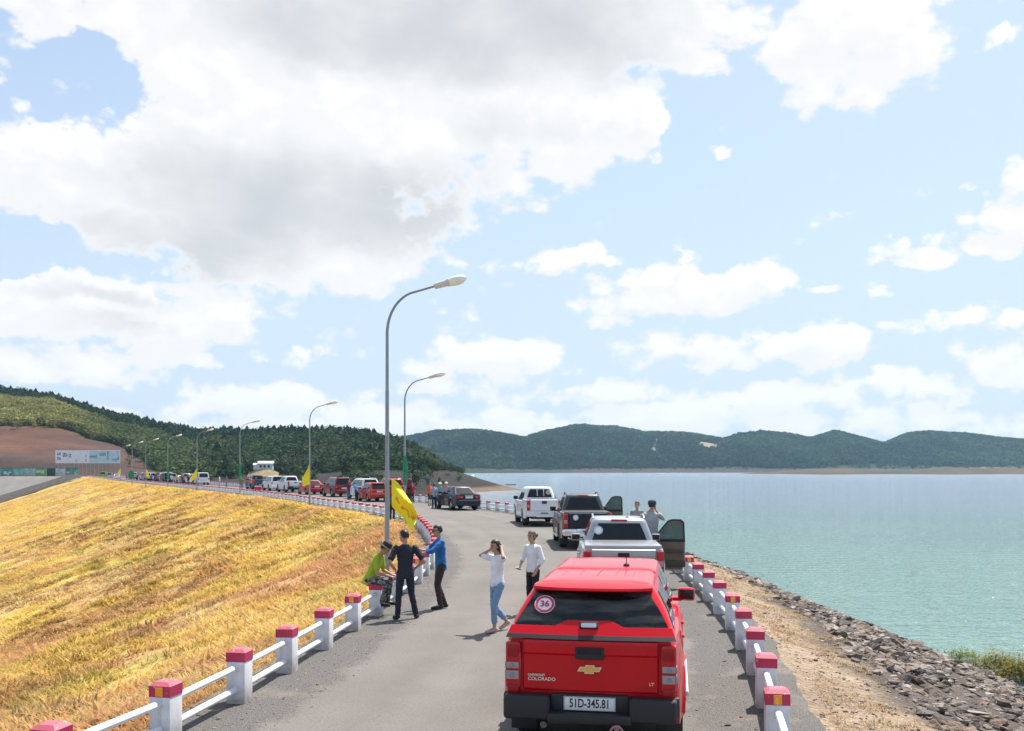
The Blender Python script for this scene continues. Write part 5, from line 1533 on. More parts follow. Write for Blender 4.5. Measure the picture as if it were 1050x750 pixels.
def open_door(root, S, s, paintm, op):
    """front door swung open on its front hinge"""
    yh = S['fa'] - S['arch'] - .04; wd = .84
    d = empty('door', (s * (S['hw'] - .04), yh, 0), -s * rad(op.get('swing', 84)) * -1, root)
    # in the door's frame: it runs towards -y from the hinge when closed; outside is s*x
    d.rotation_euler = (0, 0, s * rad(op.get('swing', 84)))
    zb, belt, zt = S['zb'] + .06, S['belt'] + .0, S['zt'] - .06
    prof = [(0, zb + .02), (0, belt), (-.42, zt - .03), (-.52, zt), (-wd + .10, zt), (-wd + .02, zt - .07), (-wd, belt), (-wd, zb + .25), (-wd + .06, zb), (-.05, zb)]
    def slab(pts, x0, x1, nm, m, par, hole=None):
        g = G(); n = len(pts)
        V = [(s * x0, y, z) for y, z in pts] + [(s * x1, y, z) for y, z in pts]
        if hole is None:
            F = [tuple(range(n)), tuple(range(2 * n - 1, n - 1, -1))] + [(i, (i + 1) % n, n + (i + 1) % n, n + i) for i in range(n)]
        else:
            V += [(s * x0, y, z) for y, z in hole] + [(s * x1, y, z) for y, z in hole]
            F = []
            for i in range(n):
                j = (i + 1) % n
                F += [(i, j, 2 * n + j, 2 * n + i), (n + i, n + j, 3 * n + j, 3 * n + i), (i, j, n + j, n + i), (2 * n + i, 2 * n + j, 3 * n + j, 3 * n + i)]
        g.add(V, F); return g.build(nm, m, par, smooth=25)
    low = [(0, zb + .02), (0, belt), (-wd * .33, belt + .0), (-wd * .66, belt + .0), (-wd, belt), (-wd, zb + .25), (-wd + .06, zb), (-.05, zb)]
    slab(low, -.01, .035, 'panel', paintm, d)
    trim = [(y * .96 - .012, zb + .05 + (z - zb) * .93) for y, z in low]
    slab(trim, -.075, -.012, 'door_trim', op.get('trim', mat('beige door trim', (.15, .115, .08), .7, var=.15, vscale=4)), d)
    g = G(); g.box((s * -.10, -.55, belt - .22), (.07, .5, .07), .025); g.box((s * -.085, -.55, zb + .18), (.05, .6, .16), .03); g.build('armrest', mat('dark beige trim', (.08, .062, .048), .7), d)
    fr = [(0, belt), (-.42, zt - .03), (-.52, zt), (-wd + .10, zt), (-wd + .02, zt - .07), (-wd, belt)]
    cx = sum(p[0] for p in fr) / 6; cz = sum(p[1] for p in fr) / 6
    hole = [(cx + (y - cx) * .84, cz + (z - cz) * .80) for y, z in fr]
    slab(fr, -.03, .022, 'window_frame', op.get('door_frame', BLACK), d, hole)
    slab(hole, -.006, .002, 'window', clear_glass(), d)

PAINTS = dict(red=paint('red', (0.56, 0.0025, 0.010), 0.0, .30), silver=paint('silver', (0.40, 0.41, 0.43), .5, .34), white=paint('white', (0.74, 0.75, 0.77)),
              navy=paint('dark blue grey', (0.014, 0.018, 0.036), .2), grey=paint('graphite', (0.085, 0.083, 0.082), .45), black=paint('black', (0.012, 0.013, 0.018)),
              maroon=paint('maroon', (0.20, 0.012, 0.022)), crimson=paint('crimson', (0.42, 0.01, 0.025)), blue=paint('blue', (0.03, 0.06, 0.14)), orange=paint('orange red', (0.48, 0.045, 0.02)),
              lime=paint('lime green', (0.20, 0.38, 0.03)), cream=paint('cream', (.6, .56, .45)))

def build_cars():
    P = PAINTS
    v = make_vehicle('pickup', 'pickup_truck', 'red pickup with a canopy and number 36 sticker, closest to the camera', 'pickup truck', (.765, 9.55, 0), -.165, P['red'], 'pickups parked along the road', 3,
        hero=True, canopy=True, sticker='36', bumper=BLACK, handle=P['red'], mirror=P['red'], rim=ALLOY, step=mat('pale side step', (.6, .6, .6), .4), antenna=(.25, 2.15), fbump=P['red'], spec=dict(zt=1.705, crown=.04))
    # side mouldings of the hero
    v = make_vehicle('pickup', 'pickup_truck', 'silver pickup with its right front door open and a man on its sill', 'pickup truck', (2.31, 20.2, 0), -.06, P['silver'], 'pickups parked along the road', 3,
        open_door=1, swing=80, lid=P['silver'], bumper=CHROME, rails=P['silver'], brake_lamp=True, tg_handle=BLACK, antenna=(.2, 2.2))
    mk_sticker(v, (-.47, 1.715, 1.52), .10, None)
    v = make_vehicle('pickup', 'pickup_truck', 'dark grey pickup with chrome bumper and an open door, ahead of the silver one', 'pickup truck', (2.72, 35.0, 0), .02, P['grey'], 'pickups parked along the road', 2,
        open_door=1, swing=78, bumper=CHROME, rails=BLACK, brake_lamp=True, tailgate=P['navy'], mirror=BLACK, step=ALLOY, spec=dict(zt=1.76))
    v.scale = (1.05, 1.05, 1.07)
    mk_sticker(v, (-.42, -.078, 1.08), .095, None, flat=True)
    v = make_vehicle('pickup', 'pickup_truck', 'plain white pickup parked between the dark sedan and the dark grey pickup', 'pickup truck', (1.62, 49.0, 0), heading_r(51) * .6, P['white'], 'pickups parked along the road', 2,
        bumper=P['white'], mirror=BLACK, step=BLACK, tg_handle=BLACK)
    v.scale = (1.06, 1.06, 1.10)
    mk_sticker(v, (.42, 1.72, 1.52), .11, None, rim=AMBER)
    g = G()
    for x in (-.12, .2): g.box((x, 1.70 - .02, 1.51), (.035, .02, .34), .005, rot=(-.38, 0, 0))
    g.build('window_bar', P['white'], v)
    v = make_vehicle('sedan', 'sedan_car', 'dark navy sedan parked beside the lake rail with people standing at its nose', 'car', (-3.0, 68, 0), .40, P['navy'], 'cars parked along the road', 2, glass=GLASS)
    v.scale = (1.1, 1.1, 1.14)
    def row_car(kind, px, Y, col, name, label, cat, dx=0, hd=None, **k):
        x = (px - W0) / F0 * Y
        xm = xr(Y) - (SPEC[kind]['hw'] + .35) / math.cos(heading_r(Y))
        if hd is None: hd = heading_r(Y + 2)
        v = make_vehicle(kind, name, label, cat, (min(x, xm), Y, 0), hd, P[col], 'cars parked along the road', 1, **k); v.scale = (1.12, 1.12, 1.13); return v
    row_car('pickup', 412, 85.2, 'crimson', 'pickup_truck', 'crimson pickup behind the green flag with people standing in its bed', 'pickup truck', bumper=BLACK, rails=P['white'])
    row_car('hatch', 389.5, 85.6, 'orange', 'hatchback_car', 'low orange red car just left of the nearest street lamp', 'car')
    row_car('suv', 381, 92.4, 'white', 'suv_car', 'white station wagon between the orange red car and the maroon one', 'car', rails=ALLOY)
    row_car('suv', 353, 100.5, 'maroon', 'suv_car', 'maroon station wagon with roof rails, right of the red sedan', 'car', rails=P['white'])
    row_car('sedan', 325, 109.5, 'crimson', 'sedan_car', 'bright red sedan behind the small yellow flag', 'car')
    row_car('pickup', 303, 119, 'white', 'pickup_truck', 'white pickup left of the red sedan, right one of two white vehicles', 'pickup truck', bumper=BLACK)
    row_car('suv', 286, 128, 'white', 'suv_car', 'white station wagon between a dark pickup and a white pickup', 'car')
    row_car('pickup', 272, 137, 'blue', 'pickup_truck', 'dark blue pickup at the left end of the nearer car row', 'pickup truck', bumper=BLACK)
    row_car('van', 215.5, 176, 'white', 'van', 'white van standing at the right end of the distant car row', 'van')
    cols = ['white', 'silver', 'white', 'navy', 'silver', 'cream', 'white', 'black', 'silver', 'white', 'maroon', 'navy', 'white', 'silver']
    kinds = ['suv', 'pickup', 'sedan', 'pickup', 'suv', 'van', 'pickup', 'suv', 'pickup', 'suv', 'sedan', 'pickup', 'suv', 'pickup']
    words = {'suv': 'station wagon', 'pickup': 'pickup', 'sedan': 'sedan', 'van': 'van'}
    nb = ['directly behind the white van', 'second behind the white van', 'third behind the white van', 'fourth behind the white van', 'under the green flag lamp, fifth behind the white van', 'sixth behind the white van, in the distant row',
          'seventh behind the white van', 'between two pale pickups in the distant row', 'left of the dark wagon', 'between silver and maroon cars in the distant row', 'in the far half of the distant row', 'near the far end of the distant row', 'next to last in the distant row', 'last in the distant row, at the yellow flag']
    Y = 184.0
    for i in range(14):
        t = s_at_y(RQ, RS, Y); p, tt = on(RQ, RT, RS, t); off = 1.55 + (1.9 if i % 5 == 3 else 0)
        v = make_vehicle(kinds[i], {'suv': 'suv_car', 'pickup': 'pickup_truck', 'sedan': 'sedan_car', 'van': 'van'}[kinds[i]], f'tiny {cols[i]} {words[kinds[i]]} {nb[i]}', 'car', (p[0] - tt[1] * off, p[1] + tt[0] * off, 0), math.atan2(-tt[0], tt[1]), P[cols[i]], 'cars of the distant row', 0)
        v.scale = (1.1, 1.0, 1.12)
        Y += 5.9
    for (kind, px, Y, col, name, label) in (('van', 105.5, 318, 'lime', 'van', 'lime green van at the far end of the dam below the billboard'), ('suv', 112.5, 296, 'silver', 'suv_car', 'silver wagon just right of the lime green van'), ('sedan', 120, 276, 'white', 'sedan_car', 'white sedan under the farthest street lamp')):
        make_vehicle(kind, name, label, 'car', ((px - W0) / F0 * Y, Y, 0), heading_r(Y), P[col], 'cars at the far end of the dam', 0)

def mk_sticker(v, c, r, txt, flat=False, rim=STICKER):
    disc_sticker(v, c, r, (rad(90) if flat else rad(68), 0, 0), 'sticker', None, mat('sticker pale ring', (.42, .52, .62), .5), rim)
build_cars()
# ------------------------------------------------------------------ people
SKIN = mat('skin', (0.42, 0.25, 0.17), 0.6, sub=.1)
HAIRB = mat('black hair', (0.012, 0.010, 0.010), 0.5)
HAIRBR = mat('brown hair', (0.11, 0.06, 0.035), 0.5)
EYE = mat('eye dark', (.02, .015, .012), .4)
LIP = mat('lip', (.34, .13, .11), .5)

def ball(bm, c, r, sub=2, scale=(1, 1, 1), rot=None):
    m = Matrix.Translation(Vector(c))
    if rot is not None: m = m @ rot
    m = m @ Matrix.Diagonal((r * scale[0], r * scale[1], r * scale[2], 1))
    bmesh.ops.create_icosphere(bm, subdivisions=sub, radius=1.0, matrix=m)
def limb(bm, a, b, ra, rb, seg=12):
    a, b = Vector(a), Vector(b); d = b - a
    if d.length < 1e-5: return
    q = d.to_track_quat('Z', 'Y').to_matrix().to_4x4()
    bmesh.ops.create_cone(bm, cap_ends=True, segments=seg, radius1=ra, radius2=rb, depth=d.length, matrix=Matrix.Translation((a + b) / 2) @ q)
    ball(bm, a, ra, 2); ball(bm, b, rb, 2)
def tor(bm, rings, side):
    """closed loft: rings of (centre, half width, half depth); side = left-right direction"""
    n = 16; L = []
    for i, (c, rx, ry) in enumerate(rings):
        c = Vector(c); t = (Vector(rings[min(i + 1, len(rings) - 1)][0]) - Vector(rings[max(i - 1, 0)][0])).normalized()
        f = t.cross(side).normalized(); sd = f.cross(t).normalized()
        L.append([bm.verts.new(c + sd * rx * math.cos(2 * math.pi * k / n) + f * ry * math.sin(2 * math.pi * k / n)) for k in range(n)])
    for i in range(len(L) - 1):
        for k in range(n): bm.faces.new((L[i][k], L[i][(k + 1) % n], L[i + 1][(k + 1) % n], L[i + 1][k]))
    bm.faces.new(L[0][::-1]); bm.faces.new(L[-1])

from mathutils import noise as mnoise
def crease(me, amp):
    """cloth folds: slanting wrinkles raised along the normals"""
    n = len(me.vertices); co = np.empty(n * 3, np.float32); no = np.empty(n * 3, np.float32)
    me.vertices.foreach_get('co', co); me.vertices.foreach_get('normal', no); co = co.reshape(-1, 3); no = no.reshape(-1, 3)
    o = RND.uniform(0, 50)
    d = np.array([mnoise.noise((c[0] * 9 + o, c[1] * 9, c[2] * 22 + c[0] * 14)) + .6 * mnoise.noise((c[0] * 26, c[1] * 26 + o, c[2] * 30 - c[0] * 20)) for c in co.tolist()], np.float32)
    d = np.sign(d) * np.abs(d) ** .8
    co += no * (d * amp)[:, None]; me.vertices.foreach_set('co', co.ravel()); me.update()

def remesh(name, bm, voxel, mats, parent=None, smooth=4, fac=.5, folds=0):
    bmesh.ops.recalc_face_normals(bm, faces=bm.faces[:])
    me = bpy.data.meshes.new(name); bm.to_mesh(me); bm.free()
    o = bpy.data.objects.new(name, me); COL.objects.link(o)
    md = o.modifiers.new('r', 'REMESH'); md.mode = 'VOXEL'; md.voxel_size = voxel; md.use_smooth_shade = True
    sm = o.modifiers.new('s', 'SMOOTH'); sm.factor = fac; sm.iterations = smooth
    bpy.context.view_layer.update()
    nm = bpy.data.meshes.new_from_object(o.evaluated_get(bpy.context.evaluated_depsgraph_get()))
    bpy.data.objects.remove(o); bpy.data.meshes.remove(me)
    nm.name = name
    if folds: crease(nm, folds)
    for p in nm.polygons: p.use_smooth = True
    nm.materials.clear()
    return link(name, nm, mats, parent)

def hand(bm, wrist, d, palm_n, thumb_side, curl=.5, k=1.0):
    """palm and five separate bent fingers; d = pointing direction, palm_n = direction the palm faces"""
    d = Vector(d).normalized(); pn = Vector(palm_n); pn = (pn - d * pn.dot(d)).normalized(); sd = d.cross(pn).normalized() * thumb_side
    w = Vector(wrist); c = w + d * .048 * k
    for q in (-.028, -.010, .010, .028): limb(bm, w + sd * q * .6 * k, w + d * .085 * k + sd * q * k, .017 * k, .014 * k, 8)
    for q, ln in ((.031, .070), (.011, .080), (-.010, .074), (-.030, .058)):
        p0 = w + d * .085 * k + sd * q * k; dr = d; p = p0
        for j, f in enumerate((.45, .32, .23)):
            a = curl * (.45 + .35 * j); dr = (dr * math.cos(a) + pn * math.sin(a)).normalized(); p2 = p + dr * ln * f * k
            limb(bm, p, p2, (.0098 - .0008 * j) * k, (.0092 - .0009 * j) * k, 6); p = p2
    p0 = w + d * .025 * k + sd * .026 * k; p1 = p0 + (d * .6 + sd * .75 + pn * .25).normalized() * .035 * k; p2 = p1 + (d * .9 + sd * .25 + pn * .35 * (1 + curl)).normalized() * .030 * k
    limb(bm, p0, p1, .013 * k, .011 * k, 6); limb(bm, p1, p2, .011 * k, .009 * k, 6)

def V3(*a): return Vector(a)

def make_person(label, loc, face, height=1.68, shirt=(.6, .6, .6), trousers=(.03, .03, .04), hair='short', hair_m=None, hat=None, sleeve='short', legs=None, arms=None,
                female=False, shoes=(.02, .02, .02), skirt=None, pelvis_z=.93, lean=0.0, head_yaw=0.0, head_pitch=0.0, shirt_m=None, trousers_m=None, near=False, group=None, hold=None, leg_len='long', barefoot=False, glasses=False, stripes=None, knotted=False):
    """standing figure facing +y in its own frame, then turned to face direction `face`"""
    k = height / 1.70; vx = .0095 if near else .022
    shw = .165 if female else .185; hpw = .085
    P = {}
    pz = pelvis_z; P['pel'] = V3(0, 0, pz); up = V3(0, math.sin(lean), math.cos(lean))
    P['waist'] = P['pel'] + up * .15; P['chest'] = P['pel'] + up * .33; P['sh'] = P['pel'] + up * .475; P['neck'] = P['pel'] + up * .54
    hd = P['neck'] + up * .028 + V3(0, .02, 0); hp = head_pitch + lean * .5
    fwd = (Matrix.Rotation(head_yaw, 3, 'Z') @ Matrix.Rotation(-hp, 3, 'X')) @ V3(0, 1, 0); hup = (Matrix.Rotation(head_yaw, 3, 'Z') @ Matrix.Rotation(-hp, 3, 'X')) @ V3(0, 0, 1); hsd = fwd.cross(hup)
    hc = hd + hup * .115 + fwd * .012
    legs = legs or {}; arms = arms or {}
    J = {}
    for s, nm in ((-1, 'l'), (1, 'r')):
        hip = V3(s * hpw, 0, pz - .03); J[nm + 'hip'] = hip
        J[nm + 'knee'] = V3(*legs.get(nm + 'knee', (s * .095, .02, .50))); J[nm + 'ank'] = V3(*legs.get(nm + 'ank', (s * .10, -.02, .085)))
        J[nm + 'toe'] = V3(*legs.get(nm + 'toe', tuple(J[nm + 'ank'] + V3(s * .03, .17, -.05))))
        sh = P['sh'] + V3(s * shw, 0, -.02); J[nm + 'sh'] = sh
        J[nm + 'elb'] = V3(*arms.get(nm + 'elb', (s * (shw + .07), -.03, sh.z - .27))); J[nm + 'wr'] = V3(*arms.get(nm + 'wr', (s * (shw + .08), .05, sh.z - .51)))
    side = V3(1, 0, 0)
    # ---- body (one continuous skin surface)
    bm = bmesh.new()
    tor(bm, [(P['pel'] - up * .08, .12, .08), (P['pel'], .14, .095), (P['waist'], .115 if female else .125, .08), (P['chest'], .135 if female else .15, .095), (P['sh'] - up * .02, .13, .07), (P['neck'] - up * .03, .06, .055)], side)
    limb(bm, P['sh'], hd + hup * .03, .058, .05)
    ball(bm, hc + hup * .025, .1, 3, (.78, .95, 1.05), Matrix((hsd, fwd, hup)).transposed().to_4x4())
    ball(bm, hc - hup * .045 + fwd * .025, .072, 2, (.82, .95, .95), Matrix((hsd, fwd, hup)).transposed().to_4x4())
    limb(bm, hc + hup * .018 + fwd * .092, hc - hup * .018 + fwd * .108, .008, .014, 8)
    for s in (-1, 1): ball(bm, hc + hsd * s * .08 - fwd * .005, .026, 2, (.4, .8, 1.15), Matrix((hsd, fwd, hup)).transposed().to_4x4())
    for s, nm in ((-1, 'l'), (1, 'r')):
        limb(bm, J[nm + 'hip'], J[nm + 'knee'], .075, .052); limb(bm, J[nm + 'knee'], J[nm + 'ank'], .05, .034)
        limb(bm, J[nm + 'ank'], J[nm + 'toe'], .032, .026)
        limb(bm, J[nm + 'sh'], J[nm + 'elb'], .046, .038); limb(bm, J[nm + 'elb'], J[nm + 'wr'], .038, .026)
        dd = (J[nm + 'wr'] - J[nm + 'elb']).normalized(); pn = arms.get(nm + 'palm', (-s, 0, 0)); hdv = arms.get(nm + 'hand', tuple(dd))
        hand(bm, J[nm + 'wr'], hdv, pn, arms.get(nm + 'thumb', -s if False else s * -1), arms.get(nm + 'curl', .45), 1.0)
    root = remesh('person', bm, vx * (.7 if near else .8), [SKIN, EYE, LIP], None, 3)
    if near:
        mi = []
        for p in root.data.polygons:
            c = p.center - hc; a, b, e = c.dot(hsd), c.dot(fwd), c.dot(hup); m = 0
            if b > .06:
                if abs(abs(a) - .032) < .016 and abs(e - .012) < .0085: m = 1
                elif abs(abs(a) - .033) < .02 and abs(e - .036) < .006: m = 1
                elif abs(a) < .024 and abs(e + .055) < .0095: m = 2
            mi.append(m)
        root.data.polygons.foreach_set('material_index', mi)
    # ---- clothes
    def cm(nm, c): return mat(f'cloth {nm} {c[0]:.3f} {c[1]:.3f} {c[2]:.3f}', c, .85, var=.12, vscale=7, bump=.25, bscale=25)
    bm = bmesh.new()
    hem = -.12 if not female else -.06
    tor(bm, [(P['pel'] + up * hem, .165, .12), (P['pel'] + up * .02, .158, .118), (P['waist'], .138 if female else .148, .105), (P['chest'], .158 if female else .172, .118), (P['sh'] - up * .015, .165, .088), (P['sh'] + up * .035, .10, .07), (P['neck'] - up * .01, .062, .058)], side)
    for nm in ('l', 'r'):
        a, b, c = J[nm + 'sh'], J[nm + 'elb'], J[nm + 'wr']
        if sleeve == 'short': limb(bm, a, a.lerp(b, .72), .068, .060)
        elif sleeve == 'rolled': limb(bm, a, b, .066, .056); limb(bm, b, b.lerp(c, .35), .056, .05)
        else: limb(bm, a, b, .066, .055); limb(bm, b, b.lerp(c, .88), .055, .042)
    if knotted:
        limb(bm, P['pel'] + V3(-.04, .13, .0), P['pel'] + V3(-.07, .15, -.06), .022, .014); limb(bm, P['pel'] + V3(-.04, .13, .0), P['pel'] + V3(-.01, .15, -.065), .022, .014); ball(bm, P['pel'] + V3(-.04, .13, .01), .032)
    remesh('shirt', bm, vx, shirt_m or cm('shirt', shirt), root, 3, folds=.005 if near else 0)
    if not female or knotted is not None:
        g = G(); bmc = bmesh.new()
        limb(bmc, P['neck'] + V3(-.055, .0, -.02), P['neck'] + V3(0, .075, -.055), .018, .014, 8); limb(bmc, P['neck'] + V3(.055, .0, -.02), P['neck'] + V3(0, .075, -.055), .018, .014, 8); limb(bmc, P['neck'] + V3(-.055, 0, -.02), P['neck'] + V3(.055, -.0, -.02) + V3(0, -.05, .0), .018, .018, 8)
        if near: remesh('collar', bmc, vx, shirt_m or cm('shirt', shirt), root, 2)
        else: bmc.free()
    bm = bmesh.new(); tm = trousers_m or cm('trousers', trousers)
    tor(bm, [(P['pel'] - up * .14, .10, .09), (P['pel'] - up * .10, .15, .115), (P['pel'], .155, .115), (P['pel'] + up * .07, .142, .102)], side)
    for nm in ('l', 'r'):
        limb(bm, J[nm + 'hip'], J[nm + 'knee'], .092, .068 if not female else .064)
        if leg_len == 'long': limb(bm, J[nm + 'knee'], J[nm + 'ank'].lerp(J[nm + 'knee'], .06), .066, .056 if not female else .052)
        elif leg_len == 'cropped': limb(bm, J[nm + 'knee'], J[nm + 'ank'].lerp(J[nm + 'knee'], .3), .064, .06)
    if skirt: tor(bm, [(V3(0, 0, pz - .50), .20, .15), (V3(0, 0, pz - .2), .185, .14), (V3(0, 0, pz), .16, .12)], side)
    remesh('trousers' if not skirt else 'skirt', bm, vx, tm, root, 3, folds=.006 if near else 0)
    for s, nm in ((-1, 'l'), (1, 'r')):
        bm = bmesh.new(); a, t = J[nm + 'ank'], J[nm + 'toe']; a0 = a + V3(0, 0, -.035); d = (t - a).normalized()
        limb(bm, a0 - d * .035, t + d * .01, .042, .036, 10); limb(bm, a + V3(0, 0, -.0), a0, .042, .042)
        remesh('shoe', bm, vx, cm('shoe', shoes), root, 2)
    # ---- hair or hat
    Rm = Matrix((hsd, fwd, hup)).transposed().to_4x4(); hm = hair_m or HAIRB
    if hair:
        bm = bmesh.new(); T = Matrix.Translation(hc) @ Rm
        bmesh.ops.create_uvsphere(bm, u_segments=40, v_segments=26, radius=1.0)
        rr = random.Random(int(abs(loc[0]) * 1000))
        for v in bm.verts:
            x, y, z = v.co; b = .0
            v.co = Vector((x * .088, y * .104 - .006, z * .112 + .026)) * (1 + rr.uniform(-.045, .05))
        dele = [f for f in bm.faces if (lambda c: (c.y > .006 and c.z < .084 + .010 * math.sin(c.x * 40)) or (c.z < (-.03 if hair == 'short' else -.08)) or (c.y > -.02 and c.z < .0 and hair == 'short'))(f.calc_center_median())]
        bmesh.ops.delete(bm, geom=dele, context='FACES')
        bmesh.ops.solidify(bm, geom=bm.faces[:], thickness=.012)
        if hair in ('long', 'bun'):
            if hair == 'bun': ball(bm, (0, -.135, .02), .052, 2); ball(bm, (.02, -.115, -.03), .036, 2); limb(bm, (.075, .02, .03), (.082, .0, -.06), .022, .010, 8); limb(bm, (-.075, .02, .03), (-.082, .0, -.06), .022, .010, 8)
            else:
                limb(bm, (0, -.085, .0), (0, -.11, -.14), .055, .035); limb(bm, (.06, -.05, .0), (.065, -.06, -.11), .03, .02); limb(bm, (-.06, -.05, .0), (-.065, -.06, -.11), .03, .02)
        bmesh.ops.transform(bm, matrix=T, verts=bm.verts[:])
        me = bpy.data.meshes.new('hair'); bm.to_mesh(me); bm.free(); me.polygons.foreach_set('use_smooth', [True] * len(me.polygons)); link('hair', me, hm, root)
    if hat:
        hcol, kind = hat; T = Matrix.Translation(hc + hup * .055) @ Rm; g = G()
        if kind == 'brim': prof = [(.175, -.005), (.178, .003), (.11, .018), (.104, .05), (.095, .095), (.06, .115), (.004, .118)]
        elif kind == 'cone': prof = [(.21, -.03), (.212, -.024), (.12, .05), (.004, .13)]
        else: prof = [(.106, -.012), (.108, .02), (.098, .065), (.06, .095), (.004, .102)]
        g.lathe(prof, 22, 'Z')
        if kind == 'cap': g.box((0, .135, .0), (.13, .11, .012), .005, rot=(-.12, 0, 0))
        g.V = [tuple(T @ Vector(v)) for v in g.V]; g.build('hat', cm('hat', hcol), root)
    if glasses:
        g = G()
        for s in (-1, 1): g.box((s * .032, .104, .014), (.05, .012, .034), .008); g.box((s * .073, .05, .018), (.006, .10, .008))
        g.V = [tuple(Matrix.Translation(hc) @ Rm @ Vector(v)) for v in g.V]; g.build('sunglasses', BLACK, root)
    if hold:
        g = G()
        if hold == 'phone':
            w = J['rwr']; d = (J['rwr'] - J['relb']).normalized(); c = w + d * .10; g.box(tuple(c), (.075, .15, .012), .006, rot=(.3, 0, .3)); o = g.build('mobile_phone', BLACK, None)
            o['_hold'] = 1
        elif hold == 'camera':
            c = (J['lwr'] + J['rwr']) / 2 + V3(0, .06, .05); g.box(tuple(c), (.13, .07, .09), .012); g.lathe([(.036, .03), (.036, .10), (.03, .10)], 14, 'Y', tuple(c)); o = g.build('camera', BLACK, None)
        o.parent = None
    root.scale = (k, k, k); root.location = loc; root.rotation_euler = (0, 0, math.atan2(-face[0], face[1]))
    if hold:
        m = Matrix.Translation(Vector(loc)) @ Matrix.Rotation(math.atan2(-face[0], face[1]), 4, 'Z') @ Matrix.Diagonal((k, k, k, 1))
        o.data.transform(m); tag(o, {'phone': 'dark mobile phone in the hand of the woman in a loose white blouse', 'camera': 'black camera held up by the man in the silver pickup door'}[hold], {'phone': 'phone', 'camera': 'camera'}[hold])
    tag(root, label, 'person', group)
    return root

def camo():
    m, nt, b = nodes_of('camouflage cloth'); tc = nt.nodes.new('ShaderNodeTexCoord'); n = nt.nodes.new('ShaderNodeTexNoise'); n.inputs['Scale'].default_value = 14
    r = nt.nodes.new('ShaderNodeValToRGB'); r.color_ramp.interpolation = 'CONSTANT'
    e = r.color_ramp.elements; e[0].color = (.04, .04, .045, 1); e[1].position = .46; e[1].color = (.16, .16, .16, 1); x = e.new(.55); x.color = (.34, .33, .32, 1); x = e.new(.62); x.color = (.08, .075, .07, 1)
    nt.links.new(tc.outputs['Object'], n.inputs['Vector']); nt.links.new(n.outputs['Fac'], r.inputs[0]); nt.links.new(r.outputs[0], b.inputs['Base Color']); b.inputs['Roughness'].default_value = .9
    return m
def stripes_m(a, b_):
    m, nt, b = nodes_of('striped cloth'); tc = nt.nodes.new('ShaderNodeTexCoord'); w = nt.nodes.new('ShaderNodeTexWave'); w.bands_direction = 'Z'; w.inputs['Scale'].default_value = 5
    r = nt.nodes.new('ShaderNodeValToRGB'); r.color_ramp.interpolation = 'CONSTANT'; r.color_ramp.elements[0].color = (*a, 1); r.color_ramp.elements[1].color = (*b_, 1); r.color_ramp.elements[1].position = .5
    nt.links.new(tc.outputs['Object'], w.inputs['Vector']); nt.links.new(w.outputs['Fac'], r.inputs[0]); nt.links.new(r.outputs[0], b.inputs['Base Color']); return m

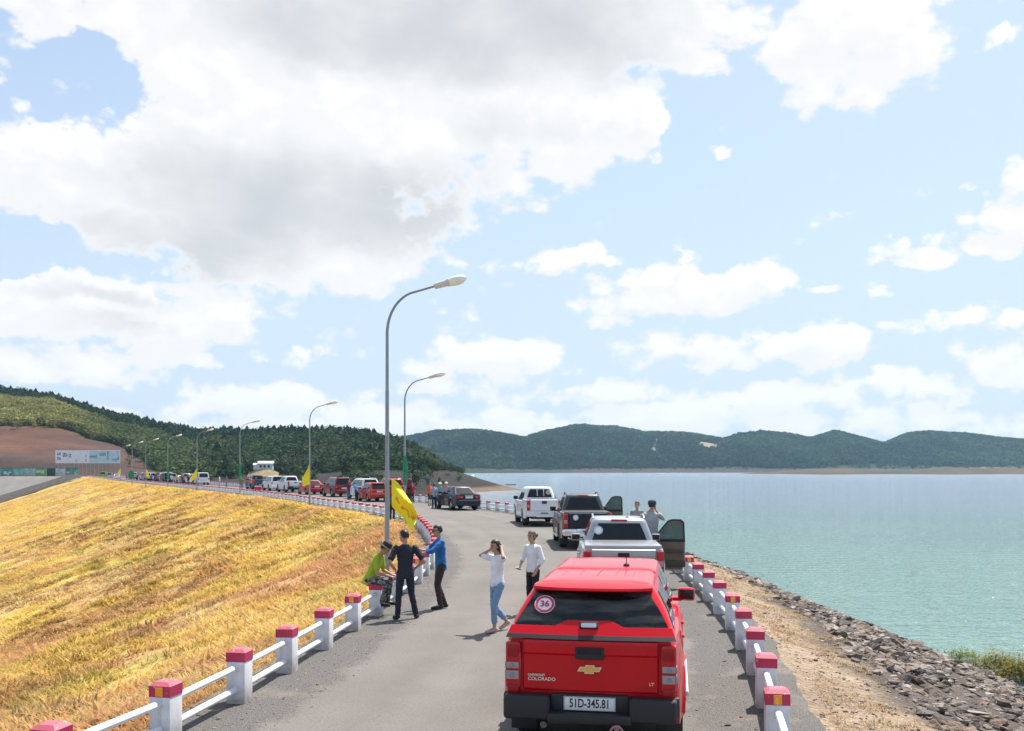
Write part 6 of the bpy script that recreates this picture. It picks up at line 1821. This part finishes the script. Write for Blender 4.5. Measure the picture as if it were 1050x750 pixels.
def build_people():
    def gp(px, py, z=0.0): Y = F0 * (HC - z) / (py - HY); return ((px - W0) / F0 * Y, Y, z)
    jeans = (.17, .28, .42)
    # 1 seated man, profile to the right, on a post of the left rail
    Yp = 19.35; xp = xl(Yp)
    make_person('man in lime green shirt, camouflage trousers and dark hat, seated on a guardrail post', (xp - .13, Yp, .645 - .80), (1, -.12), 1.66, (.34, .46, .03), hair='short', hat=((.03, .03, .035), 'brim'), sleeve='short', near=True,
        lean=.42, head_pitch=.35, pelvis_z=.90, trousers_m=camo(),
        legs=dict(lknee=(-.13, .40, .86), lank=(-.15, .33, .42), ltoe=(-.15, .48, .38), rknee=(.13, .42, .84), rank=(.10, .27, .42), rtoe=(.11, .42, .38)),
        arms=dict(lelb=(-.25, .22, 1.05), lwr=(-.12, .44, .97), relb=(.25, .22, 1.04), rwr=(.13, .46, .96), lcurl=.6, rcurl=.6, lpalm=(0, 0, -1), rpalm=(0, 0, -1), lhand=(.3, .9, -.1), rhand=(-.3, .9, -.1)))
    # 2 man in navy uniform seen from behind, hands on hips
    x, Y, _ = gp(415.5, 635)
    make_person('man in dark navy shirt and trousers seen from behind, hands on hips', (x, Y, 0), (-.28, .96), 1.68, (.016, .018, .032), (.012, .016, .034), near=True, head_yaw=.75, head_pitch=.1, sleeve='short',
        legs=dict(lknee=(-.12, .03, .50), lank=(-.155, -.03, .085), rknee=(.13, .04, .50), rank=(.215, .02, .085), ltoe=(-.19, .13, .035), rtoe=(.28, .17, .035)),
        arms=dict(lelb=(-.335, -.13, 1.12), lwr=(-.19, .05, .97), relb=(.36, -.11, 1.13), rwr=(.20, .06, .98), lhand=(.2, .6, -.75), rhand=(-.2, .6, -.75), lpalm=(1, 0, 0), rpalm=(-1, 0, 0)))
    # 3 man in blue shirt leaning towards the rail
    x, Y, _ = gp(452, 624.5)
    make_person('man in bright blue shirt and dark brown trousers with arms reaching out to the left', (x, Y, 0), (-.95, -.30), 1.70, (.015, .13, .36), (.035, .025, .02), near=True, sleeve='rolled', glasses=True, lean=.05, head_pitch=.08,
        legs=dict(lknee=(-.10, .10, .50), lank=(-.06, .02, .085), rknee=(.10, .05, .50), rank=(.05, -.10, .085)),
        arms=dict(lelb=(-.24, .24, 1.22), lwr=(-.16, .47, 1.16), relb=(.26, .20, 1.20), rwr=(.05, .40, 1.22), lpalm=(0, 0, -1), rpalm=(0, -1, 0), lcurl=.3, rcurl=.6))
    # 4 woman in jeans with her hands at her head
    x, Y, _ = gp(510, 648)
    make_person('woman in white top and light blue jeans walking with both hands at her hair', (x, Y, 0), (-.80, -.60), 1.60, (.78, .78, .82), jeans, hair='long', female=True, near=True, sleeve='short', knotted=True, shoes=(.45, .28, .25), head_yaw=-.15, head_pitch=.12, leg_len='cropped',
        legs=dict(lknee=(-.085, .14, .51), lank=(-.075, .12, .085), ltoe=(-.08, .30, .035), rknee=(.085, .03, .49), rank=(.09, -.30, .15), rtoe=(.10, -.16, .05)),
        arms=dict(lelb=(-.36, .13, 1.44), lwr=(-.155, .015, 1.575), relb=(.36, .13, 1.43), rwr=(.155, .01, 1.565), lhand=(.45, -.6, .4), rhand=(-.45, -.6, .4), lpalm=(1, -.3, 0), rpalm=(-1, -.3, 0)))
    # 5 woman in blouse with a phone
    Y = 19.6; x = (546.5 - W0) / F0 * Y
    make_person('woman in loose white blouse and black trousers standing behind the red pickup', (x, Y, 0), (-.75, -.66), 1.62, (.76, .75, .77), (.010, .009, .010), hair='bun', hair_m=HAIRBR, female=True, near=True, sleeve='rolled', head_yaw=.12, head_pitch=.05, hold='phone', knotted=False,
        arms=dict(relb=(.27, .02, 1.16), rwr=(.17, .22, 1.00), rhand=(-.1, .8, -.4), rpalm=(-.3, 0, 1), lelb=(-.25, -.04, 1.14), lwr=(-.22, .10, .93)))
    # 6 photographer standing on the sill of the silver pickup
    Y = 24.15; x = (668.5 - W0) / F0 * Y
    make_person('man in grey patterned shirt and dark cap photographing from the silver pickup doorway', (x, Y, .37), (.25, .97), 1.70, (.34, .36, .38), (.05, .05, .06), hat=((.035, .04, .045), 'cap'), near=True, hold='camera', sleeve='short',
        arms=dict(lelb=(-.27, .16, 1.28), lwr=(-.06, .26, 1.52), relb=(.27, .16, 1.28), rwr=(.06, .26, 1.52), lpalm=(1, 0, 0), rpalm=(-1, 0, 0), lhand=(0, .3, .9), rhand=(0, .3, .9)))
    # 7 head beyond
    Y = 33.8; x = (653.5 - W0) / F0 * Y
    make_person('bare headed man by the dark grey pickup, only his head showing left of the photographer', (x, Y, 0), (-.5, -.85), 1.74, (.3, .28, .27), (.04, .04, .05), hair='short', hair_m=HAIRBR)
    def stand(label, px, py, face, shirt, trousers, h=1.68, **k):
        x, Y, z = gp(px, py, k.pop('z', 0.0)); make_person(label, (x, Y, z), face, h * (1.07 if py < 523 else 1.0), shirt, trousers, **k)
    stand('person in orange shirt and black shorts, leftmost of the group at the navy sedan', 440.5, 518.8, (.6, -.6), (.72, .13, .02), (.02, .02, .025), leg_len='none', skirt=None)
    stand('person in striped shirt and dark trousers in the group by the navy sedan', 445, 521.8, (-.5, .8), (.4, .45, .55), (.02, .025, .05), shirt_m=stripes_m((.6, .62, .68), (.10, .14, .30)))
    stand('person in teal top and white hat in the group by the navy sedan', 451, 517.8, (.3, -.9), (.10, .33, .36), (.34, .16, .20), 1.62, hat=((.78, .76, .76), 'brim'), female=True)
    stand('person in pink top and white hat beside the nose of the navy sedan', 457.5, 516.5, (.2, -.9), (.50, .20, .21), (.12, .08, .1), 1.62, hat=((.76, .74, .72), 'brim'), female=True)
    stand('person in maroon shirt and dark red cap standing in the bed of the crimson pickup', 419.5, 510.2, (.2, .9), (.22, .015, .05), (.03, .02, .03), 1.66, hat=((.12, .01, .03), 'cap'), z=.5)
    stand('person in bright crimson shirt right behind the crimson pickup', 422.5, 516.2, (.3, -.9), (.42, .02, .06), (.02, .03, .03), 1.62)
    stand('person in dark red shirt and blue jeans behind the rail near the white wagon', 357.5, 512.8, (.6, -.5), (.14, .02, .04), (.08, .13, .22))
    stand('person in bright blue shirt bending beside the white wagon', 365.5, 514, (-.8, .4), (.02, .16, .48), (.03, .03, .04), 1.6, lean=.35)
    stand('person with dark trousers hidden behind the large yellow flag', 402.2, 534.2, (.4, -.9), (.10, .09, .10), (.015, .016, .022), 1.66)
    stand('person in orange vest at the left end of the nearer car row', 257, 502.5, (.8, -.4), (.75, .18, .02), (.05, .05, .06))
    stand('person in dark clothes beside a red cooler near the dark blue pickup', 262.8, 503.5, (-.8, -.4), (.04, .04, .06), (.05, .05, .07))
    stand('person in brick orange shirt standing by the green wrapped lamp', 247.4, 503, (.2, -.9), (.40, .12, .05), (.10, .16, .2))
    stand('person in white shirt just right of the white van', 225, 499.2, (-.9, -.2), (.72, .73, .74), (.30, .32, .34))
    stand('person in pale yellow shirt before the middle of the distant row', 181.5, 497, (.5, -.8), (.62, .48, .16), (.08, .07, .08))
    stand('person in pink shirt before the distant row, left of the green flag lamp', 162, 495.4, (.5, -.8), (.5, .16, .18), (.05, .05, .08))
    stand('person in black shirt before the distant row, near its right part', 193, 497.4, (.5, -.8), (.03, .03, .035), (.15, .06, .05))
    stand('person in peach shirt at the far left end of the distant row', 137.5, 493.2, (.6, -.6), (.6, .3, .18), (.12, .05, .06))
    stand('person in dark clothes at the far left end of the distant row', 141, 493.6, (-.6, -.6), (.06, .03, .03), (.03, .03, .04))
    for (px, py, c1, c2, words) in ((149.5, 494.6, (.55, .5, .45), (.05, .05, .07), 'pale grey shirt near the tiny yellow flag'), (155, 495, (.10, .14, .3), (.04, .04, .05), 'blue shirt near the tiny yellow flag'),
            (168, 496, (.03, .2, .1), (.05, .05, .06), 'dark green shirt left of the green flag lamp'), (176, 496.4, (.7, .7, .7), (.06, .06, .1), 'white shirt right of the green flag lamp'), (187, 497, (.35, .03, .04), (.05, .05, .06), 'dark red shirt in the distant row'),
            (198, 498, (.65, .3, .05), (.1, .1, .12), 'orange shirt just left of the white van'), (232, 500, (.12, .12, .14), (.2, .2, .22), 'charcoal shirt between the white van and the green wrapped lamp'), (130, 492.6, (.1, .25, .4), (.04, .04, .05), 'sky blue shirt near the farthest lamp')):
        stand('tiny person in ' + words, px, py, (RND.uniform(-1, 1), RND.uniform(-1, 1)), c1, c2)
    # red cool box
    x, Y, _ = gp(264.6, 503.9); g = G(); root = empty('cool_box', (x, Y, 0), .4, None, 'red cool box on the road beside the dark blue pickup', 'cool box')
    g.box((0, 0, .3), (.85, .5, .6), .05); g.build('box', mat('cool box red', (.6, .02, .03), .5), root); g = G(); g.box((0, 0, .64), (.88, .53, .09), .03); g.build('lid', mat('cool box lid', (.7, .68, .66), .5), root)
build_people()
# ------------------------------------------------------------------ sun, sky, air
SUN_EL, SUN_AZ = rad(62), rad(34)     # azimuth from +Y towards +X
sd = Vector((math.sin(SUN_AZ) * math.cos(SUN_EL), math.cos(SUN_AZ) * math.cos(SUN_EL), math.sin(SUN_EL)))
sun = bpy.data.objects.new('sun', bpy.data.lights.new('sun', 'SUN')); COL.objects.link(sun)
sun.data.energy = 4.2; sun.data.angle = rad(0.53); sun.data.color = (1.0, 0.955, 0.89)
sun.rotation_euler = sd.to_track_quat('Z', 'Y').to_euler(); sun.location = (20, 30, 60)

def make_cover(gname, blobs, sc1, det, rgh, amps, warp, billow=()):
    """cloud cover as a node group of (azimuth, elevation) in degrees"""
    gt = bpy.data.node_groups.new(gname, 'ShaderNodeTree')
    gt.interface.new_socket('Dir', in_out='INPUT', socket_type='NodeSocketVector'); gt.interface.new_socket('Cover', in_out='OUTPUT', socket_type='NodeSocketFloat')
    gi = gt.nodes.new('NodeGroupInput'); go = gt.nodes.new('NodeGroupOutput'); gl = gt.links
    def vm(op, a, b=None, out=0):
        n = gt.nodes.new('ShaderNodeVectorMath'); n.operation = op
        for k, v in enumerate((a, b)):
            if v is None: continue
            if isinstance(v, tuple): n.inputs[k].default_value = v
            else: gl.new(v, n.inputs[k])
        return n.outputs['Value'] if op in ('LENGTH', 'DOT_PRODUCT', 'DISTANCE') else n.outputs[0]
    def mt(op, a, b):
        n = gt.nodes.new('ShaderNodeMath'); n.operation = op
        for k, v in enumerate((a, b)):
            if isinstance(v, (int, float)): n.inputs[k].default_value = v
            else: gl.new(v, n.inputs[k])
        return n.outputs[0]
    def nz(v, s, d=6, r=.55, lac=2.0, color=False):
        n = gt.nodes.new('ShaderNodeTexNoise'); n.noise_dimensions = '2D'; n.inputs['Scale'].default_value = s; n.inputs['Detail'].default_value = d; n.inputs['Roughness'].default_value = r; n.inputs['Lacunarity'].default_value = lac
        gl.new(v, n.inputs['Vector']); return n.outputs['Color'] if color else n.outputs['Fac']
    p0 = gi.outputs[0]
    st = vm('MULTIPLY', p0, (1, 1.5, 1))
    wp = vm('MULTIPLY', vm('SUBTRACT', nz(st, .22, 5, .6, color=True), (.5, .5, .5)), (warp, warp * .65, 0))
    p = vm('ADD', p0, wp)
    B = blobs
    acc = None
    for (px, py, rx, ry, amp) in B:
        az = math.degrees(math.atan((px - W0) / F0)); q = math.hypot(F0, px - W0); el = math.degrees(math.atan((HY - py) / q))
        dx = math.degrees(rx / F0) * (F0 / q) ** 2; dy = math.degrees(ry / q)
        d = vm('LENGTH', vm('MULTIPLY', vm('SUBTRACT', p, (az, el, 0)), (1 / dx, 1 / dy, 0)))
        m = gt.nodes.new('ShaderNodeMapRange'); m.interpolation_type = 'SMOOTHSTEP'; m.inputs[1].default_value = 1.25; m.inputs[2].default_value = .25; m.inputs[3].default_value = 0; m.inputs[4].default_value = amp
        gl.new(d, m.inputs[0])
        if acc is None: acc = m.outputs[0]
        elif amp < 0: acc = mt('ADD', acc, m.outputs[0])
        else: acc = mt('MAXIMUM', acc, m.outputs[0])
    f1 = nz(st, sc1, det, rgh)
    n = mt('MULTIPLY', mt('SUBTRACT', f1, .5), amps[0])
    for scv, am, dt in billow:      # rounded puffs
        v = gt.nodes.new('ShaderNodeTexVoronoi'); v.feature = 'F1'; v.voronoi_dimensions = '2D'; v.inputs['Scale'].default_value = scv; v.inputs['Detail'].default_value = dt; v.inputs['Roughness'].default_value = .55;
        gl.new(vm('ADD', st, vm('MULTIPLY', nz(st, scv * 1.6, 3, .5, color=True), (.35 / scv, .35 / scv, 0))), v.inputs['Vector']); n = mt('ADD', n, mt('MULTIPLY', mt('SUBTRACT', .66, v.outputs['Distance']), am))
    gl.new(mt('ADD', acc, n), go.inputs[0])
    return gt

def build_sky():
    w = bpy.data.worlds.new('World'); sc.world = w; w.use_nodes = True; nt = w.node_tree; L = nt.links; N = nt.nodes
    bg = N['Background']; bg.inputs['Strength'].default_value = 0.1
    sky = N.new('ShaderNodeTexSky'); sky.sky_type = 'NISHITA'; sky.sun_disc = False; sky.sun_elevation = SUN_EL; sky.sun_rotation = SUN_AZ
    sky.air_density = 1.0; sky.dust_density = 1.5; sky.ozone_density = 1.0
    # ---- world tree
    def wm(op, a, b=None):
        n = N.new('ShaderNodeMath'); n.operation = op
        for k, v in enumerate((a, b)):
            if v is None: continue
            if isinstance(v, (int, float)): n.inputs[k].default_value = v
            else: L.new(v, n.inputs[k])
        return n.outputs[0]
    def mr(src, a, b, c, d, smooth=True):
        r = N.new('ShaderNodeMapRange'); r.interpolation_type = 'SMOOTHSTEP' if smooth else 'LINEAR'
        for k, v in zip((1, 2, 3, 4), (a, b, c, d)): r.inputs[k].default_value = v
        L.new(src, r.inputs[0]); return r.outputs[0]
    def mix(f, a, b):
        n = N.new('ShaderNodeMix'); n.data_type = 'RGBA'
        if isinstance(f, (int, float)): n.inputs[0].default_value = f
        else: L.new(f, n.inputs[0])
        for k, v in ((6, a), (7, b)):
            if isinstance(v, tuple): n.inputs[k].default_value = (*v, 1)
            else: L.new(v, n.inputs[k])
        return n.outputs[2]
    tc = N.new('ShaderNodeTexCoord'); sp = N.new('ShaderNodeSeparateXYZ'); L.new(tc.outputs['Generated'], sp.inputs[0])
    az = wm('MULTIPLY', wm('ARCTAN2', sp.outputs[0], sp.outputs[1]), 57.2958); el = wm('MULTIPLY', wm('ARCSINE', sp.outputs[2]), 57.2958)
    cb = N.new('ShaderNodeCombineXYZ'); L.new(az, cb.inputs[0]); L.new(el, cb.inputs[1])
    ga = N.new('ShaderNodeGroup'); ga.node_tree = make_cover('cloud_cover', CLOUDS, .26, 9, .60, (1.35, 0), 4.5, ((.22, .62, 2), (.62, .40, 2))); L.new(cb.outputs[0], ga.inputs[0])
    up = N.new('ShaderNodeVectorMath'); up.operation = 'ADD'; up.inputs[1].default_value = (0.5, 1.1, 0); L.new(cb.outputs[0], up.inputs[0])
    gb = N.new('ShaderNodeGroup'); gb.node_tree = make_cover('cloud_cover_above', CLOUDS, .26, 3, .60, (1.35, 0), 4.5, ((.22, .62, 0), (.62, .50, 0))); L.new(up.outputs[0], gb.inputs[0])
    cover = mr(ga.outputs[0], .14, .64, 0, 1)
    thick = mr(wm('SUBTRACT', gb.outputs[0], wm('MULTIPLY', ga.outputs[0], .95)), -.25, .60, 0, 1)
    deepen = mr(ga.outputs[0], .35, .85, 0, 1)
    # the sky itself, a thin veil over it that thickens towards the horizon
    veil = mr(el, 0, 26, .9, .42)
    base = mix(veil, sky.outputs[0], SKYVEIL)
    gs = N.new('ShaderNodeGroup'); gs.node_tree = make_cover('cloud_shade', GREYS, .16, 4, .5, (1.1, 0), 4.5); L.new(cb.outputs[0], gs.inputs[0])
    shade = mr(gs.outputs[0], .05, 1.35, 0, 1)
    ca = mix(wm('MULTIPLY', thick, .8), (CB, CB, CB * 1.005), CGREY)
    ca = mix(wm('MULTIPLY', shade, deepen), ca, CGREY2)
    low = mr(el, 0, 9, 1, 0)
    ca = mix(wm('MULTIPLY', low, .6), ca, (CB * .90, CB * .94, CB * .97))
    c = mix(cover, base, ca)
    L.new(c, bg.inputs['Color'])
    w.cycles.sampling_method = 'MANUAL'; w.cycles.sample_map_resolution = 512
CB = 5.75
CGREY = (5.1, 5.15, 5.25); CGREY2 = (3.5, 3.68, 3.92); SKYVEIL = (3.7, 4.45, 5.3)
GREYS = [(440, 20, 340, 70, .95), (640, 40, 110, 60, .6), (310, 205, 260, 70, .95), (190, 250, 190, 46, .8), (440, 190, 120, 24, .6), (560, 130, 130, 30, .45), (90, 300, 120, 16, .6), (130, 335, 90, 14, .5), (850, 60, 90, 18, .3)]
CLOUDS = [(330, 110, 340, 120, 1.5), (450, 20, 420, 85, 1.6), (250, 215, 260, 85, 1.45), (40, 170, 140, 62, 1.25), (120, 320, 200, 52, 1.2), (590, 115, 130, 85, 1.2), (870, 45, 130, 66, 1.05), (60, 5, 180, 34, 1.1), (350, 265, 170, 50, 1.1),
          (95, 84, 80, 46, -1.7), (15, 250, 60, 32, -1.3), (740, 130, 70, 80, -.7), (640, 215, 60, 40, -.5),
          (585, 264, 60, 20, 1.0), (690, 302, 140, 34, 1.0), (780, 290, 50, 26, .9), (840, 352, 90, 28, .9), (720, 362, 110, 28, .85), (490, 368, 115, 30, .95), (260, 412, 160, 26, .9), (60, 370, 180, 36, .95), (1045, 205, 62, 54, 1.1), (1012, 255, 34, 20, .85), (922, 262, 60, 20, .9), (1012, 42, 32, 18, .85), (1030, 370, 80, 32, .9), (900, 400, 170, 24, .85), (600, 404, 200, 24, .8), (712, 268, 22, 12, .6), (848, 294, 30, 12, .7), (960, 328, 80, 14, .6), (180, 372, 70, 18, .8), (715, 66, 50, 20, .7), (520, 436, 760, 24, .82), (665, 275, 18, 9, .6), (610, 330, 30, 10, .55), (890, 300, 22, 9, .6), (995, 185, 22, 12, .65), (780, 415, 70, 14, .75), (1020, 330, 40, 10, .6), (560, 200, 26, 12, .5), (740, 150, 16, 9, .6), (660, 165, 22, 10, .55), (290, 368, 50, 12, .55), (430, 400, 60, 14, .7)]
build_sky()

HAZE_D = 0.00008
def build_haze():
    me = bpy.data.meshes.new('haze'); g = G(); g.box((500, 2000, 52), (11400, 10400, 176)); 
    m = bpy.data.materials.new('haze air'); m.use_nodes = True; nt = m.node_tree; nt.nodes.remove(nt.nodes['Principled BSDF'])
    v = nt.nodes.new('ShaderNodeVolumePrincipled'); v.inputs['Color'].default_value = (0.48, 0.76, 1.0, 1); v.inputs['Density'].default_value = HAZE_D; v.inputs['Anisotropy'].default_value = 0.2
    nt.links.new(v.outputs[0], nt.nodes['Material Output'].inputs['Volume'])
    o = g.build('haze', m, smooth=0); tag(o, kind='stuff')

build_haze()

sc.render.engine = 'CYCLES'
sc.cycles.use_denoising = True
try: sc.cycles.denoiser = 'OPENIMAGEDENOISE'
except Exception: pass
sc.cycles.max_bounces = 6; sc.cycles.diffuse_bounces = 3; sc.cycles.glossy_bounces = 3; sc.cycles.transparent_max_bounces = 8; sc.cycles.volume_bounces = 0
sc.cycles.sample_clamp_indirect = 6
sc.view_settings.view_transform = 'Standard'; sc.view_settings.look = 'None'; sc.view_settings.exposure = 0.87; sc.view_settings.gamma = 1; sc.view_settings.use_curve_mapping = False
